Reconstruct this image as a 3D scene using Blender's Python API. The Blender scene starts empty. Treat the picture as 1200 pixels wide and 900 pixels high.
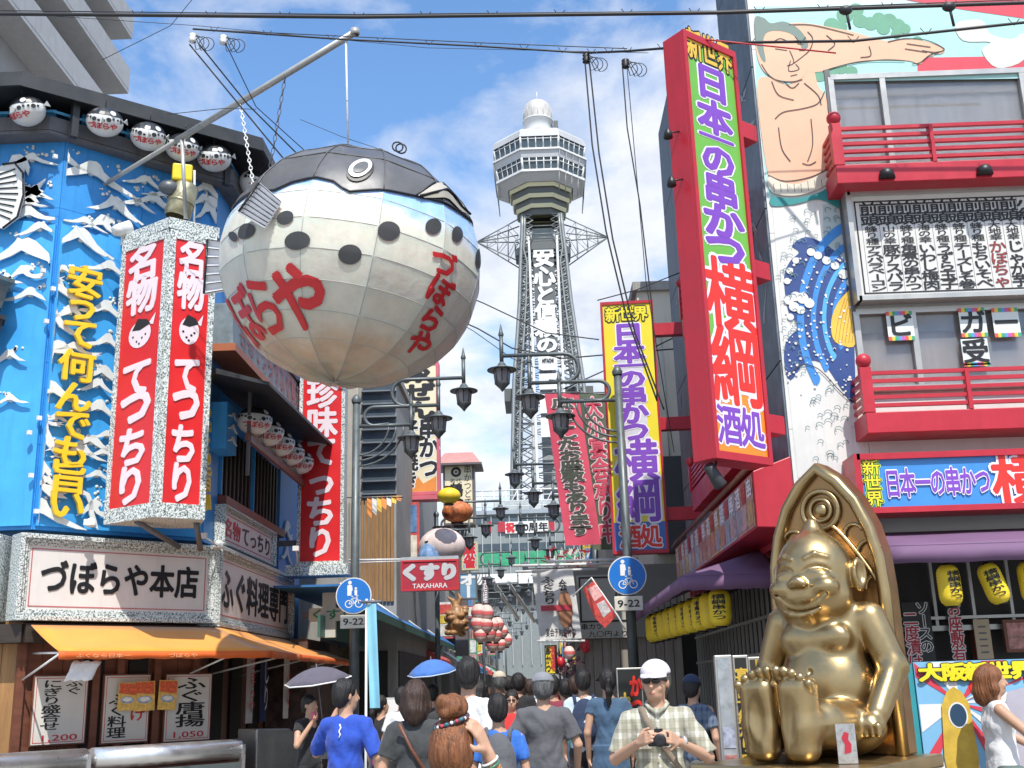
import bpy, math, random
import numpy as np
from mathutils import Vector, Matrix
import openvdb
random.seed(7)
SC = bpy.context.scene
COL = SC.collection
R = math.radians
# ------------------------------------------------------------------ camera
FPX, PITCH, ROLL, YAW, CH = 1300.0, R(15.2), 0.030, -0.0165, 1.65
_f = Vector((math.sin(YAW)*math.cos(PITCH), math.cos(YAW)*math.cos(PITCH), math.sin(PITCH)))
_r0 = _f.cross(Vector((0, 0, 1))).normalized()
_u0 = _r0.cross(_f).normalized()
_r = (_r0*math.cos(ROLL) - _u0*math.sin(ROLL)).normalized()
_u = (_u0*math.cos(ROLL) + _r0*math.sin(ROLL)).normalized()
cd = bpy.data.cameras.new('camera')
cam = bpy.data.objects.new('camera', cd)
COL.objects.link(cam)
m3 = Matrix((_r, _u, -_f)).transposed()
cam.matrix_world = Matrix.Translation((0, 0, CH)) @ m3.to_4x4()
cd.sensor_width = 36
cd.lens = 36*FPX/1200
cd.clip_start = 0.1
cd.clip_end = 5000
SC.camera = cam
CAMP = Vector((0, 0, CH))
# ------------------------------------------------------------------ sun, sky, exposure
SUN_EL, SUN_AZ = R(57), R(167)          # azimuth clockwise from +Y
tosun = Vector((math.sin(SUN_AZ)*math.cos(SUN_EL), math.cos(SUN_AZ)*math.cos(SUN_EL), math.sin(SUN_EL)))
sl = bpy.data.lights.new('sun', 'SUN')
sl.energy = 4.2
sl.angle = R(0.5)
sl.color = (1, 0.955, 0.88)
so = bpy.data.objects.new('sun', sl)
so.rotation_euler = (-tosun).to_track_quat('-Z', 'Y').to_euler()
so.location = tosun*60
COL.objects.link(so)
SC.view_settings.view_transform = 'Standard'
SC.view_settings.look = 'None'
SC.view_settings.exposure = 0.42
SC.view_settings.gamma = 1
W = bpy.data.worlds.new('World')
SC.world = W
W.use_nodes = True
nt = W.node_tree
nt.nodes.clear()
def N(t, typ, **k):
    n = t.nodes.new(typ)
    for a, b in k.items():
        if a == 'inp':
            for i, v in b.items():
                n.inputs[i].default_value = v
        else:
            setattr(n, a, b)
    return n
out = N(nt, 'ShaderNodeOutputWorld')
bg = N(nt, 'ShaderNodeBackground', inp={1: 0.15})
sky = N(nt, 'ShaderNodeTexSky', sky_type='NISHITA', sun_disc=False, sun_elevation=SUN_EL, sun_rotation=SUN_AZ, air_density=1.0, dust_density=0.6, ozone_density=3.0)
tc = N(nt, 'ShaderNodeTexCoord')
sep = N(nt, 'ShaderNodeSeparateXYZ')
nt.links.new(tc.outputs['Generated'], sep.inputs[0])
zz = N(nt, 'ShaderNodeMath', operation='ADD', inp={1: 0.22})
nt.links.new(sep.outputs[2], zz.inputs[0])
dx = N(nt, 'ShaderNodeMath', operation='DIVIDE')
dy = N(nt, 'ShaderNodeMath', operation='DIVIDE')
nt.links.new(sep.outputs[0], dx.inputs[0]); nt.links.new(zz.outputs[0], dx.inputs[1])
nt.links.new(sep.outputs[1], dy.inputs[0]); nt.links.new(zz.outputs[0], dy.inputs[1])
cb = N(nt, 'ShaderNodeCombineXYZ')
nt.links.new(dx.outputs[0], cb.inputs[0]); nt.links.new(dy.outputs[0], cb.inputs[1])
mp = N(nt, 'ShaderNodeMapping', inp={1: (3.1, 1.35, 0), 3: (1.5, 1.15, 1)})
nt.links.new(cb.outputs[0], mp.inputs[0])
n1 = N(nt, 'ShaderNodeTexNoise', inp={'Scale': 1.7, 'Detail': 9, 'Roughness': 0.58, 'Distortion': 0.35})
nt.links.new(mp.outputs[0], n1.inputs['Vector'])
# more cloud low over the street, clearer overhead
lowc = N(nt, 'ShaderNodeMapRange', inp={1: 0.12, 2: 0.62, 3: 0.17, 4: -0.015})
nt.links.new(sep.outputs[2], lowc.inputs[0])
ad = N(nt, 'ShaderNodeMath', operation='ADD')
nt.links.new(n1.outputs[0], ad.inputs[0]); nt.links.new(lowc.outputs[0], ad.inputs[1])
rmp = N(nt, 'ShaderNodeValToRGB')
rmp.color_ramp.elements[0].position = 0.47
rmp.color_ramp.elements[0].color = (0, 0, 0, 1)
rmp.color_ramp.elements[1].position = 0.64
rmp.color_ramp.elements[1].color = (0.93, 0.93, 0.93, 1)
nt.links.new(ad.outputs[0], rmp.inputs[0])
n2 = N(nt, 'ShaderNodeTexNoise', inp={'Scale': 4.0, 'Detail': 7, 'Roughness': 0.6})
nt.links.new(mp.outputs[0], n2.inputs['Vector'])
cr = N(nt, 'ShaderNodeValToRGB')
cr.color_ramp.elements[0].position = 0.3
cr.color_ramp.elements[0].color = (3.7, 3.95, 4.5, 1)
cr.color_ramp.elements[1].position = 0.65
cr.color_ramp.elements[1].color = (5.6, 5.7, 5.9, 1)
nt.links.new(n2.outputs[0], cr.inputs[0])
tint = N(nt, 'ShaderNodeMix', data_type='RGBA', blend_type='MULTIPLY', inp={0: 1.0, 7: (1.0, 1.22, 1.34, 1)})
nt.links.new(sky.outputs[0], tint.inputs[6])
mx = N(nt, 'ShaderNodeMix', data_type='RGBA')
nt.links.new(rmp.outputs[0], mx.inputs[0]); nt.links.new(tint.outputs[2], mx.inputs[6]); nt.links.new(cr.outputs[0], mx.inputs[7])
nt.links.new(mx.outputs[2], bg.inputs[0])
nt.links.new(bg.outputs[0], out.inputs[0])
SC.cycles.max_bounces = 6
SC.cycles.use_adaptive_sampling = True

# ------------------------------------------------------------------ pixel <-> place helpers
def ray(px, py):
    return _f + _r*((px-600)/FPX) + _u*((450-py)/FPX)
def atY(px, py, Y):
    d = ray(px, py)
    return CAMP + d*(Y/d.y)
class Fr:
    """a vertical working plane: origin, turned by a about Z; local x right, y away, z up"""
    def __init__(s, x, y, a=0, z=0):
        s.o = Vector((x, y, z)); s.a = a
        s.ex = Vector((math.cos(a), math.sin(a), 0)); s.ey = Vector((-math.sin(a), math.cos(a), 0))
    def pix(s, px, py, dy=0.0):
        d = ray(px, py)
        t = ((s.o + s.ey*dy) - CAMP).dot(s.ey)/d.dot(s.ey)
        p = CAMP + d*t - s.o
        return (p.dot(s.ex), p.z)
    def pts(s, L, dy=0.0):
        return [s.pix(a, b, dy) for a, b in L]
    def w(s, x, y, z):
        return s.o + s.ex*x + s.ey*y + Vector((0, 0, z))

# ------------------------------------------------------------------ materials
MC = {}
def mat(name, col, rough=0.6, metal=0.0, var=0.10, scale=2.5, bump=0.0, bscale=60, streak=0.0, emit=0, alpha=1, trans=0, coat=0, sheen=0, stretch=None):
    """plain surface with its own slight unevenness of colour, vertical dirt streaks and fine relief"""
    if name in MC:
        return MC[name]
    m = bpy.data.materials.new(name)
    m.use_nodes = True
    t = m.node_tree
    b = t.nodes['Principled BSDF']
    b.inputs['Roughness'].default_value = rough
    b.inputs['Metallic'].default_value = metal
    c = (*col, 1)
    b.inputs['Base Color'].default_value = c
    co = N(t, 'ShaderNodeTexCoord')
    last = None
    if var > 0:
        no = N(t, 'ShaderNodeTexNoise', inp={'Scale': scale, 'Detail': 6, 'Roughness': 0.65})
        if stretch:
            mpn = N(t, 'ShaderNodeMapping', inp={3: stretch})
            t.links.new(co.outputs['Object'], mpn.inputs[0]); t.links.new(mpn.outputs[0], no.inputs['Vector'])
        else:
            t.links.new(co.outputs['Object'], no.inputs['Vector'])
        mr = N(t, 'ShaderNodeMapRange', inp={1: 0.3, 2: 0.7, 3: 1-var, 4: 1+var*0.6})
        t.links.new(no.outputs[0], mr.inputs[0])
        mm = N(t, 'ShaderNodeMix', data_type='RGBA', blend_type='MULTIPLY', inp={0: 1.0, 6: c})
        t.links.new(mr.outputs[0], mm.inputs[7])
        last = mm.outputs[2]
        rr = N(t, 'ShaderNodeMapRange', inp={1: 0.3, 2: 0.7, 3: max(0.02, rough-0.08), 4: min(1, rough+0.1)})
        t.links.new(no.outputs[0], rr.inputs[0]); t.links.new(rr.outputs[0], b.inputs['Roughness'])
    if streak > 0:
        mp2 = N(t, 'ShaderNodeMapping', inp={3: (7, 7, 0.5)})
        no2 = N(t, 'ShaderNodeTexNoise', inp={'Scale': 1.5, 'Detail': 5, 'Roughness': 0.7})
        t.links.new(co.outputs['Object'], mp2.inputs[0]); t.links.new(mp2.outputs[0], no2.inputs['Vector'])
        mr2 = N(t, 'ShaderNodeMapRange', inp={1: 0.5, 2: 0.75, 3: 0.0, 4: streak})
        t.links.new(no2.outputs[0], mr2.inputs[0])
        m2 = N(t, 'ShaderNodeMix', data_type='RGBA', inp={7: (col[0]*0.35, col[1]*0.33, col[2]*0.3, 1), 6: c})
        t.links.new(mr2.outputs[0], m2.inputs[0])
        if last: t.links.new(last, m2.inputs[6])
        last = m2.outputs[2]
    if last: t.links.new(last, b.inputs['Base Color'])
    if bump > 0:
        n3 = N(t, 'ShaderNodeTexNoise', inp={'Scale': bscale, 'Detail': 3})
        if stretch:
            mp3 = N(t, 'ShaderNodeMapping', inp={3: stretch})
            t.links.new(co.outputs['Object'], mp3.inputs[0]); t.links.new(mp3.outputs[0], n3.inputs['Vector'])
        else:
            t.links.new(co.outputs['Object'], n3.inputs['Vector'])
        bp = N(t, 'ShaderNodeBump', inp={'Strength': bump, 'Distance': 0.02})
        t.links.new(n3.outputs[0], bp.inputs['Height']); t.links.new(bp.outputs[0], b.inputs['Normal'])
    if emit:
        b.inputs['Emission Color'].default_value = c
        b.inputs['Emission Strength'].default_value = emit
    if trans: b.inputs['Transmission Weight'].default_value = trans
    if coat: b.inputs['Coat Weight'].default_value = coat
    if sheen: b.inputs['Sheen Weight'].default_value = sheen
    if alpha < 1: b.inputs['Alpha'].default_value = alpha
    MC[name] = m
    return m
def bsdf(m): return m.node_tree.nodes['Principled BSDF']

def mat_granite(name='speckled granite', dark=(0.08, 0.11, 0.10), light=(0.72, 0.76, 0.74), scale=45, pos=(0.38, 0.56)):
    if name in MC: return MC[name]
    m = mat(name, light, 0.45, var=0)
    t = m.node_tree; b = bsdf(m)
    co = N(t, 'ShaderNodeTexCoord')
    no = N(t, 'ShaderNodeTexNoise', inp={'Scale': scale, 'Detail': 2, 'Roughness': 0.6})
    t.links.new(co.outputs['Object'], no.inputs['Vector'])
    r = N(t, 'ShaderNodeValToRGB')
    r.color_ramp.elements[0].position = pos[0]; r.color_ramp.elements[0].color = (*dark, 1)
    r.color_ramp.elements[1].position = pos[1]; r.color_ramp.elements[1].color = (*light, 1)
    t.links.new(no.outputs[0], r.inputs[0]); t.links.new(r.outputs[0], b.inputs['Base Color'])
    bp = N(t, 'ShaderNodeBump', inp={'Strength': 0.5, 'Distance': 0.02})
    t.links.new(no.outputs[0], bp.inputs['Height']); t.links.new(bp.outputs[0], b.inputs['Normal'])
    return m

# ------------------------------------------------------------------ glyphs from the built-in face, as meshes
GC = {}
def _glyph_raw(s, off, res=3):
    k = (s, off, res)
    if k in GC: return GC[k]
    c = bpy.data.curves.new('t', 'FONT'); c.body = s; c.resolution_u = res; c.offset = off
    o = bpy.data.objects.new('t', c); COL.objects.link(o)
    me = bpy.data.meshes.new_from_object(o.evaluated_get(bpy.context.evaluated_depsgraph_get()))
    v = [(p.co.x, p.co.y) for p in me.vertices]; f = [tuple(p.vertices) for p in me.polygons]
    # keep faces facing +z
    bpy.data.objects.remove(o); bpy.data.curves.remove(c); bpy.data.meshes.remove(me)
    GC[k] = (v, f)
    return GC[k]
_k = _glyph_raw('国', 0)[0]
_kx = [a for a, b in _k]; _ky = [b for a, b in _k]
EM = (min(_kx), max(_kx), min(_ky), max(_ky))
def fat(v, f, r, rx=1, ry=1):
    """thicken strokes: shifted copies, each a hair in front of the last; third value is the layer"""
    if r <= 0: return [(a, b, 0) for a, b in v], f
    n = 10 if r > .05 else (7 if r > .02 else 4); V = []; F = []
    for k in range(n+1):
        dx, dy = (0, 0) if k == n else (r*rx*math.cos(6.2832*k/n+.4), r*ry*math.sin(6.2832*k/n+.4))
        o = len(V); V += [(a+dx, b+dy, k) for a, b in v]; F += [tuple(i+o for i in q) for q in f]
    return V, F
def glyph(ch, off):
    """one sign in a -0.5..0.5 cell, strokes thickened by off"""
    v, f = _glyph_raw(ch, 0, 2)
    cx, cy = (EM[0]+EM[1])/2, (EM[2]+EM[3])/2
    w, h = EM[1]-EM[0], EM[3]-EM[2]
    return fat([((a-cx)/w, (b-cy)/h) for a, b in v], f, off*.6)
def phrase(s, off, res=3):
    """a whole line scaled into a unit box 0..1"""
    v, f = _glyph_raw(s, 0, res); v0 = v
    x0, x1 = min(a for a, b in v0), max(a for a, b in v0); y0, y1 = min(b for a, b in v0), max(b for a, b in v0)
    return fat([((a-x0)/(x1-x0), (b-y0)/(y1-y0)) for a, b in v], f, off*.6, 1/(x1-x0), 1/(y1-y0))

# ------------------------------------------------------------------ mesh builder
class MB:
    def __init__(s): s.v = []; s.f = []; s.mi = []; s.sm = []
    def add(s, v, f, mi=0, sm=False):
        n = len(s.v)
        s.v.extend([tuple(p) for p in v]); s.f.extend([tuple(i+n for i in q) for q in f])
        s.mi.extend([mi]*len(f)); s.sm.extend([sm]*len(f))
        return s
    def box(s, x0, x1, y0, y1, z0, z1, mi=0):
        if x0 > x1: x0, x1 = x1, x0
        if y0 > y1: y0, y1 = y1, y0
        if z0 > z1: z0, z1 = z1, z0
        v = [(x, y, z) for z in (z0, z1) for y in (y0, y1) for x in (x0, x1)]
        return s.add(v, [(0, 2, 3, 1), (4, 5, 7, 6), (0, 1, 5, 4), (1, 3, 7, 5), (3, 2, 6, 7), (2, 0, 4, 6)], mi)
    def hull8(s, v, mi=0):
        """v: 4 bottom points counter-clockwise then 4 top points"""
        return s.add(v, [(3, 2, 1, 0), (4, 5, 6, 7), (0, 1, 5, 4), (1, 2, 6, 5), (2, 3, 7, 6), (3, 0, 4, 7)], mi)
    def prism(s, P, y0, y1, mi=0, mi_side=None):
        """polygon in local XZ, thickness y0 (front) .. y1 (back)"""
        A = sum(P[i][0]*P[(i+1) % len(P)][1]-P[(i+1) % len(P)][0]*P[i][1] for i in range(len(P)))
        if A < 0: P = P[::-1]
        n = len(P)
        v = [(x, y0, z) for x, z in P]+[(x, y1, z) for x, z in P]
        s.add(v, [tuple(range(n))], mi)
        ms = mi if mi_side is None else mi_side
        k = len(s.v)-2*n
        s.f.append(tuple(k+n+i for i in range(n))[::-1]); s.mi.append(ms); s.sm.append(False)
        for i in range(n):
            j = (i+1) % n
            s.f.append((k+i, k+n+i, k+n+j, k+j)); s.mi.append(ms); s.sm.append(False)
        return s
    def slab(s, P, z0, z1, mi=0):
        """polygon in local XY, from z0 to z1"""
        A = sum(P[i][0]*P[(i+1) % len(P)][1]-P[(i+1) % len(P)][0]*P[i][1] for i in range(len(P)))
        if A < 0: P = P[::-1]
        n = len(P)
        v = [(x, y, z0) for x, y in P]+[(x, y, z1) for x, y in P]
        f = [tuple(range(n))[::-1], tuple(range(n, 2*n))]+[(i, (i+1) % n, n+(i+1) % n, n+i) for i in range(n)]
        return s.add(v, f, mi)
    def sheet(s, P, y, mi=0):
        A = sum(P[i][0]*P[(i+1) % len(P)][1]-P[(i+1) % len(P)][0]*P[i][1] for i in range(len(P)))
        if A < 0: P = P[::-1]
        return s.add([(x, y, z) for x, z in P], [tuple(range(len(P)))], mi)
    def tube(s, pts, r, n=8, mi=0, caps=True):
        pts = [Vector(p) for p in pts]
        rr = r if isinstance(r, (list, tuple)) else [r]*len(pts)
        base = len(s.v); prev = None
        for i, p in enumerate(pts):
            d = ((pts[min(i+1, len(pts)-1)]-pts[max(i-1, 0)])).normalized()
            if prev is None:
                a = d.cross(Vector((0, 0, 1)) if abs(d.z) < 0.9 else Vector((1, 0, 0))).normalized()
            else:
                a = (prev-d*prev.dot(d)).normalized()
            prev = a
            b = d.cross(a)
            for k in range(n):
                t = 2*math.pi*k/n
                s.v.append(tuple(p+(a*math.cos(t)+b*math.sin(t))*rr[i]))
        for i in range(len(pts)-1):
            for k in range(n):
                q = (base+i*n+k, base+i*n+(k+1) % n, base+(i+1)*n+(k+1) % n, base+(i+1)*n+k)
                s.f.append(q); s.mi.append(mi); s.sm.append(True)
        if caps:
            s.f.append(tuple(base+k for k in range(n))[::-1]); s.f.append(tuple(base+(len(pts)-1)*n+k for k in range(n)))
            s.mi += [mi, mi]; s.sm += [False, False]
        return s
    def lathe(s, prof, n=16, c=(0, 0, 0), mi=0, sm=True, a0=0, a1=2*math.pi, sx=1, sy=1):
        base = len(s.v); full = abs(a1-a0-2*math.pi) < 1e-6
        m = n if full else n+1
        for r, z in prof:
            for k in range(m):
                t = a0+(a1-a0)*k/n
                s.v.append((c[0]+r*math.cos(t)*sx, c[1]+r*math.sin(t)*sy, c[2]+z))
        for i in range(len(prof)-1):
            for k in range(n):
                k2 = (k+1) % m
                s.f.append((base+i*m+k, base+i*m+k2, base+(i+1)*m+k2, base+(i+1)*m+k)); s.mi.append(mi); s.sm.append(sm)
        return s
    def ell(s, c, r, n=14, k=9, mi=0):
        return s.lathe([(math.sin(math.pi*(1e-3+i/k*0.998)), -math.cos(math.pi*(1e-3+i/k*0.998))*r[2]) for i in range(k+1)], n, c, mi, True, sx=r[0], sy=r[1])
    def disc(s, x, z, r, y, n=14, mi=0, rz=None):
        rz = rz or r
        return s.sheet([(x+r*math.cos(2*math.pi*i/n), z+rz*math.sin(2*math.pi*i/n)) for i in range(n)], y, mi)
    def ring(s, x, z, r0, r1, y, n=20, mi=0, th=0.0):
        P = [(x+r1*math.cos(2*math.pi*i/n), y, z+r1*math.sin(2*math.pi*i/n)) for i in range(n)]
        Q = [(x+r0*math.cos(2*math.pi*i/n), y, z+r0*math.sin(2*math.pi*i/n)) for i in range(n)]
        return s.add(P+Q, [(i, (i+1) % n, n+(i+1) % n, n+i) for i in range(n)], mi)
    def flat(s, v2, f, fx, y, th=0.0, mi=0):
        """2D mesh mapped by fx(u,v)->(x,z) to the sheet at y; th>0 gives it thickness behind"""
        L = [q[2]*.00025 if len(q) > 2 else 0 for q in v2]
        P = [fx(q[0], q[1]) for q in v2]
        FF = []
        for q in f:
            A = sum(P[q[i]][0]*P[q[(i+1) % len(q)]][1]-P[q[(i+1) % len(q)]][0]*P[q[i]][1] for i in range(len(q)))
            FF.append(q if A > 0 else q[::-1])
        n0 = len(s.v)
        s.add([(x, y-l, z) for (x, z), l in zip(P, L)], FF, mi)
        if th > 0:
            cnt = {}
            for q in FF:
                for i in range(len(q)):
                    e = (q[i], q[(i+1) % len(q)]); k = (min(e), max(e))
                    cnt[k] = None if k in cnt else e
            n1 = len(s.v); s.v.extend([(x, y+th-l, z) for (x, z), l in zip(P, L)])
            for e in cnt.values():
                if e:
                    s.f.append((n0+e[0], n1+e[0], n1+e[1], n0+e[1])); s.mi.append(mi); s.sm.append(False)
        return s
    def vtext(s, chars, x0, z1, x1, z0, y, off=0.02, th=0.0, mi=0, fill=0.94, shear=0.0):
        """signs one under another in the box x0..x1, z1 (top)..z0 (bottom)"""
        n = len(chars); h = (z1-z0)/n; w = x1-x0
        for i, ch in enumerate(chars):
            if ch == ' ': continue
            v, f = glyph(ch, off)
            cx, cz = (x0+x1)/2, z1-h*(i+0.5)
            if ch == 'ー': v = [(b, -a, l) for a, b, l in v]
            s.flat(v, f, lambda a, b: (cx+a*w*fill+b*shear*w, cz+b*h*fill), y, th, mi)
        return s
    def htext(s, t, x0, x1, z0, z1, y, off=0.0, th=0.0, mi=0, res=3, shear=0.0):
        v, f = phrase(t, off, res)
        return s.flat(v, f, lambda a, b: (x0+a*(x1-x0)+b*shear, z0+b*(z1-z0)), y, th, mi)
    def make(s, name, mats=None, parent=None, bev=0, smooth=None):
        me = bpy.data.meshes.new(name)
        me.from_pydata(s.v, [], s.f)
        if mats is not None:
            for m in (mats if isinstance(mats, (list, tuple)) else [mats]): me.materials.append(m)
            if len(me.materials) > 1: me.polygons.foreach_set('material_index', s.mi)
        me.polygons.foreach_set('use_smooth', s.sm if smooth is None else [smooth]*len(s.f))
        me.update()
        o = bpy.data.objects.new(name, me)
        COL.objects.link(o)
        if parent is not None: o.parent = parent
        if bev:
            b = o.modifiers.new('bevel', 'BEVEL'); b.width = bev; b.segments = 2; b.limit_method = 'ANGLE'; b.angle_limit = R(40)
        return o
def tag(o, label=None, cat=None, group=None, kind=None):
    if label: o['label'] = label
    if cat: o['category'] = cat
    if group: o['group'] = group
    if kind: o['kind'] = kind
    return o
def thing(name, label, cat, x, y, z=0, a=0, group=None):
    o = bpy.data.objects.new(name, None); COL.objects.link(o)
    o.location = (x, y, z); o.rotation_euler = (0, 0, a); o.empty_display_size = 0.2
    return tag(o, label, cat, group)
def fr_of(o): return Fr(o.location.x, o.location.y, o.rotation_euler.z, o.location.z)
def copy_tree(o, parent=None):
    c = o.copy(); COL.objects.link(c)
    if parent is not None: c.parent = parent
    for ch in o.children: copy_tree(ch, c)
    return c
def inst(name, me, parent, loc, rot=(0, 0, 0), sc=(1, 1, 1)):
    o = bpy.data.objects.new(name, me); COL.objects.link(o); o.parent = parent
    o.location = loc; o.rotation_euler = rot; o.scale = sc
    return o

# ------------------------------------------------------------------ signed distance modelling, for bodies and the statue
class SDF:
    def __init__(s, lo, hi, h):
        s.lo = np.array(lo, float); s.h = h
        s.n = np.ceil((np.array(hi)-s.lo)/h).astype(int)+1
        s.D = np.full(s.n, 0.06, np.float32)
    def sl(s, lo, hi):
        a = np.clip(np.floor((np.array(lo)-s.lo)/s.h).astype(int), 0, s.n); b = np.clip(np.ceil((np.array(hi)-s.lo)/s.h).astype(int)+1, 0, s.n)
        if np.any(b <= a): return None
        X = [(s.lo[i]+s.h*np.arange(a[i], b[i])).astype(np.float32) for i in range(3)]
        return (slice(a[0], b[0]), slice(a[1], b[1]), slice(a[2], b[2])), X[0][:, None, None], X[1][None, :, None], X[2][None, None, :]
    def _mix(s, S, d, k, op):
        D = s.D[S]
        if op == 'u':
            h = np.clip(0.5+0.5*(D-d)/k, 0, 1); s.D[S] = D*(1-h)+d*h-k*h*(1-h)
        else:
            h = np.clip(0.5-0.5*(D+d)/k, 0, 1); s.D[S] = D*(1-h)+(-d)*h+k*h*(1-h)
    def cap(s, a, b, ra, rb=None, k=0.02, op='u', sq=None):
        rb = ra if rb is None else rb
        a = np.array(a, float); b = np.array(b, float); m = max(ra, rb)+k+2*s.h+0.02
        q = s.sl(np.minimum(a, b)-m, np.maximum(a, b)+m)
        if q is None: return s
        S, x, y, z = q; ab = b-a
        t = np.clip(((x-a[0])*ab[0]+(y-a[1])*ab[1]+(z-a[2])*ab[2])/max(1e-9, ab.dot(ab)), 0, 1)
        d = np.sqrt((x-a[0]-t*ab[0])**2+(y-a[1]-t*ab[1])**2+(z-a[2]-t*ab[2])**2)-(ra+(rb-ra)*t)
        s._mix(S, d, k, op); return s
    def chain(s, P, rr, k=0.02, op='u'):
        for i in range(len(P)-1): s.cap(P[i], P[i+1], rr[i], rr[i+1], k, op)
        return s
    def ell(s, c, r, k=0.02, op='u', rot=None):
        c = np.array(c, float); r = np.array(r, float); m = r.max()+k+2*s.h+0.02
        q = s.sl(c-m, c+m)
        if q is None: return s
        S, x, y, z = q; x = x-c[0]; y = y-c[1]; z = z-c[2]
        if rot is not None:
            M = np.array(Matrix.Rotation(rot[0], 3, rot[1]).transposed())
            x, y, z = (M[i][0]*x+M[i][1]*y+M[i][2]*z for i in range(3))
        k0 = np.sqrt((x/r[0])**2+(y/r[1])**2+(z/r[2])**2); k1 = np.sqrt((x/r[0]**2)**2+(y/r[1]**2)**2+(z/r[2]**2)**2)+1e-6
        s._mix(S, k0*(k0-1)/k1, k, op); return s
    def fn(s, f, lo, hi, k=0.01, op='u'):
        q = s.sl(lo, hi)
        if q is None: return s
        S, x, y, z = q; s._mix(S, f(x, y, z), k, op); return s
    def cut(s, p, n):
        """keep the side opposite to n"""
        n = np.array(n, float); n /= np.linalg.norm(n)
        S, x, y, z = s.sl(s.lo-1, s.lo+s.n*s.h+1)
        s.D[S] = np.maximum(s.D[S], (x-p[0])*n[0]+(y-p[1])*n[1]+(z-p[2])*n[2]); return s
    def wrinkle(s, amp, fx, fy, fz, ph=0.0):
        S, x, y, z = s.sl(s.lo-1, s.lo+s.n*s.h+1)
        w = np.sin(x*fx+1.7*np.sin(z*fz*0.6+ph)+ph)*np.sin(z*fz+2.1*np.sin(x*fx*0.5+y*fy*0.4+ph)+y*fy)
        s.D[S] = s.D[S]+(amp*w).astype(np.float32); return s
    def strands(s, amp, n, ph=0.0):
        S, x, y, z = s.sl(s.lo-1, s.lo+s.n*s.h+1); a = np.arctan2(x, y-.02)
        s.D[S] = s.D[S]+(amp*(np.sin(a*n+3*np.sin(z*14+ph)+ph)+.6*np.sin(a*n*.37+z*30+ph))).astype(np.float32); return s
    def mesh(s, name, m, parent=None, loc=None):
        s.D[0], s.D[-1] = 0.05, 0.05; s.D[:, 0], s.D[:, -1] = 0.05, 0.05; s.D[:, :, 0], s.D[:, :, -1] = 0.05, 0.05
        g = openvdb.FloatGrid(0.06); g.copyFromArray(s.D)
        P, Q = g.convertToQuads(0.0)
        P = P*s.h+s.lo
        me = bpy.data.meshes.new(name)
        me.vertices.add(len(P)); me.vertices.foreach_set('co', P.astype(np.float32).ravel())
        me.loops.add(Q.size); me.loops.foreach_set('vertex_index', Q.astype(np.int32).ravel())
        me.polygons.add(len(Q)); me.polygons.foreach_set('loop_start', np.arange(0, Q.size, 4, dtype=np.int32))
        me.polygons.foreach_set('use_smooth', np.ones(len(Q), bool))
        me.update(calc_edges=True); me.validate()
        for mm in (m if isinstance(m, (list, tuple)) else [m]): me.materials.append(mm)
        o = bpy.data.objects.new(name, me); COL.objects.link(o)
        if parent is not None: o.parent = parent
        if loc is not None: o.location = loc
        return o
# ------------------------------------------------------------------ shared materials
GRAN = mat_granite()
BLUE = mat('sea blue painted board', (0.035, 0.27, 0.66), 0.45, var=0.28, scale=1.1, streak=0.35, bump=0.1, bscale=8)
BLUE2 = mat('light sea blue painted board', (0.05, 0.36, 0.78), 0.45, var=0.2, scale=1.0, streak=0.25)
FOAM = mat('off white cut-out board', (0.72, 0.73, 0.70), 0.5, var=0.1, scale=4, streak=0.25)
YEL = mat('yellow letter paint', (0.85, 0.55, 0.02), 0.4, var=0.08)
BLK = mat('black print', (0.012, 0.012, 0.014), 0.45, var=0.0)
DARK = mat('dark timber', (0.035, 0.024, 0.018), 0.6, var=0.4, scale=3, stretch=(1, 1, 8))
DKGREY = mat('dark grey roof metal', (0.03, 0.032, 0.036), 0.5, var=0.3, scale=3)
GREYW = mat('grey weathered board', (0.13, 0.13, 0.14), 0.6, var=0.3, scale=3, streak=0.4)
SIGNW = mat('white sign face', (0.70, 0.67, 0.64), 0.35, var=0.07, scale=2, streak=0.12)
REDP = mat('red sign face', (0.66, 0.018, 0.022), 0.35, var=0.12, scale=1.5)
REDL = mat('red print', (0.55, 0.03, 0.04), 0.4, var=0.0)
PINKW = mat('pinkish white print', (0.78, 0.66, 0.70), 0.4, var=0.05)
BROWN = mat('brown painted timber', (0.16, 0.055, 0.03), 0.5, var=0.3, scale=2, stretch=(1, 1, 6), bump=0.2, bscale=20)
WOOD = mat('honey timber', (0.33, 0.17, 0.06), 0.5, var=0.3, scale=2, stretch=(8, 8, 0.7), bump=0.2, bscale=20)
GLASSD = mat('dark window glass', (0.02, 0.025, 0.03), 0.06, var=0.0)
STEEL = mat('brushed stainless steel', (0.78, 0.78, 0.77), 0.30, .85, var=0.12, scale=3)
WHITEM = mat('white painted metal', (0.72, 0.72, 0.70), 0.4, var=0.12, scale=5, streak=0.3)
POLEG = mat('grey green street metal', (0.12, 0.14, 0.145), 0.45, 0.3, var=0.2, scale=6)
FL = Fr(-6.86, 15, 0); FC = Fr(-6.86, 15, R(45)); FS = Fr(-5.07, 16.79, R(90))
LC = 2.53
def place(o, fr, root):
    o.location = fr.o - root.location; o.rotation_euler = (0, 0, fr.a - root.rotation_euler.z); return o
# ------------------------------------------------------------------ corner restaurant on the left
LB = thing('restaurant_building', 'blue corner restaurant covered with white cut-out waves', 'building', -6.86, 15)
def lp(name, mb, mats, fr, parent=None, **k):
    o = mb.make(name, mats, parent or LB, **k)
    if parent is None: place(o, fr, LB)
    return o
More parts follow.
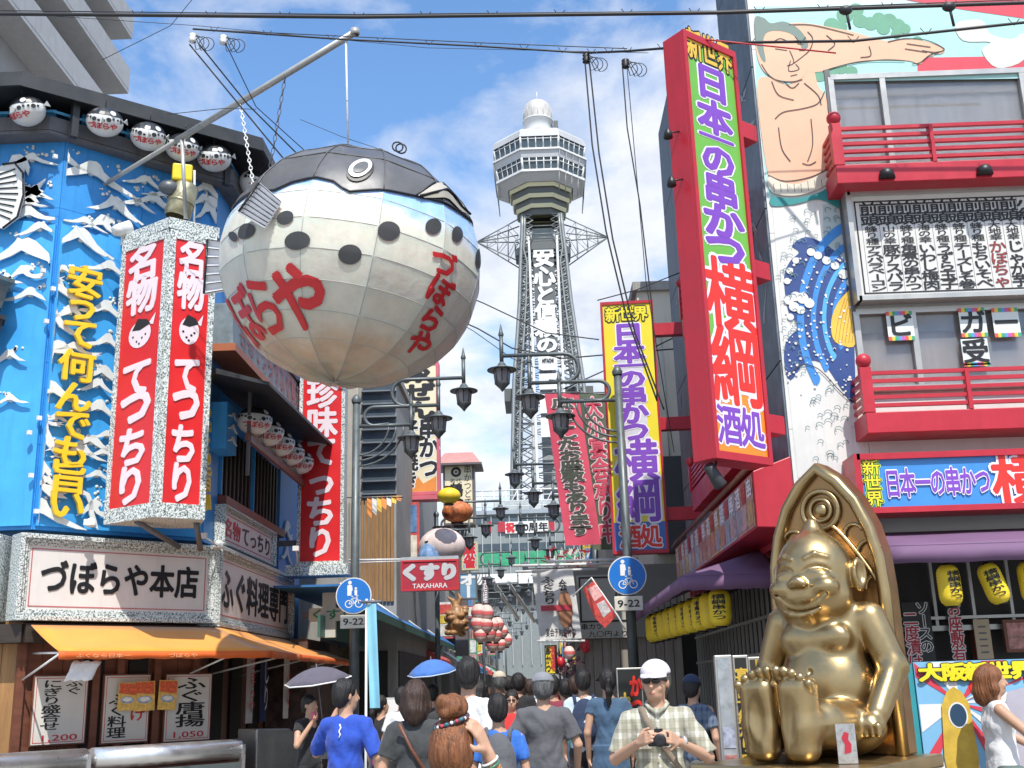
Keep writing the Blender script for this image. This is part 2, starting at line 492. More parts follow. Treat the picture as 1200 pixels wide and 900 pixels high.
# boarded wall above the signs, board by board
ZW0, ZW1 = 3.9, 9.86
nb = 5
for i in range(nb):
    z0 = ZW0+(ZW1-ZW0)*i/nb; z1 = ZW0+(ZW1-ZW0)*(i+1)/nb-0.006
    for j in range(2):
        m = MB(); m.box(LC*j/2+0.003, LC*(j+1)/2-0.003, 0, 0.12, z0, z1); lp('wall_board', m, BLUE, FC)
    for j in range(3):
        m = MB(); m.box(-4.5+1.5*j, -3.006+1.5*j, 0, 0.12, z0, z1); lp('wall_board', m, BLUE, FL)
m = MB(); m.slab([(-11.3, 15.13), (-6.91, 15.13), (-5.2, 16.84), (-5.2, 24), (-11.3, 24)], 0, 10.0)
o = m.make('wall', mat('dark blue wall behind the boards', (0.03, 0.1, 0.2), 0.6, var=0.2), LB); o.location = -LB.location
# lower proud sheet of sea with a wavy top edge
def wavy(x0, x1, z, amp, n=24, ph=0):
    return [(x0+(x1-x0)*i/n, z+amp*math.sin(i*0.9+ph)+amp*0.5*math.sin(i*2.3+ph)) for i in range(n+1)]
for fr, a, b, ph in ((FC, 0.02, LC-0.02, 0.4), (FL, -4.5, -0.02, 2.0)):
    m = MB(); m.prism([(a, 3.95), (b, 3.95)]+wavy(a, b, 8.42, 0.05, ph=ph)[::-1], -0.05, -0.002); lp('sea_panel', m, BLUE2, fr)
# waves: gull-shaped boards held a few centimetres off the wall
GULL = [[(-1, -.08), (-.72, .10), (-.45, .36), (-.18, .85), (-.02, 1.0), (.10, .93), (.20, 1.02), (.24, .86), (.36, .60), (.60, .28), (1, .0), (.62, .05), (.30, .28), (.10, .50), (-.12, .28), (-.45, .02), (-.70, -.10), (-.78, -.04), (-.92, -.16)],
        [(-1, .0), (-.80, .16), (-.50, .28), (-.30, .55), (-.08, .95), (.06, 1.0), (.15, .90), (.22, .62), (.45, .30), (1, -.18), (.78, -.16), (.40, .05), (.12, .34), (-.06, .38), (-.30, .14), (-.62, -.02)],
        [(-1, -.30), (-.62, .10), (-.40, .60), (-.22, .98), (.05, 1.0), (.28, .90), (.42, .66), (.38, .45), (.28, .60), (.18, .42), (.30, .18), (.55, .12), (1, .34), (.80, .08), (.98, .02), (.72, -.14), (.85, -.26), (.45, -.26), (.10, -.02), (-.10, .26), (-.34, .16), (-.62, -.16)],
        [(-1, .95), (-.55, 1.0), (-.20, .86), (.02, .50), (.12, .0), (.30, -.40), (.45, -.85), (.10, -.60), (-.12, -.15), (-.22, .42), (-.42, .74), (-.72, .80)]]
bub = MB(); bubL = MB()
def wave(px, py, w, h, k=0, flip=1, fr=None, par=None):
    fr = fr or (FC if px > 52-(py-240)*0.075 else FL)
    xc, zc = fr.pix(px, py); x1, _ = fr.pix(px+w/2, py); _, z1 = fr.pix(px, py-h/2)
    hw, hh = abs(x1-xc)*1.55, abs(z1-zc)*.80
    off = -0.05 if zc < 8.3 else 0.0
    P = [(xc+flip*a*hw, zc+(b-.45)*hh*2) for a, b in GULL[k]]
    if fr is FC: P = [(min(max(a, 0.03), LC-0.02), b) for a, b in P]
    if fr is FL: P = [(min(a, -0.03), b) for a, b in P]
    m = MB(); m.prism(P, off-0.075, off-0.045); m.box(xc-.03, xc+.03, off-0.045, off, zc-.03, zc+.03)
    lp('wave', m, FOAM, fr)
    bb = bub if fr is FC else bubL
    for q in range(5):
        bx, bz = xc+flip*hw*random.uniform(.1, .7), zc+hh*random.uniform(.9, 1.7)
        if fr is FC and not 0.1 < bx < LC-.1: continue
        if fr is FL and bx > -.1: continue
        rr = random.uniform(.010, .032); oz = .045 if bz < 8.4 else 0
        bb.lathe([(rr, 0), (rr, .012), (0.001, .012)], 10, (0, 0, 0))
        n = len(bb.v)-30
        for i in range(n, len(bb.v)):
            x, y, z = bb.v[i]; bb.v[i] = (x+bx, -0.006-oz-z, y+bz)
WV = [(64, 184, 58, 26, 0), (106, 204, 76, 32, 1), (22, 208, 44, 56, 2), (35, 253, 52, 22, 1), (134, 244, 44, 28, 0), (92, 283, 52, 32, 0), (35, 298, 74, 36, 0), (36, 240, 30, 14, 1),
      (178, 236, 44, 22, 1), (240, 222, 34, 26, 1), (246, 245, 26, 30, 2), (236, 236, 20, 18, 0), (168, 214, 34, 16, 0), (20, 228, 24, 26, 3), (86, 340, 50, 0, 0), (60, 340, 66, 28, 1), (52, 378, 60, 34, 0), (124, 316, 44, 20, 1), (120, 364, 44, 24, 1), (122, 402, 36, 22, 1),
      (66, 414, 70, 30, 1), (118, 440, 38, 24, 0), (56, 460, 64, 28, 1), (112, 480, 44, 24, 1), (32, 508, 66, 48, 2), (104, 520, 38, 20, 0), (34, 558, 66, 42, 2), (110, 558, 34, 14, 1), (104, 590, 26, 30, 3), (40, 600, 78, 36, 1), (16, 470, 30, 14, 1), (62, 492, 30, 12, 0), (12, 330, 26, 16, 1), (14, 420, 28, 18, 0), (70, 318, 30, 12, 1), (66, 525, 26, 14, 1),
      (246, 310, 16, 40, 2), (243, 352, 16, 46, 0), (242, 398, 14, 44, 1), (242, 440, 14, 40, 2), (240, 486, 14, 44, 0), (239, 530, 14, 40, 2), (205, 600, 30, 14, 1)]
random.seed(31)
for q in range(20): WV.append((random.uniform(30, 122) if q < 18 else random.uniform(150, 245), random.uniform(180, 600) if q < 18 else random.uniform(195, 240), random.uniform(26, 44), random.uniform(12, 22), q % 3))
for px, py, w, h, k in WV:
    if h: wave(px, py, w, h, k, 1 if (px+py) % 3 else -1)
tag(lp('spray_dots', bub, FOAM, FC), kind='stuff'); tag(lp('spray_dots', bubL, FOAM, FL), kind='stuff')
# yellow raised characters, one by one
for ch, cx, cy in (('安', 97, 332), ('う', 94, 362), ('て', 91, 393), ('何', 87, 431), ('ん', 83.5, 467), ('で', 82, 499), ('も', 80, 531), ('旨', 77, 561), ('い', 75, 592)):
    x, z = FC.pix(cx, cy, -.09)
    m = MB(); v, f = glyph(ch, .045)
    s = .46
    m.flat(v, f, lambda a, b: (x+a*s, z+b*s*.92), -.20, .06); lp('raised_character', m, YEL, FC)
# the same words run down the street side, seen almost edge on
for ch, cy in zip('安うて何んでも旨い', (365, 392, 420, 448, 476, 504, 532, 560, 588)):
    x, z = FS.pix(241, cy, -.09)
    m = MB(); v, f = glyph(ch, .045); m.flat(v, f, lambda a, b: (x+a*.4, z+b*.36), -.12, .06); lp('raised_character', m, YEL, FS)
# gallery of rails, roof and eaves at the top
pA = []
def octo(p): return [(-11.5, 15-p), (-6.86+.414*p-.414*p*2, 15-p), (-5.07+p, 16.79-.414*p), (-5.07+p, 24.2), (-11.5, 24.2)]
def ring_pts(p, q):
    a, b = octo(p), octo(q); return a, b
def band(name, m_, p0, p1, z0, z1):
    A, B = octo(p0), octo(p1)
    for i in range(3):
        m = MB(); P = [A[i], A[i+1], B[i+1], B[i]]; m.slab(P, z0, z1)
        o = m.make(name, m_, LB); o.location = -LB.location
band('gallery_beam', GREYW, .30, .16, 9.80, 10.02)
band('gallery_floor', GREYW, .30, -.3, 9.74, 9.79)
band('gallery_rail', mat('pale blue rail', (0.10, 0.42, 0.75), 0.4), .26, .22, 10.10, 10.14)
m = MB(); m.slab(octo(.82), 10.34, 10.46); o = m.make('roof', DKGREY, LB); o.location = -LB.location
band('fascia', DKGREY, .85, .80, 10.22, 10.36)
for (fr, x) in ((FC, 0.0), (FC, LC), (FS, 2.4), (FL, -2.3)):
    m = MB(); m.box(x-.05, x+.05, -.34, -.24, 9.7, 10.36); lp('gallery_post', m, DKGREY, fr)
for fr, xs in ((FC, (.5, 1.2, 1.9)), (FL, (-.45, -1.2)), (FS, (.4, 1.2))):
    for x in xs:
        m = MB(); m.box(x-.28, x+.28, -.02, .02, 9.98, 10.28); lp('gallery_window', m, mat('bright blue window light', (0.08, 0.42, 0.8), 0.2), fr)
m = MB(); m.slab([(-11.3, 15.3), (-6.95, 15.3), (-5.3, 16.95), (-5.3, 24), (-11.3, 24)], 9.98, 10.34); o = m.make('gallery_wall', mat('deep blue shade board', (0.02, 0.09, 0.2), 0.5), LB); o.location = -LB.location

# --- street side of the building
def sp(name, mb, mats, **k): return lp(name, mb, mats, FS, **k)
m = MB(); m.box(0.0, .68, -.02, .1, 3.9, 9.8); sp('wall_board', m, BLUE)
m = MB(); m.box(4.95, 6.9, -.04, .1, 0, 9.8); sp('wall_board', m, BLUE)
m = MB(); m.box(.70, 4.93, -.01, .1, 5.95, 9.8); sp('wall_board', m, BLUE)
for z in (6.1, 7.2, 8.3, 9.2):
    m = MB(); m.box(.7, 6.8, -.09, -.03, z, z+.06); sp('batten', m, BLUE2)
for x0 in (.78, 2.85):                                  # recessed timber-backed windows
    m = MB(); m.box(x0, x0+1.95, .0, .03, 4.75, 5.93); w = sp('window', m, GLASSD)
    for q in range(8):
        mm = MB(); mm.box(x0+.05+q*.25, x0+.14+q*.25, -.03, -.005, 4.76, 5.92); mm.make('lattice_bar', DARK, w)
    mm = MB(); mm.box(x0-.04, x0, -.06, .02, 4.75, 5.93); mm.make('frame', BLUE2, w)
m = MB(); m.box(.70, 4.95, -.16, .02, 4.58, 4.72); sp('window_ledge', m, mat('red brown sill', (0.22, 0.07, 0.05), 0.5, var=0.2))
# ledge with the small printed fascia higher up
m = MB(); m.hull8([(-.3, -.45, 6.95), (5.0, -.45, 6.95), (5.0, 0, 6.95), (-.3, 0, 6.95), (-.3, -.42, 7.62), (5.0, -.42, 7.62), (5.0, 0, 7.62), (-.3, 0, 7.62)]); fb = sp('balcony', m, mat('grey printed fascia', (0.2, 0.25, 0.28), 0.5, var=0.4, scale=5))
m = MB(); m.box(-.34, 5.05, -.50, 0, 6.82, 6.94); m.make('ledge', mat('terracotta ledge', (0.42, 0.13, 0.06), 0.5), fb)
m = MB(); m.box(-.3, 5.0, -.46, -.40, 7.63, 7.68); m.make('coping', DKGREY, fb)
m = MB()
for i, ch in enumerate('名物てっちりふぐ料理'):
    v, f = glyph(ch, .02); m.flat(v, f, lambda a, b: (.3+i*.47+a*.36, 7.28+b*.46), -.458, 0)
m.make('lettering', mat('faded red print', (0.4, 0.12, 0.13), 0.6), fb)
m = MB(); m.hull8([(-.75, -1.15, 6.12), (6.0, -1.15, 6.35), (6.0, 0, 6.55), (-.75, 0, 6.42), (-.75, -1.15, 6.17), (6.0, -1.15, 6.40), (6.0, 0, 6.62), (-.75, 0, 6.52)]); sp('canopy', m, DKGREY)
m = MB(); m.box(.2, 5.2, -.62, -.56, 5.50, 5.62); sp('lantern_rail', m, mat('red brown sill', (0, 0, 0)))
for x in (0.25, 5.1):
    m = MB(); m.box(x, x+.05, -.62, -.57, 4.95, 6.3); sp('hanger', m, GREYW)
# little board with waves left of the windows
m = MB(); m.box(.05, .66, -.3, -.02, 5.35, 6.1); sp('wave_box', m, BLUE2)
for z in (5.5, 5.7, 5.9):
    m = MB(); m.prism([(.36+a*.26, z+b*.1) for a, b in GULL[0]], -.33, -.305); sp('wave', m, FOAM)
for i, z in enumerate((3.6, 4.2, 4.7)):
    m = MB(); m.prism([(5.5+a*.5, z+b*.3) for a, b in GULL[i % 3]], -.09, -.06); sp('wave', m, FOAM)
# --- shop front under the awning: dark timber walls, counters, posters
for fr, a, b in ((FC, .0, LC), (FL, -4.5, 0), (FS, 0, 6.5)):
    n = max(2, int((b-a)/.28))
    for i in range(n):
        x0 = a+(b-a)*i/n; m = MB(); m.box(x0+.004, x0+(b-a)/n-.004, .02, .12, 0.0, 3.0)
        lp('timber_plank', m, BROWN if fr is not FL else WOOD, fr)
for x in (.98, 1.62):                     # dark gaps between the poster boards
    m = MB(); m.box(x-.13, x+.15, -.03, .015, .8, 2.3); lp('door_opening', m, mat('dark interior', (0.008, 0.007, 0.006), 0.8, var=0), FC)
for x in (-.02, 1.0, 1.35, 1.9, LC-.02):
    m = MB(); m.box(x-.05, x+.05, -.08, 0, 0, 2.45); lp('post', m, BROWN, FC)
for x in (1.0, 2.2, 3.4, 4.6):
    m = MB(); m.box(x-.3, x+.4, -.02, .015, .0, 2.3); lp('door_opening', m, MC['dark interior'], FS)
m = MB(); m.box(-.1, LC+.1, -.32, .02, 2.38, 2.62); lp('lintel', m, DARK, FC)
m = MB(); m.box(-.1, 6.8, -.32, .02, 2.38, 2.62); lp('lintel', m, DARK, FS)
m = MB(); m.box(-4.5, .1, -.30, .02, 2.38, 2.62); lp('lintel', m, DARK, FL)

# ------------------------------------------------------------------ the framed signboards round the corner
def stepped(mb, x0, x1, z0, z1, y0, y1, fw):
    """a picture-frame of three stepped mouldings"""
    for k, (a, b, yy) in enumerate(((0, .42, y0), (.42, .72, y0+.035), (.72, 1.0, y0+.07))):
        o0, o1 = fw*a, fw*b
        X0, X1, Z0, Z1 = x0+o0, x1-o0, z0+o0, z1-o0; d = o1-o0
        mb.box(X0, X1, yy, y1, Z0, Z0+d); mb.box(X0, X1, yy, y1, Z1-d, Z1)
        mb.box(X0, X0+d, yy, y1, Z0+d+.001, Z1-d-.001); mb.box(X1-d, X1, yy, y1, Z0+d+.001, Z1-d-.001)
def signboard(fr, x0, x1, z0, z1, label, texts, dy=-.36, fw=.14, group=None, nm='shop_signboard'):
    t = thing(nm, label, 'sign', *fr.w(x0, dy, 0).xy, z0, fr.a, group)
    w, h = x1-x0, z1-z0
    m = MB(); stepped(m, 0, w, 0, h, 0, -dy-.02, fw); m.make('frame', GRAN, t, bev=.006)
    m = MB(); m.box(fw, w-fw, .09, .14, fw, h-fw); m.make('sign_face', SIGNW, t)
    m = MB(); a = fw+.035
    for q in ((a, w-a, a, a+.012), (a, w-a, h-a-.012, h-a), (a, a+.012, a, h-a), (w-a-.012, w-a, a, h-a)): m.box(q[0], q[1], .084, .0895, q[2], q[3])
    m.make('border_line', mat('thin red border print', (0.5, 0.12, 0.12), 0.5), t)
    for s, u0, u1, v0, v1, mm, off in texts:
        m = MB(); m.htext(s, fw+u0*(w-2*fw), fw+u1*(w-2*fw), fw+v0*(h-2*fw), fw+v1*(h-2*fw), .080, off, .006); m.make('lettering', mm, t)
    return t
signboard(FC, -.27, 2.66, 2.66, 3.80, 'wide white signboard with seven bold black characters in a speckled frame', [('づぼらや本店', .07, .94, .26, .78, BLK, .05)], fw=.15)
signboard(FS, -.12, 5.05, 2.62, 3.82, 'white signboard reading along the street side, black characters in a speckled frame', [('ふぐ料理専門', .03, .97, .16, .84, BLK, .04)], fw=.15)
signboard(FL, -3.2, -.26, 2.66, 3.80, 'edge of a white signboard cut by the left side of the photo', [('づぼらや', .1, .9, .26, .78, BLK, .05)], fw=.15)
t = signboard(FS, .55, 4.1, 3.93, 4.56, 'small white signboard with red and black characters over the larger street side sign', [('名物', .06, .34, .2, .8, REDL, .03), ('てっちり', .38, .95, .2, .8, BLK, .02)], dy=-.2, fw=.07)

# ------------------------------------------------------------------ awning
AW = thing('orange_awning', 'orange awning with a printed valance round the corner shop', 'awning', *FC.w(0, 0, 0).xy, 0, FC.a)
ORG = mat('orange canvas', (0.80, 0.30, 0.03), 0.7, var=0.1, scale=2, bump=0.15, bscale=9, sheen=.3)
ORV = mat('dark orange valance canvas', (0.72, 0.13, 0.02), 0.7, var=0.12)
zt, zb, d0, d1 = 2.60, 2.23, -.36, -1.25
def cw(p, s): return None
# top sheets: chamfer piece then street-side piece, in world then made local
def wl(pts, root):
    f = fr_of(root); L = []
    for p in pts:
        q = Vector(p)-f.o; L.append((q.dot(f.ex), q.dot(f.ey), q.z))
    return L
a0 = FC.w(-.05, d0, zt); a1 = FC.w(LC+.15, d0, zt); b0 = FC.w(-.02, d1, zb); 
k1 = Vector((-5.07+1.25, 16.79-.414*1.25, zb)); a1 = Vector((-5.07+.36, 16.79-.414*.36, zt))
c1 = FS.w(6.6, d0, zt); e1 = FS.w(6.6, d1, zb)
def sagsheet(A, B, C, D, nu, nv, sag):
    """A-B top edge, D-C front edge"""
    v = []; f = []
    for i in range(nu+1):
        for j in range(nv+1):
            u, w = i/nu, j/nv
            p = (A*(1-u)+B*u)*(1-w)+(D*(1-u)+C*u)*w
            p = p - Vector((0, 0, sag*math.sin(math.pi*w)*(0.6+.4*math.sin(u*nu*1.3))))
            v.append(p)
    for i in range(nu):
        for j in range(nv): f.append((i*(nv+1)+j, i*(nv+1)+j+1, (i+1)*(nv+1)+j+1, (i+1)*(nv+1)+j))
    return v, f
for A_, B_, C_, D_ in ((a0, a1, k1, b0), (a1, c1, e1, k1)):
    v, f = sagsheet(A_, B_, C_, D_, 10, 5, .025)
    m = MB(); m.add(wl(v, AW), f, 0, True); o = m.make('canvas', ORG, AW); s = o.modifiers.new('thick', 'SOLIDIFY'); s.thickness = .008
for A_, B_ in ((b0, k1), (k1, e1)):
    v = []; n = 26
    for i in range(n+1):
        p = A_.lerp(B_, i/n); v += [p, p-Vector((0, 0, .10+.008*math.sin(i*1.7)))]
    m = MB(); m.add(wl(v, AW), [(2*i, 2*i+1, 2*i+3, 2*i+2) for i in range(n)], 0, True); o = m.make('valance', ORV, AW)
    s = o.modifiers.new('thick', 'SOLIDIFY'); s.thickness = .006; s.offset = 0
    fr = Fr(A_.x, A_.y, math.atan2(B_.y-A_.y, B_.x-A_.x)); L = (B_-A_).length
    m = MB()
    for k in range(int(L/1.25)+1):
        x = .22+k*1.25
        if x+.9 > L: break
        s_ = 'ふくなら日本一' if k % 2 == 0 else 'づぼらや'
        m.htext(s_, x, x+(.72 if k % 2 == 0 else .42), zb-.082, zb-.028, -.012)
    o = m.make('valance_print', mat('faded orange print', (0.85, 0.45, 0.22), 0.6), AW)
    q = fr.o-AW.location; ff = fr_of(AW); o.location = (q.dot(ff.ex), q.dot(ff.ey), 0); o.rotation_euler = (0, 0, fr.a-AW.rotation_euler.z)
for p, q in (((-.0, -.05, 1.9), (0.0, d1, zb-.03)), ((.12, -.02, 2.25), (.0, d1+.05, zb-.02)), ((2.4, -.05, 1.95), (2.45, d1, zb-.03))):
    m = MB(); m.tube([p, q], .014, 8); m.make('arm', WHITEM, AW)
for s in (.6, 2.4, 4.6, 6.5):
    m = MB(); m.tube(wl([FS.w(s, -.05, 1.95), FS.w(s+.1, d1, zb-.02)], AW), .014, 8); m.make('arm', WHITEM, AW)
# hem rope
# poster boards on the chamfer wall, under the awning
def menu(px0, px1, py0, py1, label, cols, price=None, dy=-.10):
    x0, z1 = FC.pix(px0, py0, dy); x1, z0 = FC.pix(px1, py1, dy)
    t = thing('menu_board', label, 'menu board', *FC.w(x0, dy, 0).xy, z0, FC.a)
    w, h = x1-x0, z1-z0
    m = MB(); m.box(-.02, w+.02, .012, .05, -.02, h+.02); m.make('backing_board', BROWN, t)
    m = MB(); m.box(0, w, 0, .011, 0, h); m.make('paper', mat('menu paper', (0.62, 0.60, 0.54), 0.6, var=0.06), t)
    m = MB(); 
    for q in ((.02, w-.02, .02, .028), (.02, w-.02, h-.028, h-.02), (.02, .028, .02, h-.02), (w-.028, w-.02, .02, h-.02)): m.box(q[0], q[1], -.003, -.001, q[2], q[3])
    m.make('border_line', REDL, t)
    for s, u, v0, v1, ww, mm in cols:
        m = MB(); m.vtext(s, u*w-ww*w/2, v0*h, u*w+ww*w/2, v1*h, -.004, .035); m.make('lettering', mm, t)
    if price:
        m = MB(); m.htext(price, w*.2, w*.86, .035*h, .135*h, -.004, .02); m.make('price', REDL, t)
    return t
menu(42, 98, 793, 870, 'tall paper menu priced 1,200 at the left of the orange awning', [('ふぐ', .74, .95, .72, .3, BLK), ('にぎり盛合せ', .33, .95, .2, .34, BLK)], '1,200')
menu(124, 172, 792, 868, 'middle paper menu partly covered by two coloured food posters', [('ふぐ料理', .3, .72, .06, .38, BLK), ('け', .75, .5, .3, .34, REDL)])
menu(196, 245, 791, 866, 'paper menu priced 1,050 at the right end of the row', [('ふぐ唐揚', .55, .96, .2, .6, BLK)], '1,050')
# small food photographs taped over the menus
def foodposter(px0, px1, py0, py1, label, rot):
    x0, z1 = FC.pix(px0, py0, -.2); x1, z0 = FC.pix(px1, py1, -.2)
    t = thing('food_poster', label, 'poster', *FC.w(x0, -.2, 0).xy, z0, FC.a); t.rotation_euler = (0, rot, FC.a)
    w, h = x1-x0, z1-z0
    m = MB(); m.box(0, w, 0, .003, 0, h); m.make('sheet', mat('food print yellow', (0.75, 0.48, 0.12), 0.4, var=0.4, scale=20), t)
    m = MB(); m.prism([(0.01, h*.62), (w-.01, h*.55), (w-.01, h-.01), (.01, h-.01)], -.002, -.0005); m.make('red_photo', mat('food print red', (0.7, 0.13, 0.05), 0.4, var=0.6, scale=30), t)
    m = MB(); m.disc(w*.5, h*.38, w*.38, -.003, 16, rz=h*.13); m.make('plate_photo', mat('food print plate', (0.35, 0.42, 0.5), 0.4, var=0.6, scale=40), t)
    m = MB(); m.disc(w*.5, h*.40, w*.25, -.0045, 14, rz=h*.08); m.make('fish_photo', mat('food print fish', (0.8, 0.78, 0.74), 0.4, var=0.5, scale=60), t)
foodposter(139, 159, 800, 832, 'left of two food posters over the middle menu', .03)
foodposter(159, 181, 799, 833, 'right of two food posters over the middle menu', -.03)
foodposter(186, 206, 797, 831, 'single food poster overlapping the left edge of the 1,050 menu', .04)
# white sheet of plastic hanging under the awning
P = wl([FC.w(*q) for q in ((.30, -1.15, 2.10), (.66, -1.12, 2.11), (.56, -1.0, 1.87), (.20, -1.08, 1.90))], AW)
m = MB(); m.add([AW.location+Vector((0, 0, 0))+Vector((0, 0, 0))+Vector(q) for q in []], [])
pl_ = thing('plastic_sheet', 'crumpled white plastic sheet hanging from the awning edge', 'sheet', *FC.w(.4, -1.1, 0).xy, 2.0, FC.a)
v = []; f = []
for i in range(9):
    for j in range(7):
        v.append((-.16+.36*i/8-.10*j/6, .015*math.sin(i*1.3+j)+.02*j/6, .11-.24*j/6+.012*math.sin(i*2.1+j*1.7)))
for i in range(8):
    for j in range(6): f.append((i*7+j, i*7+j+1, i*7+j+8, i*7+j+7))
m = MB(); m.add(v, f, 0, True); o = m.make('sheet', mat('white plastic film', (0.8, 0.8, 0.8), 0.15, var=0.05), pl_); s = o.modifiers.new('t', 'SOLIDIFY'); s.thickness = .003

# ------------------------------------------------------------------ steel display counters at the pavement
def counter(x0, x1, label):
    c = thing('display_counter', label, 'counter', *FC.w(x0, -1.75, 0).xy, 0, FC.a)
    w = x1-x0
    m = MB(); m.box(0, w, .1, .85, .05, .80); m.make('body', BROWN, c, bev=.01)
    m = MB(); m.lathe([(.001, 0), (.16, 0), (.16, w), (.001, w)], 20); m.v = [(z, .16+y, .93+x*.85) for x, y, z in m.v]; m.make('rounded_lid', STEEL, c)
    m = MB(); m.box(0, w, .3, .85, .95, 1.02); m.make('worktop', STEEL, c, bev=.01)
    m = MB(); m.box(.04, w-.04, .012, .02, .45, .78); m.make('glass_front', mat('counter glass', (0.10, 0.12, 0.12), 0.05), c)
    for k in range(7):
        mm = MB(); mm.ell((.15+k*(w-.3)/6, .06, .5), (.09, .04, .05), 10, 6); mm.make('food_tray', mat('fried food orange', (0.55, 0.2, 0.05), 0.6, var=0.4, scale=30), c)
    m = MB(); m.box(w-.03, w+.02, .0, .5, .05, 1.0); m.make('end_panel', STEEL, c)
counter(.35, 2.35, 'stainless steel food counter below the paper menus')
counter(-2.6, .25, 'brown and steel counter at the lower left corner of the photo')
c = thing('steel_cabinet', 'brushed steel cabinet with a rounded shoulder beside the food counter', 'cabinet', *FC.w(2.62, -1.6, 0).xy, 0, R(45))
P = [(0, 0), (.72, 0), (.72, .95), (.66, 1.08), (.52, 1.16), (0, 1.18)]
m = MB(); m.prism(P, 0, .5); m.make('body', mat('dull grey steel', (0.33, 0.33, 0.31), 0.35, 0.8, var=0.15), c, bev=.02)
m = MB(); m.box(.72, 1.7, .05, .45, .72, .80); m.make('side_shelf', STEEL, c)
for k in range(5):
    m = MB(); m.box(.78+k*.18, .92+k*.18, .08, .4, .8, .83+.02*(k % 2)); m.make('food_tray', mat('tray green grey', (0.2, 0.28, 0.25), 0.4, var=0.5, scale=20), c)
# cloth strips (noren) on the street side below the awning
for s, col, tx, lab in ((1.0, (0.62, 0.58, 0.55), 'づぼらや', 'long pale cloth strip with brush characters near the shop corner'), (1.9, (0.02, 0.03, 0.10), 'しり', 'navy cloth strip with white characters beside the pale strip'), (3.6, (0.6, 0.57, 0.55), 'ふぐ', 'pale cloth strip hanging further along the shop side')):
    t = thing('cloth_strip', lab, 'cloth strip', *FS.w(s, -.5, 0).xy, 0, FS.a)
    v = []; f = []; w_ = .5
    for i in range(7):
        for j in range(11): v.append((w_*i/6, .03*math.sin(i*1.5)*(.3+j/11), 2.3-1.1*j/10))
    for i in range(6):
        for j in range(10): f.append((i*11+j, i*11+j+1, i*11+j+12, i*11+j+11))
    m = MB(); m.add(v, f, 0, True); m.make('cloth', mat('cloth %g' % s, col, 0.8, var=0.1), t)
    m = MB(); m.vtext(tx, .1, 2.2, .4, 1.35, -.04, .02); m.make('lettering', REDL if s != 1.9 else SIGNW, t)

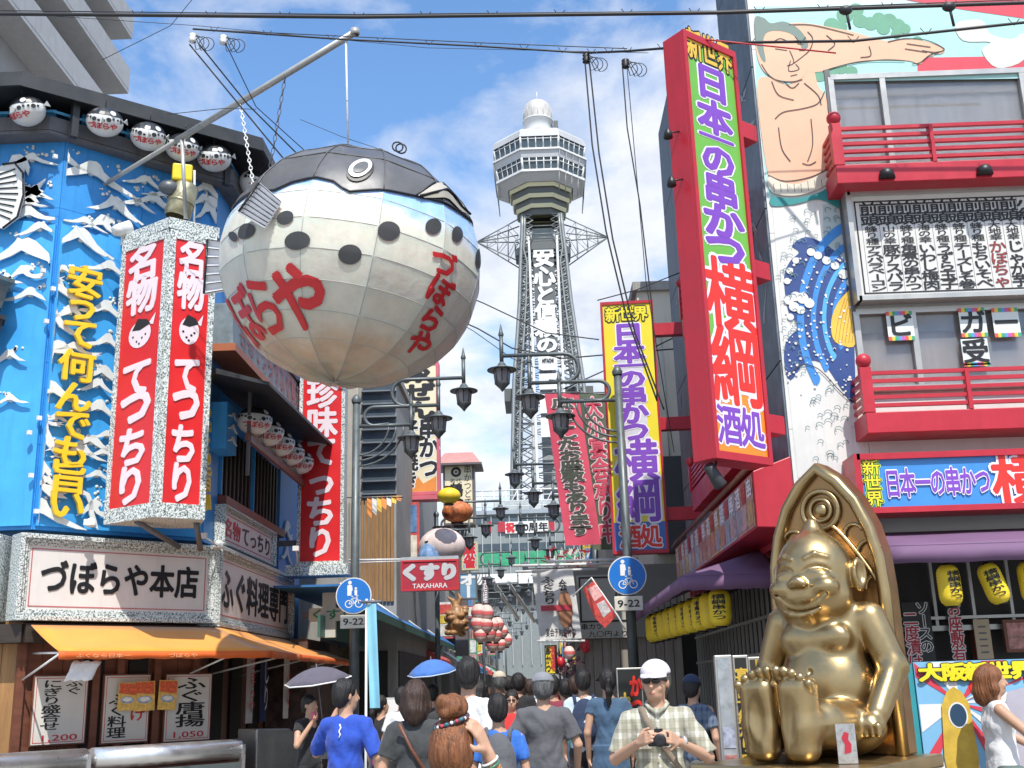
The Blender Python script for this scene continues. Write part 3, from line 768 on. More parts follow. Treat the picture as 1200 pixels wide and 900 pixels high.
# ------------------------------------------------------------------ V-shaped red box sign on the corner
M0 = atY(181, 600, 14.62)
zt_, zb_ = atY(193, 268, 14.62).z, atY(181, 606, 14.62).z
def vbox():
    import mathutils
    bx, by = M0.x, M0.y
    t = thing('box_sign', 'tall two-faced red box sign with speckled frame on the blue corner', 'sign', bx, by, 0)
    th = (math.pi-R(58)+math.pi/2, R(90-54))
    aL, aR = R(90+58), R(90-54)
    wl_, wr_ = 1.02, .68
    eL = Vector((math.cos(aL), math.sin(aL))); eR = Vector((math.cos(aR), math.sin(aR)))
    PL = eL*wl_; PR = eR*wr_
    m = MB(); m.slab([(0, 0), tuple(PR), (PR.x-.3, PR.y+.75), (PL.x+.75, PL.y+.55), tuple(PL)], zb_, zt_); m.make('casing', GRAN, t)
    m = MB(); k = 1.07
    m.slab([(0, -.05), (PR.x*k, PR.y*k-.02), (PR.x-.3, PR.y+.75), (PL.x+.75, PL.y+.55), (PL.x*k, PL.y*k-.02)], zt_, zt_+.16); m.make('cap', GRAN, t)
    for (w, a, sgn) in ((wl_, aL, 1), (wr_, aR, 0)):
        if sgn: fr = Fr(PL.x, PL.y, a+math.pi)
        else: fr = Fr(0, 0, a)
        def pl(mb, nm, mm):
            o = mb.make(nm, mm, t); o.location = fr.o; o.rotation_euler = (0, 0, fr.a); return o
        h = zt_-zb_; b = .085
        m = MB(); m.box(0, b, -.03, 0, zb_, zt_); m.box(w-b, w, -.03, 0, zb_, zt_); m.box(b, w-b, -.03, 0, zb_, zb_+.2); m.box(b, w-b, -.03, 0, zt_-.14, zt_); pl(m, 'frame', GRAN)
        m = MB(); m.box(b, w-b, -.012, -.001, zb_+.2, zt_-.14); pl(m, 'sign_face', REDP)
        c = w/2; cw_ = (w-2*b)*.33
        zs = [zb_+.2+(h-.34)*q for q in (.93, .80, .645, .475, .365, .215, .075)]
        for ch, q in (('名', 0), ('物', 1), ('て', 3), ('っ', 4), ('ち', 5), ('り', 6)):
            v, f = glyph(ch, .075)
            sc_ = {'っ': 1.25}.get(ch, 1.0)
            for dx_, yy, mm, oo in ((0, -.026, PINKW, .055),):
                m = MB(); m.flat(v, f, lambda a_, b_: (c+a_*cw_*2.0*sc_, zs[q]+b_*.52*sc_+(0.08 if ch == 'っ' else 0)), yy, .012); pl(m, 'lettering', mm)
        # little puffer fish drawing
        m = MB(); m.disc(c, zs[2], cw_*.85, -.018, 18, 0, rz=.2); m.add([(c+cw_*.6, -.0182, zs[2]+.12), (c+cw_*1.15, -.0182, zs[2]+.27), (c+cw_*1.0, -.0182, zs[2]+.1)], [(0, 1, 2)], 0); pl(m, 'fish_belly', PINKW)
        m = MB(); m.sheet([(c-cw_*.6, zs[2]+.08), (c-cw_*.2, zs[2]+.24), (c+cw_*.5, zs[2]+.2), (c+cw_*.8, zs[2]+.12), (c+.0, zs[2]+.06)], -.021)
        for dx_, dz_ in ((-.5, -.02), (-.2, -.1), (.2, -.06), (.45, -.02), (0, -.14)): m.disc(c+cw_*dx_, zs[2]+dz_, .018, -.021, 8)
        pl(m, 'fish_back', BLK)
    m = MB(); m.tube([(PL.x*.4, .3, zb_), (PL.x*.5+.4, 1.2, zb_-.25)], .04); m.make('bracket', GREYW, t)
    m = MB(); m.tube([(PR.x*.7, PR.y+.2, zb_-.0), (PR.x*.5, 1.2, zb_-.3)], .04); m.make('bracket', GREYW, t)
vbox()

# ------------------------------------------------------------------ small puffer fish lanterns
PUFW = mat('lantern white', (0.66, 0.66, 0.64), 0.3, var=0.06, coat=.3)
PUFD = mat('lantern black', (0.018, 0.02, 0.022), 0.3, var=0.05, coat=.3)
PUFR = mat('lantern red print', (0.6, 0.02, 0.03), 0.4, var=0)
def small_fish(name, label, x, y, z, a, rr=.26, group=None, parentless=True):
    t = thing(name, label, 'lantern', x, y, z, a, group)
    n, k = 20, 12
    def P(u, v, off=0):
        return Vector((math.cos(v)*math.sin(u)*(rr*1.15+off), -math.cos(v)*math.cos(u)*(rr+off), math.sin(v)*(rr*.93+off)))
    m = MB(); v = []; f = []; mi = []
    for j in range(k+1):
        for i in range(n): v.append(P(2*math.pi*i/n, -math.pi/2+math.pi*j/k))
    for j in range(k):
        for i in range(n): f.append((j*n+i, j*n+(i+1) % n, (j+1)*n+(i+1) % n, (j+1)*n+i))
    m.add(v, f, 0, True); m.make('body', PUFW, t)
    m = MB()
    for i in range(12):
        for j in range(4):
            def Q(ii, jj):
                u = -2.2+4.4*ii/12; v0 = .42+.18*math.cos(u*1.2+1); return P(u+.7, v0+(math.pi/2-v0)*jj/4, .006)
            m.add([Q(i, j), Q(i+1, j), Q(i+1, j+1), Q(i, j+1)], [(0, 1, 2, 3)], 0, True)
    m.make('dark_back', PUFD, t)
    m = MB()
    for i in range(11):
        u = -1.4+i*.27; vv = .22+.08*math.sin(i*1.1); r_ = .035 if i % 3 == 0 else .02
        c = P(u, vv, .006); m.add([P(u+r_/rr*math.cos(q), vv+r_/rr*math.sin(q), .006) for q in [6.283*z_/8 for z_ in range(8)]], [tuple(range(8))])
    m.make('spots', PUFD, t)
    m = MB()
    for i, ch in enumerate('づぼらや'):
        vv_, ff = glyph(ch, .05); m.add([P(-.75+i*.42+a_*.4, -.22+b_*.42, .008+l_*.0004) for a_, b_, l_ in vv_], ff)
    m.make('lettering', PUFR, t)
    for s_ in (-1, 1):
        m = MB(); m.add([P(.9+s_*.9, .15, 0), P(.9+s_*1.0, .3, .07), P(.9+s_*1.05, -.02, .08)], [(0, 1, 2)]); o = m.make('fin', PUFW, t); q = o.modifiers.new('t', 'SOLIDIFY'); q.thickness = .01
    m = MB(); m.disc(0, 0, .04, 0, 12); m.ring(0, 0, .02, .045, -.002, 12); o = m.make('eye', PUFW, t); o.location = P(.55, .72, .012); o.rotation_euler = (-.8, 0, .5)
    m = MB(); m.tube([(0, 0, rr*.9), (0, 0, rr*.9+.16)], .008, 6); m.make('cord', DKGREY, t)
    return t
zF = 9.98
proto = small_fish('puffer_lantern', 'small puffer fish lantern under the eave, furthest left of the row', *FL.w(-.36, -.52, zF), R(-20), rr=.235, group='small puffer fish lanterns under the eave')
spots = [(FC, .36, 'small puffer fish lantern under the eave, second from the left', 22), (FC, 1.05, 'small puffer fish lantern under the eave, third from the left', 28), (FC, 1.62, 'small puffer fish lantern under the eave, behind the grey pole', 30), (FC, 2.18, 'small puffer fish lantern under the eave, just right of the grey pole', 10), (FS, .35, 'small puffer fish lantern at the far corner of the eave', 60), (FL, -1.4, 'small puffer fish lantern cut by the left edge of the photo', -20)]
for fr, x, lab, an in spots:
    c = copy_tree(proto); c.location = fr.w(x, -.52, zF); c.rotation_euler = (R(30), 0, R(an)); c['label'] = lab
proto.rotation_euler = (R(30), 0, R(-20))
for i in range(6):
    x = .5+i*.86; c = copy_tree(proto); c.location = FS.w(x, -.62, 5.88); c.rotation_euler = (R(15), 0, R(35)); c.scale = (1.05, 1.05, 1.05)
    c['label'] = 'tan puffer fish lantern under the black canopy, %s from the shop corner' % ['first', 'second', 'third', 'fourth', 'fifth', 'last'][i]
    c['group'] = 'puffer fish lanterns under the black canopy'

# lamps on the signboards and blue wall
def arm_lamp(x0, y0, z0, x1, y1, z1, label):
    t = thing('sign_lamp', label, 'lamp', x0, y0, z0)
    d = Vector((x1-x0, y1-y0, z1-z0)); m = MB(); m.tube([(0, 0, 0), d], .012, 8); m.make('arm', WHITEM, t)
    m = MB(); m.lathe([(.02, .10), (.05, .08), (.075, 0), (.07, -.02), (.001, -.02)], 14, tuple(d)); m.make('lamp_head', WHITEM, t)
    m = MB(); m.box(-.05, .05, -.03, .03, -.04, .04); m.make('mount', WHITEM, t)
p = FC.w(2.60, -.40, 3.78); q = FC.w(2.1, -.85, 3.86); arm_lamp(q.x, q.y, q.z, p.x, p.y, p.z, 'white arm lamp above the right end of the wide signboard')
p = FC.w(.55, -.5, 3.98); arm_lamp(p.x, p.y, p.z, p.x+.06, p.y-.05, p.z-.05, 'pair of small white spotlights on top of the wide signboard')
p = FS.w(4.6, -.5, 3.95); q = FS.w(1.6, -1.1, 3.95); arm_lamp(q.x, q.y, q.z, p.x, p.y, p.z, 'long white arm lamp over the street side signboard')
p = FC.w(.75, -.55, 8.35)
t = thing('floodlight', 'round white floodlight on the blue wall below the grey pole', 'floodlight', p.x, p.y, p.z)
m = MB(); m.lathe([(.001, .16), (.07, .16), (.09, .10), (.11, -.08), (.115, -.10), (.10, -.10), (.001, -.07)], 18); o = m.make('housing', WHITEM, t); o.rotation_euler = (R(115), 0, R(-50))
m = MB(); m.tube([(0, 0, 0), (-.2, .42, .1)], .015); m.make('arm', WHITEM, t)
# yellow hooded barrel light above the box sign
p = FC.w(1.55, -.75, 9.15)
t = thing('barrel_light', 'metal barrel light with a yellow hood above the red box sign', 'lamp', p.x, p.y, p.z-.15, R(20))
m = MB(); m.lathe([(.17, -.32), (.2, -.28), (.2, .2), (.17, .24), (.001, .24)], 20); m.lathe([(.18, -.1), (.21, -.1), (.21, -.06), (.18, -.06)], 20, mi=0); o = m.make('barrel', mat('aged brass sheet', (0.42, 0.38, 0.24), 0.4, 0.7, var=0.3, scale=8), t); o.rotation_euler = (0, R(12), 0)
m = MB(); m.box(-.17, .13, -.17, .12, .24, .52); m.make('yellow_hood', mat('yellow plastic hood', (0.8, 0.6, 0.02), 0.35), t, bev=.03)
m = MB(); m.tube([(.16, 0, .5), (.2, 0, -.5)], .018); m.make('bracket', WHITEM, t)
m = MB(); m.ell((-.2, -.1, .12), (.16, .1, .12)); m.make('dark_fin', mat('slate plastic', (0.08, 0.09, 0.1), 0.4), t)
# lamp and meter boxes at the far left wall edge
p = FL.w(-.75, -.4, 7.1)
t = thing('wall_lantern', 'grey metal lantern box fixed at the left edge of the blue wall', 'lantern', p.x, p.y, p.z)
m = MB(); m.lathe([(.001, .36), (.38, .30), (.38, .24), (.30, .2), (.22, -.12), (.001, -.16)], 6, sm=False); m.make('lantern_box', mat('grey green metal', (0.12, 0.17, 0.18), 0.4, 0.3, var=0.3, scale=5), t)
m = MB(); m.lathe([(.001, -.16), (.3, -.24), (.3, -.3), (.26, -.3), (.2, -.75), (.001, -.78)], 6, sm=False); m.make('lower_box', DKGREY, t)
# striped fan fin board at the left edge
p = FL.w(-.72, -.2, 8.9)
t = thing('fan_fin_board', 'white fin-shaped board with black ribs at the left edge of the wall', 'board', p.x, p.y, p.z)
P = [(-.5, -.5), (.0, -.62), (.2, -.45), (.26, -.1), (.22, .25), (.08, .42), (-.1, .40), (-.5, .1)]
m = MB(); m.prism(P, 0, .04); m.make('board', FOAM, t)
for k in range(9):
    m = MB(); z = -.5+k*.1; m.tube([(-.5, -.01, z*.4), (.18-.02*abs(k-4), -.01, z+.02)], .010, 6); m.make('rib', BLK, t)
m = MB(); m.tube([(x, -.01, z) for x, z in P[1:7]], .016, 6); m.make('rim', BLK, t)

# ------------------------------------------------------------------ long grey pole with its stays
pa, pb = atY(78, 243, 15.9), atY(416, 38, 13.0)
t = thing('hanging_pole', 'long grey pole slanting out from the blue wall to carry the big lantern', 'pole', pa.x, pa.y, pa.z)
d = pb-pa; m = MB(); m.tube([(0, 0, 0), d*.55], .035, 12); m.make('thin_tube', mat('pale grey painted tube', (0.42, 0.42, 0.40), 0.4, 0.3, var=0.15, scale=4), t)
m = MB(); m.tube([d*.42, d], .047, 12); m.lathe([(.001, .05), (.062, .045), (.066, -.03), (.05, -.04)], 12, tuple(d)); m.make('thick_tube', MC['pale grey painted tube'], t)
m = MB(); m.tube([d*.44+Vector((0, 0, -.04)), d*.44+Vector((.05, .2, -1.2))], .03); m.make('prop', MC['pale grey painted tube'], t)
POLE_T = lambda px: pa+d*((px-78)/(416-78))
# ------------------------------------------------------------------ the giant puffer fish lantern
PC = atY(413, 316, 13.3)
dep = (PC-CAMP).dot(_f)
RX, RZ = 155/FPX*dep*.985, 141/FPX*dep*.985
PF = thing('pufferfish_lantern', 'giant white and grey puffer fish lantern hanging over the street', 'lantern', *PC)
PF.rotation_euler = (R(0), R(8), R(14))
MPF = Matrix.Translation(PC) @ PF.rotation_euler.to_matrix().to_4x4()
IPF = MPF.inverted()
NG, LON0 = 12, R(-24)
LATS = [R(a) for a in (-90, -72, -57, -43, -29.5, -16, -2.5, 11, 24.5, 38, 52, 67, 90)]
def ball(lon, lat, off=0.0):
    g = 2*math.pi/NG; q = ((lon-LON0) % g)-g/2
    k = 1-(1-math.cos(g/2)/math.cos(q))*.5
    for i in range(len(LATS)-1):
        if LATS[i] <= lat <= LATS[i+1]:
            hb = (LATS[i+1]-LATS[i])/2; ql = lat-(LATS[i]+hb); k *= 1-(1-math.cos(hb)/math.cos(ql))*.6
    u = .04*math.sin(lat)
    return Vector((math.sin(lon)*math.cos(lat)*(RX*k+off), -math.cos(lon)*math.cos(lat)*(RX*k+off), math.sin(lat)*(RZ*k+off)))
def hit_ball(px, py):
    o = IPF @ CAMP; d = (IPF.to_3x3() @ ray(px, py))
    S = Vector((1/RX, 1/RX, 1/RZ)); o2 = Vector([a*b for a, b in zip(o, S)]); d2 = Vector([a*b for a, b in zip(d, S)])
    A, B, C = d2.dot(d2), 2*o2.dot(d2), o2.dot(o2)-1
    D = B*B-4*A*C
    if D < 0: t = -B/2/A
    else: t = (-B-math.sqrt(D))/2/A
    p = o2+d2*t; p.normalize()
    return math.atan2(p.x, -p.y), math.asin(max(-1, min(1, p.z)))
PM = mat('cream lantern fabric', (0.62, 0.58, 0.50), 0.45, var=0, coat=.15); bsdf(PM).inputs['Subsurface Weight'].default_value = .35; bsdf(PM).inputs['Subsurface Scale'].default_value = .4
def puffer_mat():
    t = PM.node_tree; b = bsdf(PM)
    co = N(t, 'ShaderNodeTexCoord'); se = N(t, 'ShaderNodeSeparateXYZ'); t.links.new(co.outputs['Object'], se.inputs[0])
    no = N(t, 'ShaderNodeTexNoise', inp={'Scale': 1.6, 'Detail': 5}); t.links.new(co.outputs['Object'], no.inputs['Vector'])
    m1 = N(t, 'ShaderNodeMath', operation='MULTIPLY_ADD', inp={1: .9, 2: -.45}); t.links.new(no.outputs[0], m1.inputs[0])
    m2 = N(t, 'ShaderNodeMath', operation='ADD'); t.links.new(m1.outputs[0], m2.inputs[0]); t.links.new(se.outputs[2], m2.inputs[1])
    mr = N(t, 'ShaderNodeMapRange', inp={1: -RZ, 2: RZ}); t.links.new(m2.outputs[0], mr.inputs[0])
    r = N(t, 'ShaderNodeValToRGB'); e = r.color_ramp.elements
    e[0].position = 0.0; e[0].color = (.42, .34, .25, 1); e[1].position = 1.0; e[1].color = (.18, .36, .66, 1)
    for p, c in ((.05, (.56, .40, .28)), (.14, (.58, .53, .45)), (.42, (.68, .63, .53)), (.535, (.70, .66, .56)), (.585, (.72, .75, .78)), (.63, (.34, .53, .82))):  # lowest stops paint brown stains and an orange reflection into the fabric colour
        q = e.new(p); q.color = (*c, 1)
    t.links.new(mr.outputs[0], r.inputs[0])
    n2 = N(t, 'ShaderNodeTexNoise', inp={'Scale': 5, 'Detail': 6, 'Roughness': .7}); mp_ = N(t, 'ShaderNodeMapping', inp={3: (1, 1, .3)})
    t.links.new(co.outputs['Object'], mp_.inputs[0]); t.links.new(mp_.outputs[0], n2.inputs['Vector'])
    mr2 = N(t, 'ShaderNodeMapRange', inp={1: .3, 2: .7, 3: .98, 4: 1.2}); t.links.new(n2.outputs[0], mr2.inputs[0])
    mm = N(t, 'ShaderNodeMix', data_type='RGBA', blend_type='MULTIPLY', inp={0: 1}); t.links.new(r.outputs[0], mm.inputs[6]); t.links.new(mr2.outputs[0], mm.inputs[7])
    t.links.new(mm.outputs[2], b.inputs['Base Color'])
    n3 = N(t, 'ShaderNodeTexNoise', inp={'Scale': 7, 'Detail': 3}); bp = N(t, 'ShaderNodeBump', inp={'Strength': .25, 'Distance': .03}); t.links.new(co.outputs['Object'], n3.inputs['Vector'])
    t.links.new(n3.outputs[0], bp.inputs['Height']); t.links.new(bp.outputs[0], b.inputs['Normal'])
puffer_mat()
for g in range(NG):
    for b in range(len(LATS)-1):
        l0 = LON0+2*math.pi*g/NG; l1 = l0+2*math.pi/NG; e = 1e-4
        v = []; f = []; K = 4
        for i in range(K+1):
            for j in range(K+1):
                v.append(ball(l0+(l1-l0)*min(max(i/K, e), 1-e), LATS[b]+(LATS[b+1]-LATS[b])*min(max(j/K, e), 1-e)))
        for i in range(K):
            for j in range(K): f.append((i*(K+1)+j, (i+1)*(K+1)+j, (i+1)*(K+1)+j+1, i*(K+1)+j+1))
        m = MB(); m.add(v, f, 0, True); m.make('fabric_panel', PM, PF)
seam = mat('seam tape', (0.45, 0.42, 0.36), 0.6, var=0)
for g in range(NG):
    m = MB(); m.tube([ball(LON0+2*math.pi*g/NG+1e-4, LATS[0]+(LATS[-1]-LATS[0])*i/48, -.002) for i in range(49)], .006, 5); m.make('seam', seam, PF)
for b in LATS[1:-1]:
    m = MB(); m.tube([ball(2*math.pi*i/72, b+1e-4, -.002) for i in range(73)], .006, 5, caps=False); m.make('seam', seam, PF)
# grey back
CAPM = mat('slate lantern fabric', (0.105, 0.105, 0.108), 0.4, var=0.2, scale=2, bump=.15, bscale=6, coat=.2)
bp_ = sorted(hit_ball(*q) for q in ((322, 222), (340, 213), (372, 208), (394, 212), (405, 224), (440, 222), (480, 227), (515, 236), (540, 248), (556, 258)))
def capline(lon):
    lon = (lon+math.pi) % (2*math.pi)-math.pi
    if lon <= bp_[0][0]: return min(bp_[0][1]+(bp_[0][0]-lon)*.12, .75)
    if lon >= bp_[-1][0]: return bp_[-1][1]+(lon-bp_[-1][0])*.02
    for (a, b), (c, d_) in zip(bp_, bp_[1:]):
        if a <= lon <= c: return b+(d_-b)*(lon-a)/(c-a)
v = []; f = []; NU, NV = 96, 16
for i in range(NU+1):
    lon = -math.pi+2*math.pi*i/NU; c0 = capline(lon)
    for j in range(NV+1): v.append(ball(lon, c0+(math.pi/2-.001-c0)*j/NV, .018))
for i in range(NU):
    for j in range(NV): f.append((i*(NV+1)+j, (i+1)*(NV+1)+j, (i+1)*(NV+1)+j+1, i*(NV+1)+j+1))
m = MB(); m.add(v, f, 0, True); m.make('grey_back', CAPM, PF)
for g in range(NG):
    lon = LON0+2*math.pi*g/NG+1e-4; c0 = capline(lon)
    m = MB(); m.tube([ball(lon, c0+(math.pi/2-.02-c0)*i/20, .02) for i in range(21)], .008, 5); m.make('back_seam', CAPM, PF)
for b in LATS[9:-1]:
    m = MB(); m.tube([ball(2*math.pi*i/72, b+1e-4, .02) for i in range(73)], .007, 5, caps=False); m.make('back_seam', CAPM, PF)
m = MB(); m.tube([ball(-math.pi+2*math.pi*i/NU, capline(-math.pi+2*math.pi*i/NU), .02) for i in range(NU+1)], .014, 6); m.make('back_edge', BLK, PF)
# spots
SPM = mat('dark spot print', (0.05, 0.05, 0.052), 0.5, var=.1)
def on(pxpts, off):
    return [ball(*hit_ball(*q), off) for q in pxpts]
def fanpoly(m, pxpts, off, cpx=None, rings=3):
    cx = sum(q[0] for q in pxpts)/len(pxpts); cy = sum(q[1] for q in pxpts)/len(pxpts)
    n = len(pxpts); v = [ball(*hit_ball(cx, cy), off)]; f = []
    for k in range(1, rings+1):
        for q in pxpts: v.append(ball(*hit_ball(cx+(q[0]-cx)*k/rings, cy+(q[1]-cy)*k/rings), off))
    for i in range(n): f.append((0, 1+(i+1) % n, 1+i))
    for k in range(1, rings):
        for i in range(n): f.append((1+(k-1)*n+i, 1+(k-1)*n+(i+1) % n, 1+k*n+(i+1) % n, 1+k*n+i))
    m.add(v, f, 0, True)
def el(cx, cy, rx, ry, t=0, n=18):
    return [(cx+rx*math.cos(a)*math.cos(t)-ry*math.sin(a)*math.sin(t), cy+rx*math.cos(a)*math.sin(t)+ry*math.sin(a)*math.cos(t)) for a in [6.28318*i/n for i in range(n)]]
for e_ in ((456, 270.5, 13.5, 11.5), (508.5, 265, 9, 9.5), (537, 274, 7, 9.5), (410, 298, 14, 12), (348, 282, 15.5, 11, -.12), (333.5, 254.5, 10.5, 8, -.35), (288, 271, 11, 8, -.7), (561.5, 303, 3.6, 12), (272, 277, 5, 7, -.8)):
    m = MB(); fanpoly(m, el(*e_), .014); m.make('spot', SPM, PF)
# eye
m = MB(); fanpoly(m, el(422, 199.5, 17, 12, -.42), .035); m.make('eye_rim', BLK, PF)
m = MB(); fanpoly(m, el(422, 198, 14.5, 9.5, -.42), .05); e1 = m.make('eye', mat('eye white', (.72, .72, .74), .3, var=.03), PF)
m = MB(); fanpoly(m, el(422.5, 198, 9.5, 5.6, -.42), .062); m.make('pupil', CAPM, PF)
# mouth
LIP = mat('pale lip fabric', (0.50, 0.47, 0.40), 0.5, var=.08)
def strip(m, A, B, off, n=14):
    """band between two pixel polylines, on the ball"""
    def samp(P, t):
        L = [0]
        for a, b in zip(P, P[1:]): L.append(L[-1]+math.hypot(b[0]-a[0], b[1]-a[1]))
        s = t*L[-1]
        for i in range(len(P)-1):
            if s <= L[i+1]+1e-9:
                u = (s-L[i])/(L[i+1]-L[i]); return (P[i][0]+(P[i+1][0]-P[i][0])*u, P[i][1]+(P[i+1][1]-P[i][1])*u)
        return P[-1]
    v = []; f = []
    for i in range(n+1):
        a, b = samp(A, i/n), samp(B, i/n)
        for k in range(4): v.append(ball(*hit_ball(a[0]+(b[0]-a[0])*k/3, a[1]+(b[1]-a[1])*k/3), off))
    for i in range(n):
        for k in range(3): f.append((i*4+k, i*4+k+1, (i+1)*4+k+1, (i+1)*4+k))
    m.add(v, f, 0, True)
m = MB(); strip(m, [(490, 229), (508, 217), (521, 214), (534, 220), (545, 236), (552, 250)], [(490, 230), (510, 226), (522, 222), (531, 229), (541, 243), (551, 251)], .045); m.make('upper_lip', LIP, PF)
m = MB(); strip(m, [(495, 231), (511, 227), (522, 223.5), (530, 230), (540, 244), (549, 251)], [(497, 232), (515, 233), (525, 234), (532, 240), (540, 248), (549, 252)], .04); m.make('lower_lip', mat('tan lip fabric', (0.33, 0.31, 0.25), 0.5, var=.08), PF)
m = MB(); m.tube(on([(492, 230), (510, 226.5), (522, 223), (531, 229.5), (541, 243.5), (551, 251)], .052), .016, 6); m.make('mouth_line', BLK, PF)
m = MB(); m.tube(on([(488, 229), (507, 216), (521, 213), (535, 219), (546, 235), (553, 251)], .045), .012, 6); m.make('mouth_line', BLK, PF)
# lettering wrapped on the fabric
LRED = mat('red lantern lettering', (0.62, 0.03, 0.035), 0.45, var=.12, scale=4)
def ball_glyph(ch, px, py, w, h, off=.016, bold=.06, rot=0, nm='lettering', mt=None):
    lon, lat = hit_ball(px, py)
    v, f = glyph(ch, bold)
    import bmesh
    bm = bmesh.new(); vs = [bm.verts.new((a, b, l*.01)) for a, b, l in v]
    for q in f:
        try: bm.faces.new([vs[i] for i in q])
        except Exception: pass
    for k in range(-4, 5):
        for no in ((1, 0, 0), (0, 1, 0)):
            bmesh.ops.bisect_plane(bm, geom=bm.verts[:]+bm.edges[:]+bm.faces[:], plane_co=(k*.125, k*.125, 0), plane_no=no)
    bm.verts.index_update(); c, s = math.cos(rot), math.sin(rot)
    P = []
    for q in bm.verts:
        a, b = q.co.x*w, q.co.y*h; a, b = a*c-b*s, a*s+b*c
        P.append(ball(lon+a/max(.2, math.cos(lat)), lat+b, off+q.co.z*.05))
    F = [tuple(x.index for x in q.verts) for q in bm.faces]
    bm.free(); m = MB(); m.add(P, F, 0, True); return m.make(nm, mt or LRED, PF)
lonA, latA = hit_ball(349, 351)
ball_glyph('や', 349, 351, .36, .50, bold=.075, rot=.05)
for i, (ch, w) in enumerate((('ら', .30), ('ぼ', .32), ('づ', .32))):
    # further round to the left
    lon = lonA-.41*(i+1); lat = latA-.05-.01*i
    p = MPF @ ball(lon, lat)
    v = p-CAMP; a = v.dot(_r)/v.dot(_f)*FPX+600; b = 450-v.dot(_u)/v.dot(_f)*FPX
    hb = hit_ball; hit_ball = lambda x_, y_, L=(lon, lat): L
    ball_glyph(ch, 0, 0, w, .46, bold=.05); hit_ball = hb
for ch, px, py in (('づ', 521, 309), ('ぼ', 517, 341), ('ら', 507, 375), ('や', 492, 404)):
    ball_glyph(ch, px, py, .225, .215, bold=.075, rot=-.06)
# fins
FINW = mat('fin white fabric', (0.70, 0.71, 0.74), 0.45, var=.06)
def fin(pxs, Y, n, name='fin', lab=None):
    A, B, C, D = [IPF @ atY(x, y, yy) for (x, y), yy in zip(pxs, Y)]     # A-B root edge, D-C outer edge
    v = []; f = []
    for i in range(n+1):
        t = i/n
        for k in range(5):
            p = A.lerp(B, t).lerp(D.lerp(C, t), k/4); p = p+Vector((0, -.03*math.cos(i*math.pi), 0)); v.append(p)
    for i in range(n):
        for k in range(4): f.append((i*5+k, i*5+k+1, (i+1)*5+k+1, (i+1)*5+k))
    m = MB(); m.add(v, f, 0, False); o = m.make(name, FINW, PF); q = o.modifiers.new('t', 'SOLIDIFY'); q.thickness = .02
    for i in range(n+1):
        if i % 2: continue
        t = i/n; a = A.lerp(B, t)+Vector((0, -.045, 0)); b = D.lerp(C, t)+Vector((0, -.045, 0))
        m = MB(); m.tube([a, b], .006, 5); m.make('fin_ray', BLK, o)
    m = MB(); m.tube([D+Vector((0, -.03, 0)), C+Vector((0, -.03, 0))], .016, 5); m.make('fin_edge', BLK, o)
fin([(329, 238), (311, 267), (280, 249), (303, 216)], (11.75, 11.7, 11.75, 11.85), 14)
fin([(262, 285), (262, 341), (239, 345), (243, 282)], (13.5, 13.5, 13.6, 13.6), 12)
# metal loops on top
for px, py in ((466, 172), (360, 192)):
    p = IPF @ atY(px, py, 13.3)
    m = MB(); m.tube([p+Vector((.07*math.cos(a), 0, .07*math.sin(a))) for a in [6.283*i/12 for i in range(13)]], .011, 6, caps=False); m.tube([p+Vector((.05+.07*math.cos(a), .03, .07*math.sin(a))) for a in [6.283*i/12 for i in range(13)]], .011, 6, caps=False); m.make('lifting_ring', DKGREY, PF)
# cords from the pole
def cord(name, label, P, r, mt, links=False, cat='cord'):
    o = Vector(P[0]); m = MB(); Q = [Vector(p)-o for p in P]
    if links:
        L = (Q[1]-Q[0]).length; n = int(L/.09); d_ = (Q[1]-Q[0]).normalized(); s_ = d_.cross(Vector((0, 1, 0))).normalized(); w_ = d_.cross(s_)
        for i in range(n):
            c_ = Q[0]+d_*(i+.5)*L/n; q_ = s_ if i % 2 else w_
            m.tube([c_+d_*.055*math.cos(a)+q_*.022*math.sin(a) for a in [6.283*k/10 for k in range(11)]], r, 5, caps=False)
    else: m.tube(Q, r, 6)
    ob = m.make(name, mt); ob.location = o; return tag(ob, label, cat)
tops = lambda px, py: MPF @ (IPF @ atY(px, py, 13.3))
cord('hanging_rope', 'grey rope from the tip of the pole down to the top of the puffer fish', [POLE_T(407)+Vector((0, 0, -.05)), atY(408, 180, 13.2)], .014, WHITEM)
cord('hanging_chain', 'thin chain hanging from the middle of the pole to the puffer fish fin', [POLE_T(295)+Vector((0, 0, -.05)), atY(297, 218, 13.1)], .007, WHITEM, True, 'chain')
cord('hanging_chain', 'dark chain slanting from the pole toward the back of the puffer fish', [POLE_T(344)+Vector((0, 0, -.02)), atY(314, 212, 13.9)], .006, GREYW, True, 'chain')
# ------------------------------------------------------------------ right-hand corner building
RRED = mat('red lacquer paint', (0.46, 0.018, 0.035), 0.38, var=0.12, scale=3, streak=0.2)
RB = thing('skewer_restaurant_building', 'corner building with a painted mural, red balconies and a purple awning', 'building', 2.6, 11)
FR = Fr(2.6, 11, 0); FRS = Fr(2.6, 19.0, R(-90))     # street side: local x runs toward the camera (0 at the far end)
def rp(name, mb, mats, fr=FR, parent=None, **k):
    o = mb.make(name, mats, parent or RB, **k)
    if parent is None: place(o, fr, RB)
    return o
WALLW = mat('white painted wall panel', (0.66, 0.66, 0.63), 0.5, var=0.08, scale=2, streak=0.15)
CORE = mat('dull grey core wall', (0.3, 0.3, 0.3), 0.7)
m = MB(); m.slab([(.12, .16), (7, .16), (7, 1.7), (.12, 1.7)], 3.0, 11.6); rp('wall', m, CORE)
m = MB(); m.slab([(.12, 1.701), (7, 1.701), (7, 8), (.12, 8)], 3.0, 8.7); rp('wall', m, CORE)
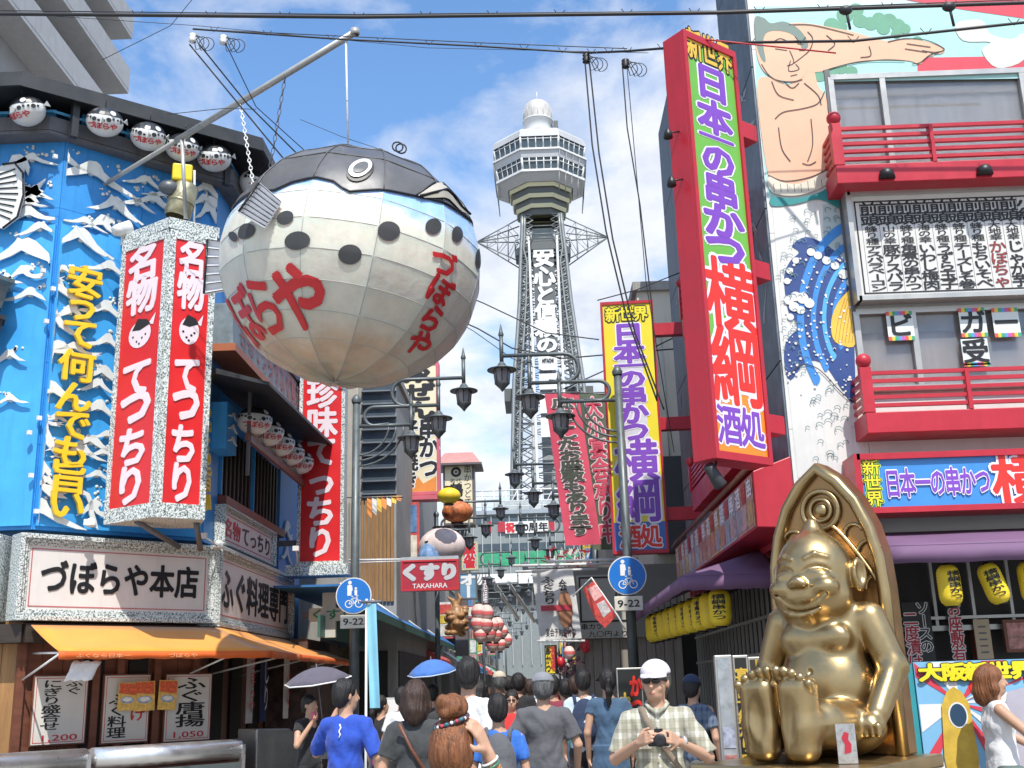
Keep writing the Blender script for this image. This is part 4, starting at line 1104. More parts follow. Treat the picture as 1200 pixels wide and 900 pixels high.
m = MB(); m.slab([(.12, 5.8), (.9, 5.8), (.9, 7.99), (.12, 7.99)], 8.701, 11.5); rp('wall', m, CORE)
zs = [3.0, 4.07, 5.1, 6.2, 7.3, 8.4, 9.5, 10.6, 11.6]
for i in range(len(zs)-1):
    m = MB(); m.box(0, .78, 0, .155, zs[i], zs[i+1]-.005); rp('wall_panel', m, WALLW)
MUT = mat('pale turquoise mural paint', (0.38, 0.66, 0.62), 0.5, var=0.1, scale=3)
for x0, x1 in ((.785, 1.9), (1.905, 3.0), (3.005, 4.1), (4.105, 5.2)):
    m = MB(); m.box(x0, x1, 0, .155, 8.10, 11.6); rp('wall_panel', m, MUT)
m = MB(); m.box(.785, 5.2, .001, .155, 3.72, 4.05); rp('wall_panel', m, WALLW)
# mural: flat print laid in thin sheets
SKIN = mat('mural skin paint', (0.74, 0.43, 0.28), 0.55, var=0.08, scale=2)
LINE = mat('mural ink line', (0.03, 0.03, 0.035), 0.6, var=0)
HAIRG = mat('mural grey green hair paint', (0.17, 0.23, 0.20), 0.6, var=.15)
TREE = mat('mural tree green', (0.13, 0.34, 0.22), 0.6, var=.2, scale=4)
NAVY = mat('mural navy', (0.022, 0.06, 0.22), 0.5, var=.15)
MBLU = mat('mural mid blue', (0.04, 0.24, 0.62), 0.5, var=.15)
MPAL = mat('mural pale blue', (0.55, 0.72, 0.72), 0.5, var=.1)
MGOLD = mat('mural gold', (0.72, 0.46, 0.06), 0.5, var=.15)
MRED = mat('mural rose red', (0.62, 0.05, 0.08), 0.5, var=.1)
MTEAL = mat('mural teal', (0.02, 0.25, 0.25), 0.5, var=.1)
MU = None
mural = rp('mural', (lambda m: m.sheet(FR.pts([(884, 0), (1200, 0), (1200, 14), (884, 14)]), -.003) or m)(MB()), MPAL)
mural.name = 'mural'
def mu(name, pxs, lvl, mt, fr=FR):
    P = fr.pts(pxs)
    if lvl > 1 and len(pxs) > 6:
        n = len(P); P = [tuple(.5*((2*P[i][q])+(P[(i+1) % n][q]-P[i-1][q])*t+(2*P[i-1][q]-5*P[i][q]+4*P[(i+1) % n][q]-P[(i+2) % n][q])*t*t+(-P[i-1][q]+3*P[i][q]-3*P[(i+1) % n][q]+P[(i+2) % n][q])*t**3) for q in (0, 1)) for i in range(n) for t in (0, .25, .5, .75)]
    m = MB(); m.sheet([(max(x, .003), z) for x, z in P], -.004-.003*lvl); return m.make(name, mt, mural)
def mline(pxs, w=.011, lvl=4, mt=None, name='ink_line'):
    P = FR.pts(pxs); P = [(max(x, .01), z) for x, z in P]; m = MB()
    S = []
    for i in range(len(P)-1):
        for k in range(4):
            t = k/4; p0 = P[max(i-1, 0)]; p1 = P[i]; p2 = P[i+1]; p3 = P[min(i+2, len(P)-1)]
            S.append(tuple(.5*((2*p1[q])+(-p0[q]+p2[q])*t+(2*p0[q]-5*p1[q]+4*p2[q]-p3[q])*t*t+(-p0[q]+3*p1[q]-3*p2[q]+p3[q])*t**3) for q in (0, 1)))
    S.append(P[-1])
    for a, b in zip(S, S[1:]):
        d_ = math.hypot(b[0]-a[0], b[1]-a[1]) or 1; nx, nz = -(b[1]-a[1])/d_*w/2, (b[0]-a[0])/d_*w/2
        m.sheet([(a[0]+nx, a[1]+nz), (b[0]+nx, b[1]+nz), (b[0]-nx, b[1]-nz), (a[0]-nx, a[1]-nz)], -.004-.003*lvl)
    return m.make(name, mt or LINE, mural)
mu('mural_sky', [(884, 8), (1200, 8), (1200, 92), (968, 96), (968, 200), (900, 232), (886, 100)], 0, MUT)
mu('mural_ray', [(1060, 0), (1200, 0), (1200, 22), (1130, 12)], 1, MRED)
mu('mural_ray', [(1075, 68), (1200, 66), (1200, 84), (1075, 86)], 1, MRED)
def puffs(C, mt, lvl, name):
    P = []
    cx = sum(c[0] for c in C)/len(C)
    m = MB()
    for i, (x, y, r_) in enumerate(C):
        a, z = FR.pix(x, y); b, _ = FR.pix(x+r_, y); m.disc(a, z, b-a, -.004-.003*lvl-.0002*i, 16)
    o = m.make(name, mt, mural)
    for x, y, r_ in C:
        a, z = FR.pix(x, y); b, _ = FR.pix(x+r_, y); q = MB(); q.ring(a, z, (b-a)*.93, (b-a), -.0065-.003*lvl, 18); 
    return o
puffs([(975, 30, 10), (990, 18, 10), (1003, 12, 9), (1008, 25, 9), (985, 32, 8)], TREE, 1, 'mural_tree')
puffs([(1020, 28, 9), (1030, 22, 8), (1042, 24, 9), (1052, 30, 9), (1060, 34, 7), (1035, 34, 8), (1050, 40, 6), (1075, 48, 6)], TREE, 1.1, 'mural_tree')
puffs([(960, 88, 9), (972, 84, 9), (985, 80, 8), (998, 84, 7)], TREE, 1.2, 'mural_tree')
mu('mural_sleeve', [(1120, 28), (1150, 24), (1160, 40), (1185, 46), (1200, 40), (1200, 70), (1168, 80), (1150, 60), (1160, 50), (1128, 48)], 2, mat('mural grey white', (.62, .6, .55), .5))
# wrestler: torso, arm, head
mu('mural_torso', [(888, 95), (905, 92), (925, 100), (935, 75), (950, 70), (958, 100), (968, 115), (970, 150), (972, 190), (962, 205), (935, 216), (908, 215), (900, 205), (890, 140)], 2, SKIN)
mu('mural_arm', [(922, 32), (945, 28), (980, 34), (1000, 38), (1035, 48), (1055, 46), (1080, 48), (1100, 54), (1107, 60), (1100, 64), (1088, 62), (1094, 66), (1085, 68), (1078, 76), (1066, 72), (1040, 70), (1015, 72), (990, 76), (965, 84), (945, 84), (930, 74)], 2.2, SKIN)
mu('mural_face', [(888, 40), (905, 32), (925, 34), (936, 48), (944, 62), (946, 80), (940, 92), (925, 96), (905, 92), (892, 80), (886, 60)], 3, SKIN)
mu('mural_hair', [(884, 22), (895, 22), (903, 28), (918, 26), (932, 32), (942, 42), (947, 54), (940, 58), (934, 46), (920, 38), (900, 38), (894, 50), (897, 72), (892, 70), (886, 52)], 3.6, HAIRG)
for P in ([(924, 30), (950, 30), (985, 38), (1000, 42)], [(964, 84), (992, 76), (1018, 72), (1060, 72)], [(1040, 50), (1060, 46), (1085, 48), (1106, 58), (1096, 62), (1080, 60)], [(1100, 62), (1088, 66), (1078, 74), (1068, 76)],
          [(968, 42), (978, 52), (970, 60)], [(1018, 55), (1020, 66), (1008, 68)], [(1062, 52), (1090, 56)], [(1060, 58), (1086, 62)], [(926, 72), (924, 84), (936, 82), (932, 76)], [(926, 90), (934, 88)], [(906, 50), (914, 46), (924, 50)], [(934, 52), (941, 53)], [(904, 96), (912, 112), (930, 118)], [(925, 60), (930, 74), (922, 78)], [(950, 140), (952, 170), (946, 190)], [(912, 150), (916, 175), (926, 190)], [(908, 58), (922, 60)], [(936, 60), (943, 60)], [(892, 76), (902, 90), (920, 98), (940, 94)],
          [(918, 96), (928, 104), (936, 98)], [(942, 98), (958, 112), (962, 124)], [(908, 140), (918, 132), (940, 128), (958, 122), (966, 108)], [(940, 192), (948, 194), (956, 190)], [(900, 206), (920, 213), (950, 208), (970, 198)], [(930, 75), (948, 60), (952, 46), (946, 38)]):
    mline(P)
mu('mural_belt', [(900, 208), (915, 214), (935, 216), (955, 208), (974, 200), (974, 212), (955, 224), (930, 230), (904, 226)], 4.5, mat('mural cream', (.66, .62, .5), .5))
for k in range(9): mline([(906+k*8, 214+(2 if k < 5 else -k+4)), (907+k*8, 226-max(0, k-4)*2)], .005, 5)
mu('mural_cloth', [(904, 231), (930, 233), (960, 226), (976, 216), (984, 222), (984, 244), (960, 234), (930, 240), (905, 242)], 3, MTEAL)
# sea: curling swirl of blue bands with foam
mu('mural_foam_sky', [(905, 243), (988, 240), (1000, 560), (935, 560), (920, 420)], 0, MPAL if False else WALLW)
mu('mural_pale_panel', [(964, 240), (988, 238), (996, 350), (1000, 430), (966, 350)], .5, mat('mural pale grey blue', (.42, .50, .50), .5))
def arc_band(cx, cy, r0, r1, a0, a1, mt, lvl, sy=1.5, n=18, name='mural_wave_band'):
    P = [(cx+r1*math.cos(a0+(a1-a0)*i/n), cy-r1*sy*math.sin(a0+(a1-a0)*i/n)) for i in range(n+1)]+[(cx+r0*math.cos(a1-(a1-a0)*i/n), cy-r0*sy*math.sin(a1-(a1-a0)*i/n)) for i in range(n+1)]
    P = [(min(max(x, 916), 1003), y) for x, y in P]
    return mu(name, P, lvl, mt)
mu('mural_wave', [(944, 278), (966, 286), (984, 300), (996, 318), (1001, 340), (1001, 400), (1001, 470), (985, 455), (966, 428), (945, 424), (926, 446), (919, 425), (921, 400), (934, 384), (924, 366), (920, 345), (919, 322), (926, 306), (936, 296), (928, 288)], 1.4, NAVY)
for r0, r1, mt in ((70, 78, MBLU), (56, 62, MBLU), (44, 49, mat('mural bright blue', (.08, .38, .72), .5)), (31, 37, MBLU)): arc_band(1012, 372, r0, r1, 1.7, 3.9, mt, 2)
mu('mural_gold_sail', [(1003, 340), (990, 345), (980, 358), (974, 375), (975, 395), (984, 404), (1003, 402)], 3, MGOLD)
for k in range(6): mline([(978+k*4, 402), (982+k*4, 375), (990+k*3, 350)], .006, 4, mat('mural brown', (.4, .2, .04), .5))
random.seed(3)
m = MB()
for k in range(150):
    x, y = random.uniform(920, 1000), random.uniform(300, 462)
    a, z = FR.pix(x, y)
    if (x-1012)**2+((y-372)/1.5)**2 < 31**2 and random.random() < .7: continue
    m.disc(a, z, random.uniform(.006, .016), -.017-.0001*(k % 9), 7)
tag(m.make('foam_dots', WALLW, mural), kind='stuff')
random.seed(9)
m = MB(); m2 = MB()
def curl(x, y, r_, fl=1, lw=.007):
    a, z = FR.pix(x, y); b, _ = FR.pix(x+r_, y); q = b-a
    L = [(a+fl*q*(1-i*.06)*math.cos(.2+i*.42), z+q*(1-i*.06)*math.sin(.2+i*.42)) for i in range(10)]
    for p, p2 in zip(L, L[1:]):
        d_ = math.hypot(p2[0]-p[0], p2[1]-p[1]) or 1; nx, nz = -(p2[1]-p[1])/d_*lw/2, (p2[0]-p[0])/d_*lw/2
        if min(p[0], p2[0]) > .01: m.sheet([(p[0]+nx, p[1]+nz), (p2[0]+nx, p2[1]+nz), (p2[0]-nx, p2[1]-nz), (p[0]-nx, p[1]-nz)], -.020)
for k in range(75):
    y = random.uniform(245, 330) if k < 45 else random.uniform(345, 440)
    x = random.uniform(912, 985) if k < 45 else random.uniform(916, 945)
    curl(x, y, random.uniform(2.5, 5), random.choice((-1, 1)))
for k in range(26): curl(random.uniform(945, 996), random.uniform(455, 540), random.uniform(3, 6), random.choice((-1, 1)))
tag(m.make('ink_curls', mat('mural grey ink', (.12, .22, .25), .6), mural), kind='stuff')
for C in ([(924, 352, 6), (932, 348, 6), (940, 350, 7), (948, 356, 6), (930, 360, 6), (938, 364, 5), (926, 372, 4)], [(950, 296, 5), (958, 300, 5), (968, 306, 5), (978, 312, 5), (988, 322, 6), (996, 332, 5)], [(922, 330, 4), (925, 318, 4), (932, 306, 4)]):
    puffs(C, WALLW, 4.5, 'mural_foam')
mline([(926, 438), (940, 428), (960, 434), (985, 460), (1003, 474)], .01, 5)
# street side of the building: dim printed panels
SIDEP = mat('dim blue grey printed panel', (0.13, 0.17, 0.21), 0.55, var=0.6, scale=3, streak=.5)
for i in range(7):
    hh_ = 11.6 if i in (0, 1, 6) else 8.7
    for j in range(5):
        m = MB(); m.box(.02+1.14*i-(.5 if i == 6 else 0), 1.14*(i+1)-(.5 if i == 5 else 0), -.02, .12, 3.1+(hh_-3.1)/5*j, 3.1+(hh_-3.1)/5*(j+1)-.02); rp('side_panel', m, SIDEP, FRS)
m = MB(); m.box(.0, 7.99, -.03, .1, 3.0, 3.1); rp('trim', m, RRED, FRS)
# printed strokes on the side panels
m = MB(); random.seed(5)
for k in range(70):
    x, z = random.uniform(.4, 7.6), random.uniform(3.6, 8.3); m.sheet([(x, z), (x+.05, z-.02), (x+random.uniform(.1, .4), z+random.uniform(-.5, .5)), (x+.03, z+.08)], -.024)
tag(rp('printed_strokes', m, mat('grey white print', (.34, .37, .40), .6, var=.3), FRS), kind='stuff')
# windows
FRM = mat('aluminium frame', (0.48, 0.47, 0.44), 0.35, 0.6, var=.1)
CURT = mat('pale curtain behind glass', (0.42, 0.38, 0.37), 0.5, var=.25, scale=1.5, stretch=(6, 6, .5), coat=.6)
def window(x0, x1, z0, z1, splits, curtain, fr=FR):
    m = MB(); m.box(x0, x1, .11, .15, z0, z1); w = rp('window', m, GLASSD, fr)
    n = int((x1-x0)/.045); v = []
    for i in range(n+1): v += [(x0+.045*i, .085+.018*math.sin(i*.9+math.sin(i*.13)*3), z0+.03), (x0+.045*i, .08+.014*math.sin(i*.9+.3), z1-.03)]
    m = MB(); m.add(v, [(2*i, 2*i+2, 2*i+3, 2*i+1) for i in range(n)], 0, True); m.make('curtain', curtain, w)
    m = MB(); m.box(x0, x1, .045, .055, z1-.22, z1-.03); m.make('curtain_pelmet', mat('dusty pelmet', (.30, .26, .24), .8, var=.3), w)
    xs = [x0]+splits+[x1]
    for a, b in zip(xs, xs[1:]):
        mm = MB(); mm.box(a+.03, b-.03, .03, .036, z0+.04, z1-.04); g_ = mm.make('pane', mat('window pane glass', (.9, .92, .92), .03, var=0, trans=.9), w)
    for x in xs: mm = MB(); mm.box(x-.03, x+.03, -.03, .08, z0, z1); mm.make('frame', FRM, w)
    for z in (z0, z1): mm = MB(); mm.box(x0, x1, -.032, .081, z-.03, z+.03); mm.make('frame', FRM, w)
window(.82, 5, 6.9, 8.0, [1.38, 2.9], CURT)
window(.80, 5, 4.45, 5.28, [1.38, 2.6], mat('pinkish curtain behind glass', (0.42, 0.30, 0.26), 0.5, var=.2, scale=1.5, stretch=(6, 6, .5), coat=.6))
m = MB(); m.box(.79, 5.1, .02, .15, 5.3, 6.95); rp('wall_panel', m, WALLW)
m = MB(); m.box(.79, 5.1, .03, .15, 4.06, 4.45); rp('wall_panel', m, WALLW)
m = MB(); m.box(.76, .82, -.02, .16, 4.0, 8.1); rp('trim', m, GREYW)
# balconies with rails, each rail its own piece
def balcony(z0, z1, x0, p, fr=FR, x1=5.2, nr=5):
    m = MB(); m.box(x0, x1, -p, -.0, z0, z0+.21); b = rp('balcony', m, RRED, fr, bev=.008)
    h = z1-z0
    for k in range(nr):
        z = z0+.28+(h-.28)*k/(nr-1)
        m = MB(); m.box(x0+.06, x1, -p+.01, -p+.05, z-.018, z+.018); m.make('rail', RRED, b)
        m = MB(); m.box(x0+.01, x0+.05, -p+.06, -.0, z-.018, z+.018); m.make('rail', RRED, b)
    for x in [x0+.045]+[x0+1.03*i for i in range(1, 5) if x0+1.03*i < x1]:
        t_ = .055 if x < x0+.1 else .02
        m = MB(); m.box(x-t_, x+t_, -p-.005+.0, -p+.075, z0+.211, z1+(.06 if t_ > .03 else 0)); m.make('post', RRED, b)
    m = MB(); m.ell((x0+.045, -p+.035, z1+.13), (.075, .075, .075)); m.make('ball_finial', RRED, b)
q_ = lambda px, py: FR.pix(px, py, -.42)
balcony(q_(1010, 214)[1], q_(1010, 149)[1], q_(978, 140)[0]-.045, .42)
balcony(q_(1040, 507)[1], q_(1040, 436)[1], q_(1013, 425)[0]-.045, .42)
# small balconies along the street side
def sbal(x0, x1, z0, z1, p=.4):
    m = MB(); m.box(x0, x1, -p, -.03, z0, z0+.28); b = rp('balcony', m, RRED, FRS)
    for k in range(5):
        z = z0+.34+(z1-z0-.34)*k/4
        m = MB(); m.box(x0, x1, -p, -p+.04, z-.018, z+.018); m.make('rail', RRED, b)
        m = MB(); m.box(x0, x0+.04, -p+.04, -.03, z-.018, z+.018); m.make('rail', RRED, b)
        m = MB(); m.box(x1-.04, x1, -p+.04, -.03, z-.018, z+.018); m.make('rail', RRED, b)
    for x in (x0, x1):
        m = MB(); m.box(x-.04, x+.04, -p-.02, -p+.06, z0+.28, z1+.05); m.make('post', RRED, b); m = MB(); m.ell((x, -p+.02, z1+.12), (.07, .07, .07)); m.make('ball_finial', RRED, b)
za, zb_ = FRS.pix(812, 546, -.4)[1], FRS.pix(812, 600, -.4)[1]; sbal(FRS.pix(812, 600, -.4)[0], 7.2, zb_, za)
za, zb_ = FRS.pix(797, 340, -.4)[1], FRS.pix(804, 388, -.4)[1]; sbal(FRS.pix(800, 388, -.4)[0], 7.2, zb_, za)

# ------------------------------------------------------------------ menu board
x0, z1 = FR.pix(989, 228, -.15); x1, z0 = FR.pix(995, 352, -.15)
MBD = thing('wall_menu_board', 'large framed wall board of brush-written dish names between the balconies', 'menu board', 2.6+.80, 10.85, z0)
H_ = z1-z0; WB = 4.2
m = MB(); m.box(0, WB, 0, .12, 0, H_); m.make('board', mat('cream white board face', (0.62, 0.61, 0.58), 0.4, var=.05), MBD)
for q in ((0, WB, -.02, .03), (0, WB, H_-.03, H_+.02), (-.02, .03, -.02, H_+.02)):
    m = MB(); m.box(q[0], q[1], -.05, .12, q[2], q[3]); m.make('frame', FRM, MBD)
m = MB(); 
for q in ((.07, WB-.05, .06, .075), (.07, WB-.05, H_-.10, H_-.085), (.07, .085, .06, H_-.09)): m.box(q[0], q[1], -.004, -.001, q[2], q[3])
m.make('border_line', BLK, MBD)
cols = [('アスパラベーコン', '蜂り種'), ('豚アスパラ', '山の幸'), ('角煮の串かつ', '蜂り種'), ('いわし梅肉', '海の幸'), ('うずら玉子', '蜂り種'), ('チーズしそ巻', '蜂り種'), ('もちいそべ', '蜂り種'), ('かぼちゃ', '大地幸'), ('じゃが芋', '大地幸'), ('つくね', '山の幸'), ('味噌豚', '蜂り種'), ('牛ロース', '海の幸'), ('えび', '海の幸'), ('たこ', '海の幸')]
cx0 = .13; 
for i, (a, b) in enumerate(cols):
    w = .178 if i < 9 else .225
    m = MB()
    m.vtext('前頭' if i < 9 else ('小結' if i == 9 else '関脇'), cx0+.005, H_-.11, cx0+w-.01, H_*.69, -.004, .05, fill=1.0)
    m.vtext(b, cx0+.03, H_*.685, cx0+w-.03, H_*.51, -.004, .03, fill=.98)
    m.make('column_heading', BLK, MBD)
    m = MB(); m.vtext(a, cx0+.015, H_*.50, cx0+w-.01, .085, -.0045, .045, fill=1.0); m.make('dish_name', BLK if i != 7 else mat('dark red ink', (.22, .03, .03), .5), MBD)
    m = MB(); m.box(cx0-.004, cx0-.001, -.003, -.001, .08, H_-.1); m.make('column_line', GREYW, MBD)
    cx0 += w+.004
# lamps over the board
for i, x in enumerate((.35, 1.35, 2.35)):
    t = thing('board_lamp', 'black spotlight under the upper balcony, %s along the menu board' % ['first', 'second', 'third'][i], 'lamp', 2.6+.80+x, 10.7, z1+.05)
    m = MB(); m.tube([(0, .15, .14), (0, -.12, .1)], .012, 6); m.make('arm', BLK, t)
    m = MB(); m.lathe([(.03, .06), (.07, .03), (.085, -.05), (.001, -.045)], 12, (0, -.14, .03)); m.make('lamp_head', BLK, t)
# paper notes in the window
NOTE = mat('white note paper', (.66, .72, .70), .5, var=.04)
cc = [(.65, .1, .08), (.75, .55, .05), (.05, .35, .2), (.1, .3, .6), (.5, .1, .4)]
for ch, px, py, hs in (('ビ', 1055, 382, 1), ('ガ', 1140, 378, 1), ('ー', 1179, 378, 1), ('受', 1143, 412, 1)):
    x, z = FR.pix(px, py, -.04)
    t = thing('paper_note', {'ビ': 'leftmost of the paper notes with a coloured border inside the lower window', 'ガ': 'middle paper note of the top row in the lower window', 'ー': 'rightmost paper note, reading a single long stroke', '受': 'lower paper note hanging below the middle one'}[ch], 'note', 2.6+x, 10.955, z)
    s = .135 if ch != '受' else .135
    m = MB(); m.box(-s, s, 0, .004, -s, s); m.make('paper', NOTE, t)
    for k in range(8):
        for e_ in (-1, 1):
            mm = MB(); mm.box(-s+k*s/4, -s+(k+1)*s/4-.002, -.002, -.0005, e_*s-.022, e_*s+.022) if ch != '受' or e_ < 0 else mm.box(-s+k*s/4, -s+(k+1)*s/4-.002, -.002, -.0005, -s-.01, -s+.01)
            mm.make('coloured_square', mat('note square %d' % (k % 5), cc[k % 5], .5, var=0), t)
    m = MB(); v, f = glyph(ch, .06); m.flat(v, f, lambda a, b: (a*.23, b*.23), -.004); m.make('lettering', BLK, t)
# ------------------------------------------------------------------ blue shop fascia
x0, z1 = FR.pix(1003, 536, -.4); _, z0 = FR.pix(1004, 600, -.4)
BS = thing('fascia_sign', 'blue shop fascia with purple characters and a red frame over the purple awning', 'sign', 2.6+x0, 10.6, z0)
H_ = z1-z0
m = MB(); m.box(0, 4.0, .01, .4, 0, H_); m.make('board', mat('bright blue sign face', (0.05, 0.25, 0.62), 0.35, var=.1), BS)
for q in ((0, 4.0, -.02, .035), (0, 4.0, H_-.03, H_+.03), (-.03, .03, -.02, H_+.03)):
    m = MB(); m.box(q[0], q[1], -.03, .38, q[2], q[3]); m.make('frame', RRED, BS)
PUR = mat('sign purple', (0.20, 0.06, 0.46), .4, var=.05); LIL = mat('pale outline print', (.80, .76, .84), .4, var=.03); SRED = mat('sign bright red', (.72, .03, .02), .4, var=.06); SYEL = mat('sign yellow', (.80, .68, .02), .4, var=.08)
def outlined_v(t, s, x0, z1, x1, z0, y, mt, off=.05, oo=.12, om=None, nm='lettering', fill=.9):
    m = MB(); m.vtext(s, x0, z1, x1, z0, y+.003, oo, fill=fill); m.make('letter_outline', om or LIL, t)
    m = MB(); m.vtext(s, x0, z1, x1, z0, y, off, fill=fill); m.make(nm, mt, t)
def outlined_h(t, s, x0, x1, z0, z1, y, mt, off=.05, oo=.13, om=None):
    n = len(s); w = (x1-x0)/n
    for q, mm, yy, nm in ((oo, om or LIL, y+.003, 'letter_outline'), (off, mt, y, 'lettering')):
        m = MB()
        for i, ch in enumerate(s):
            v, f = glyph(ch, q); m.flat(v, f, lambda a, b: (x0+w*(i+.5)+a*w*.9, (z0+z1)/2+b*(z1-z0)*.92), yy)
        m.make(nm, mm, t)
outlined_v(BS, '新世界', .05, H_-.03, .21, .04, -.006, BLK, .12, .22, mat('sign lime', (.45, .75, .08), .4))
m = MB(); m.vtext('新世界', .05, H_-.03, .21, .04, -.009, .03, fill=.9); m.make('lettering', SYEL, BS)
outlined_h(BS, '日本一の串かつ', .25, 1.25, .12, H_-.13, -.006, PUR)
outlined_h(BS, '横綱', 1.28, 2.35, .02, H_-.02, -.006, SRED)
# ------------------------------------------------------------------ purple awnings
PURC = mat('purple canvas', (0.16, 0.085, 0.165), 0.75, var=0.12, scale=2, bump=.12, bscale=8)
PA = thing('purple_awning', 'purple canvas awning wrapping the corner below the blue fascia', 'awning', 2.6, 11, 0)
zt, zb = 2.98, 2.76; p = 1.15
Wd = lambda L: [(a-2.6, b-11, c) for a, b, c in L]
c0, c1 = (2.9, 10.98), (2.35, 9.85)
tops_ = [(7.5, 10.9), (2.62, 10.98), (2.56, 18.0)]; frs_ = [(7.5, 9.75), (3.15, 9.75), (1.55, 11.2), (1.55, 18.0)]
def sheetpart(A, B, C, D, sag, name='canvas'):
    v, f = sagsheet(Vector(A), Vector(B), Vector(C), Vector(D), 12, 4, sag); m = MB(); m.add(Wd(v), f, 0, True)
    o = m.make(name, PURC, PA); q = o.modifiers.new('t', 'SOLIDIFY'); q.thickness = .008
ZT, ZF = 2.98, 2.72
sheetpart((7.5, 10.95, ZT), (3.05, 10.95, ZT), (3.05, 9.75, ZF), (7.5, 9.75, ZF), .02)
sheetpart((2.58, 12.9, 3.08), (2.59, 12.92, 3.08), (1.55, 12.0, ZF), (2.62, 12.0, ZF), .01)
sheetpart((2.58, 12.9, 3.08), (2.58, 18.6, 3.08), (1.55, 18.6, ZF), (1.55, 12.0, ZF), .02)
for A, B in (((7.5, 9.75), (3.05, 9.75)), ((2.62, 12.0), (1.55, 12.0)), ((1.55, 12.0), (1.55, 18.6))):
    v = []; n = 20
    for i in range(n+1):
        x, y = A[0]+(B[0]-A[0])*i/n, A[1]+(B[1]-A[1])*i/n; v += [(x, y, ZF), (x, y, ZF-.15-.006*math.sin(i*1.9))]
    m = MB(); m.add(Wd(v), [(2*i, 2*i+2, 2*i+3, 2*i+1) for i in range(n)], 0, True); o = m.make('valance', PURC, PA); q = o.modifiers.new('t', 'SOLIDIFY'); q.thickness = .008; q.offset = 0
# red-ended signbox with food photographs above the street-side awning
BX = thing('menu_light_box', 'long red box of food photographs above the street side awning', 'sign', 2.6, 11, 0)
BXF = Fr(2.2, 18, R(-90)); bzb, bzt = BXF.pix(883, 621)[1], BXF.pix(880, 554)[1]
v = [(-.4, .0, bzb), (-.01, .0, bzb-.02), (-.01, 6.6, bzb-.02), (-.4, 6.6, bzb), (-.4, .0, bzt), (-.01, .0, bzt+.14), (-.01, 6.6, bzt+.14), (-.4, 6.6, bzt)]
bh = bzt-bzb
m = MB(); m.hull8(v); m.make('casing', RRED, BX, bev=.01)
pic = [mat('printed menu photo %d' % i, c, .35, var=.75, scale=14) for i, c in enumerate([(.5, .22, .2), (.35, .38, .48), (.5, .3, .12), (.48, .3, .33), (.3, .3, .4), (.5, .17, .12)])]
for k in range(6):
    y0 = .05+k*1.08
    m = MB(); m.box(-.408, -.402, y0, y0+1.04, bzb+.02, bzt-.02); m.make('picture_panel', pic[k], BX)
    for q in range(3):
        m = MB(); m.box(-.414, -.409, y0+.06+q*.33, y0+.32+q*.33, bzb+.05, bzb+bh*.52); m.make('food_photo', pic[(k+q+2) % 6], BX)
        m = MB(); g_ = glyph('串揚酒'[q], .05)
        m.add([(-.412-l*.0003, y0+.18+q*.33-a*.24, bzb+bh*.74+b*bh*.36) for a, b, l in g_[0]], g_[1]); m.make('lettering', REDL if q % 2 else LIL, BX)
m = MB(); m.tube([(-.44, -.05, bzt+.03), (-.44, 6.6, bzt+.03)], .02); m.tube([(-.40, -.05, bzt+.09), (-.40, 6.6, bzt+.09)], .02); m.make('top_pipe', BROWN, BX)

# ------------------------------------------------------------------ ground floor front, dim
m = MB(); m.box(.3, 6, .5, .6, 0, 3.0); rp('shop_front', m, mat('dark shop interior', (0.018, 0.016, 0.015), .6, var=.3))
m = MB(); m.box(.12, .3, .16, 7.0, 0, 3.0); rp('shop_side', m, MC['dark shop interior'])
m = MB(); m.box(-.02, .16, -.02, .16, 0, 3.0); rp('corner_pillar', m, mat('grey tiled pillar', (.25, .25, .25), .4))
BAR = mat('pale metal bars', (.42, .42, .4), .35, .5, var=.1)
for k in range(12):
    m = MB(); m.box(.6+k*.38, .63+k*.38, .38, .41, 2.10, 2.75); rp('transom_bar', m, BAR)
m = MB(); m.box(.3, 6, .36, .42, 2.05, 2.10); rp('transom', m, BAR); m = MB(); m.box(.3, 6, .34, .42, 2.16, 2.19); rp('transom', m, BAR)
for x in (1.02, 1.15, 1.75, 2.5): m = MB(); m.box(x-.04, x+.04, .36, .48, 0, 2.05); rp('door_frame', m, BROWN)
for k in range(24):
    m = MB(); m.box(.3+k*.28, .325+k*.28, -.02, .01, .9, 2.75); rp('side_window_bar', m, BAR, FRS)
for z in (1.9, 2.3):
    m = MB(); m.box(.2, 7.0, -.03, .0, z, z+.035); rp('side_rail', m, BAR, FRS)
# posters in the doorway
def poster(px0, px1, py0, py1, dy, name, label, bgm, items, cat='poster', fr=FR, root=(2.6, 11)):
    x0, z1 = fr.pix(px0, py0, dy); x1, z0 = fr.pix(px1, py1, dy)
    t = thing(name, label, cat, *fr.w(x0, dy, 0).xy, z0, fr.a); w, h = x1-x0, z1-z0
    m = MB(); m.box(0, w, 0, .01, 0, h); m.make('sheet', bgm, t)
    for s, u0, u1, v0, v1, mm, off, om in items:
        if om is not None: m = MB(); m.vtext(s, u0*w, v1*h, u1*w, v0*h, -.003, off+.10, fill=.95); m.make('letter_outline', om, t)
        m = MB(); m.vtext(s, u0*w, v1*h, u1*w, v0*h, -.006, off, fill=.95); m.make('lettering', mm, t)
    return t, w, h
DKR = mat('dark crimson print', (.4, .02, .04), .5, var=0); WHP = mat('white print', (.75, .75, .74), .5, var=0); DKG = mat('black poster', (.015, .017, .016), .5)
poster(1056, 1098, 706, 780, .3, 'door_poster', 'black door poster with white and crimson characters behind the arch of the gold statue', DKG, [('ソースの', .5, .95, .2, 1, BLK, .03, WHP), ('二度漬け禁止', .02, .5, -.5, .85, DKR, .04, WHP)])
poster(1108, 1134, 704, 778, .3, 'door_poster', 'narrow door poster with crimson characters below the first yellow lantern', DKG, [('お座敷有', .05, .95, .0, 1, DKR, .04, WHP)])
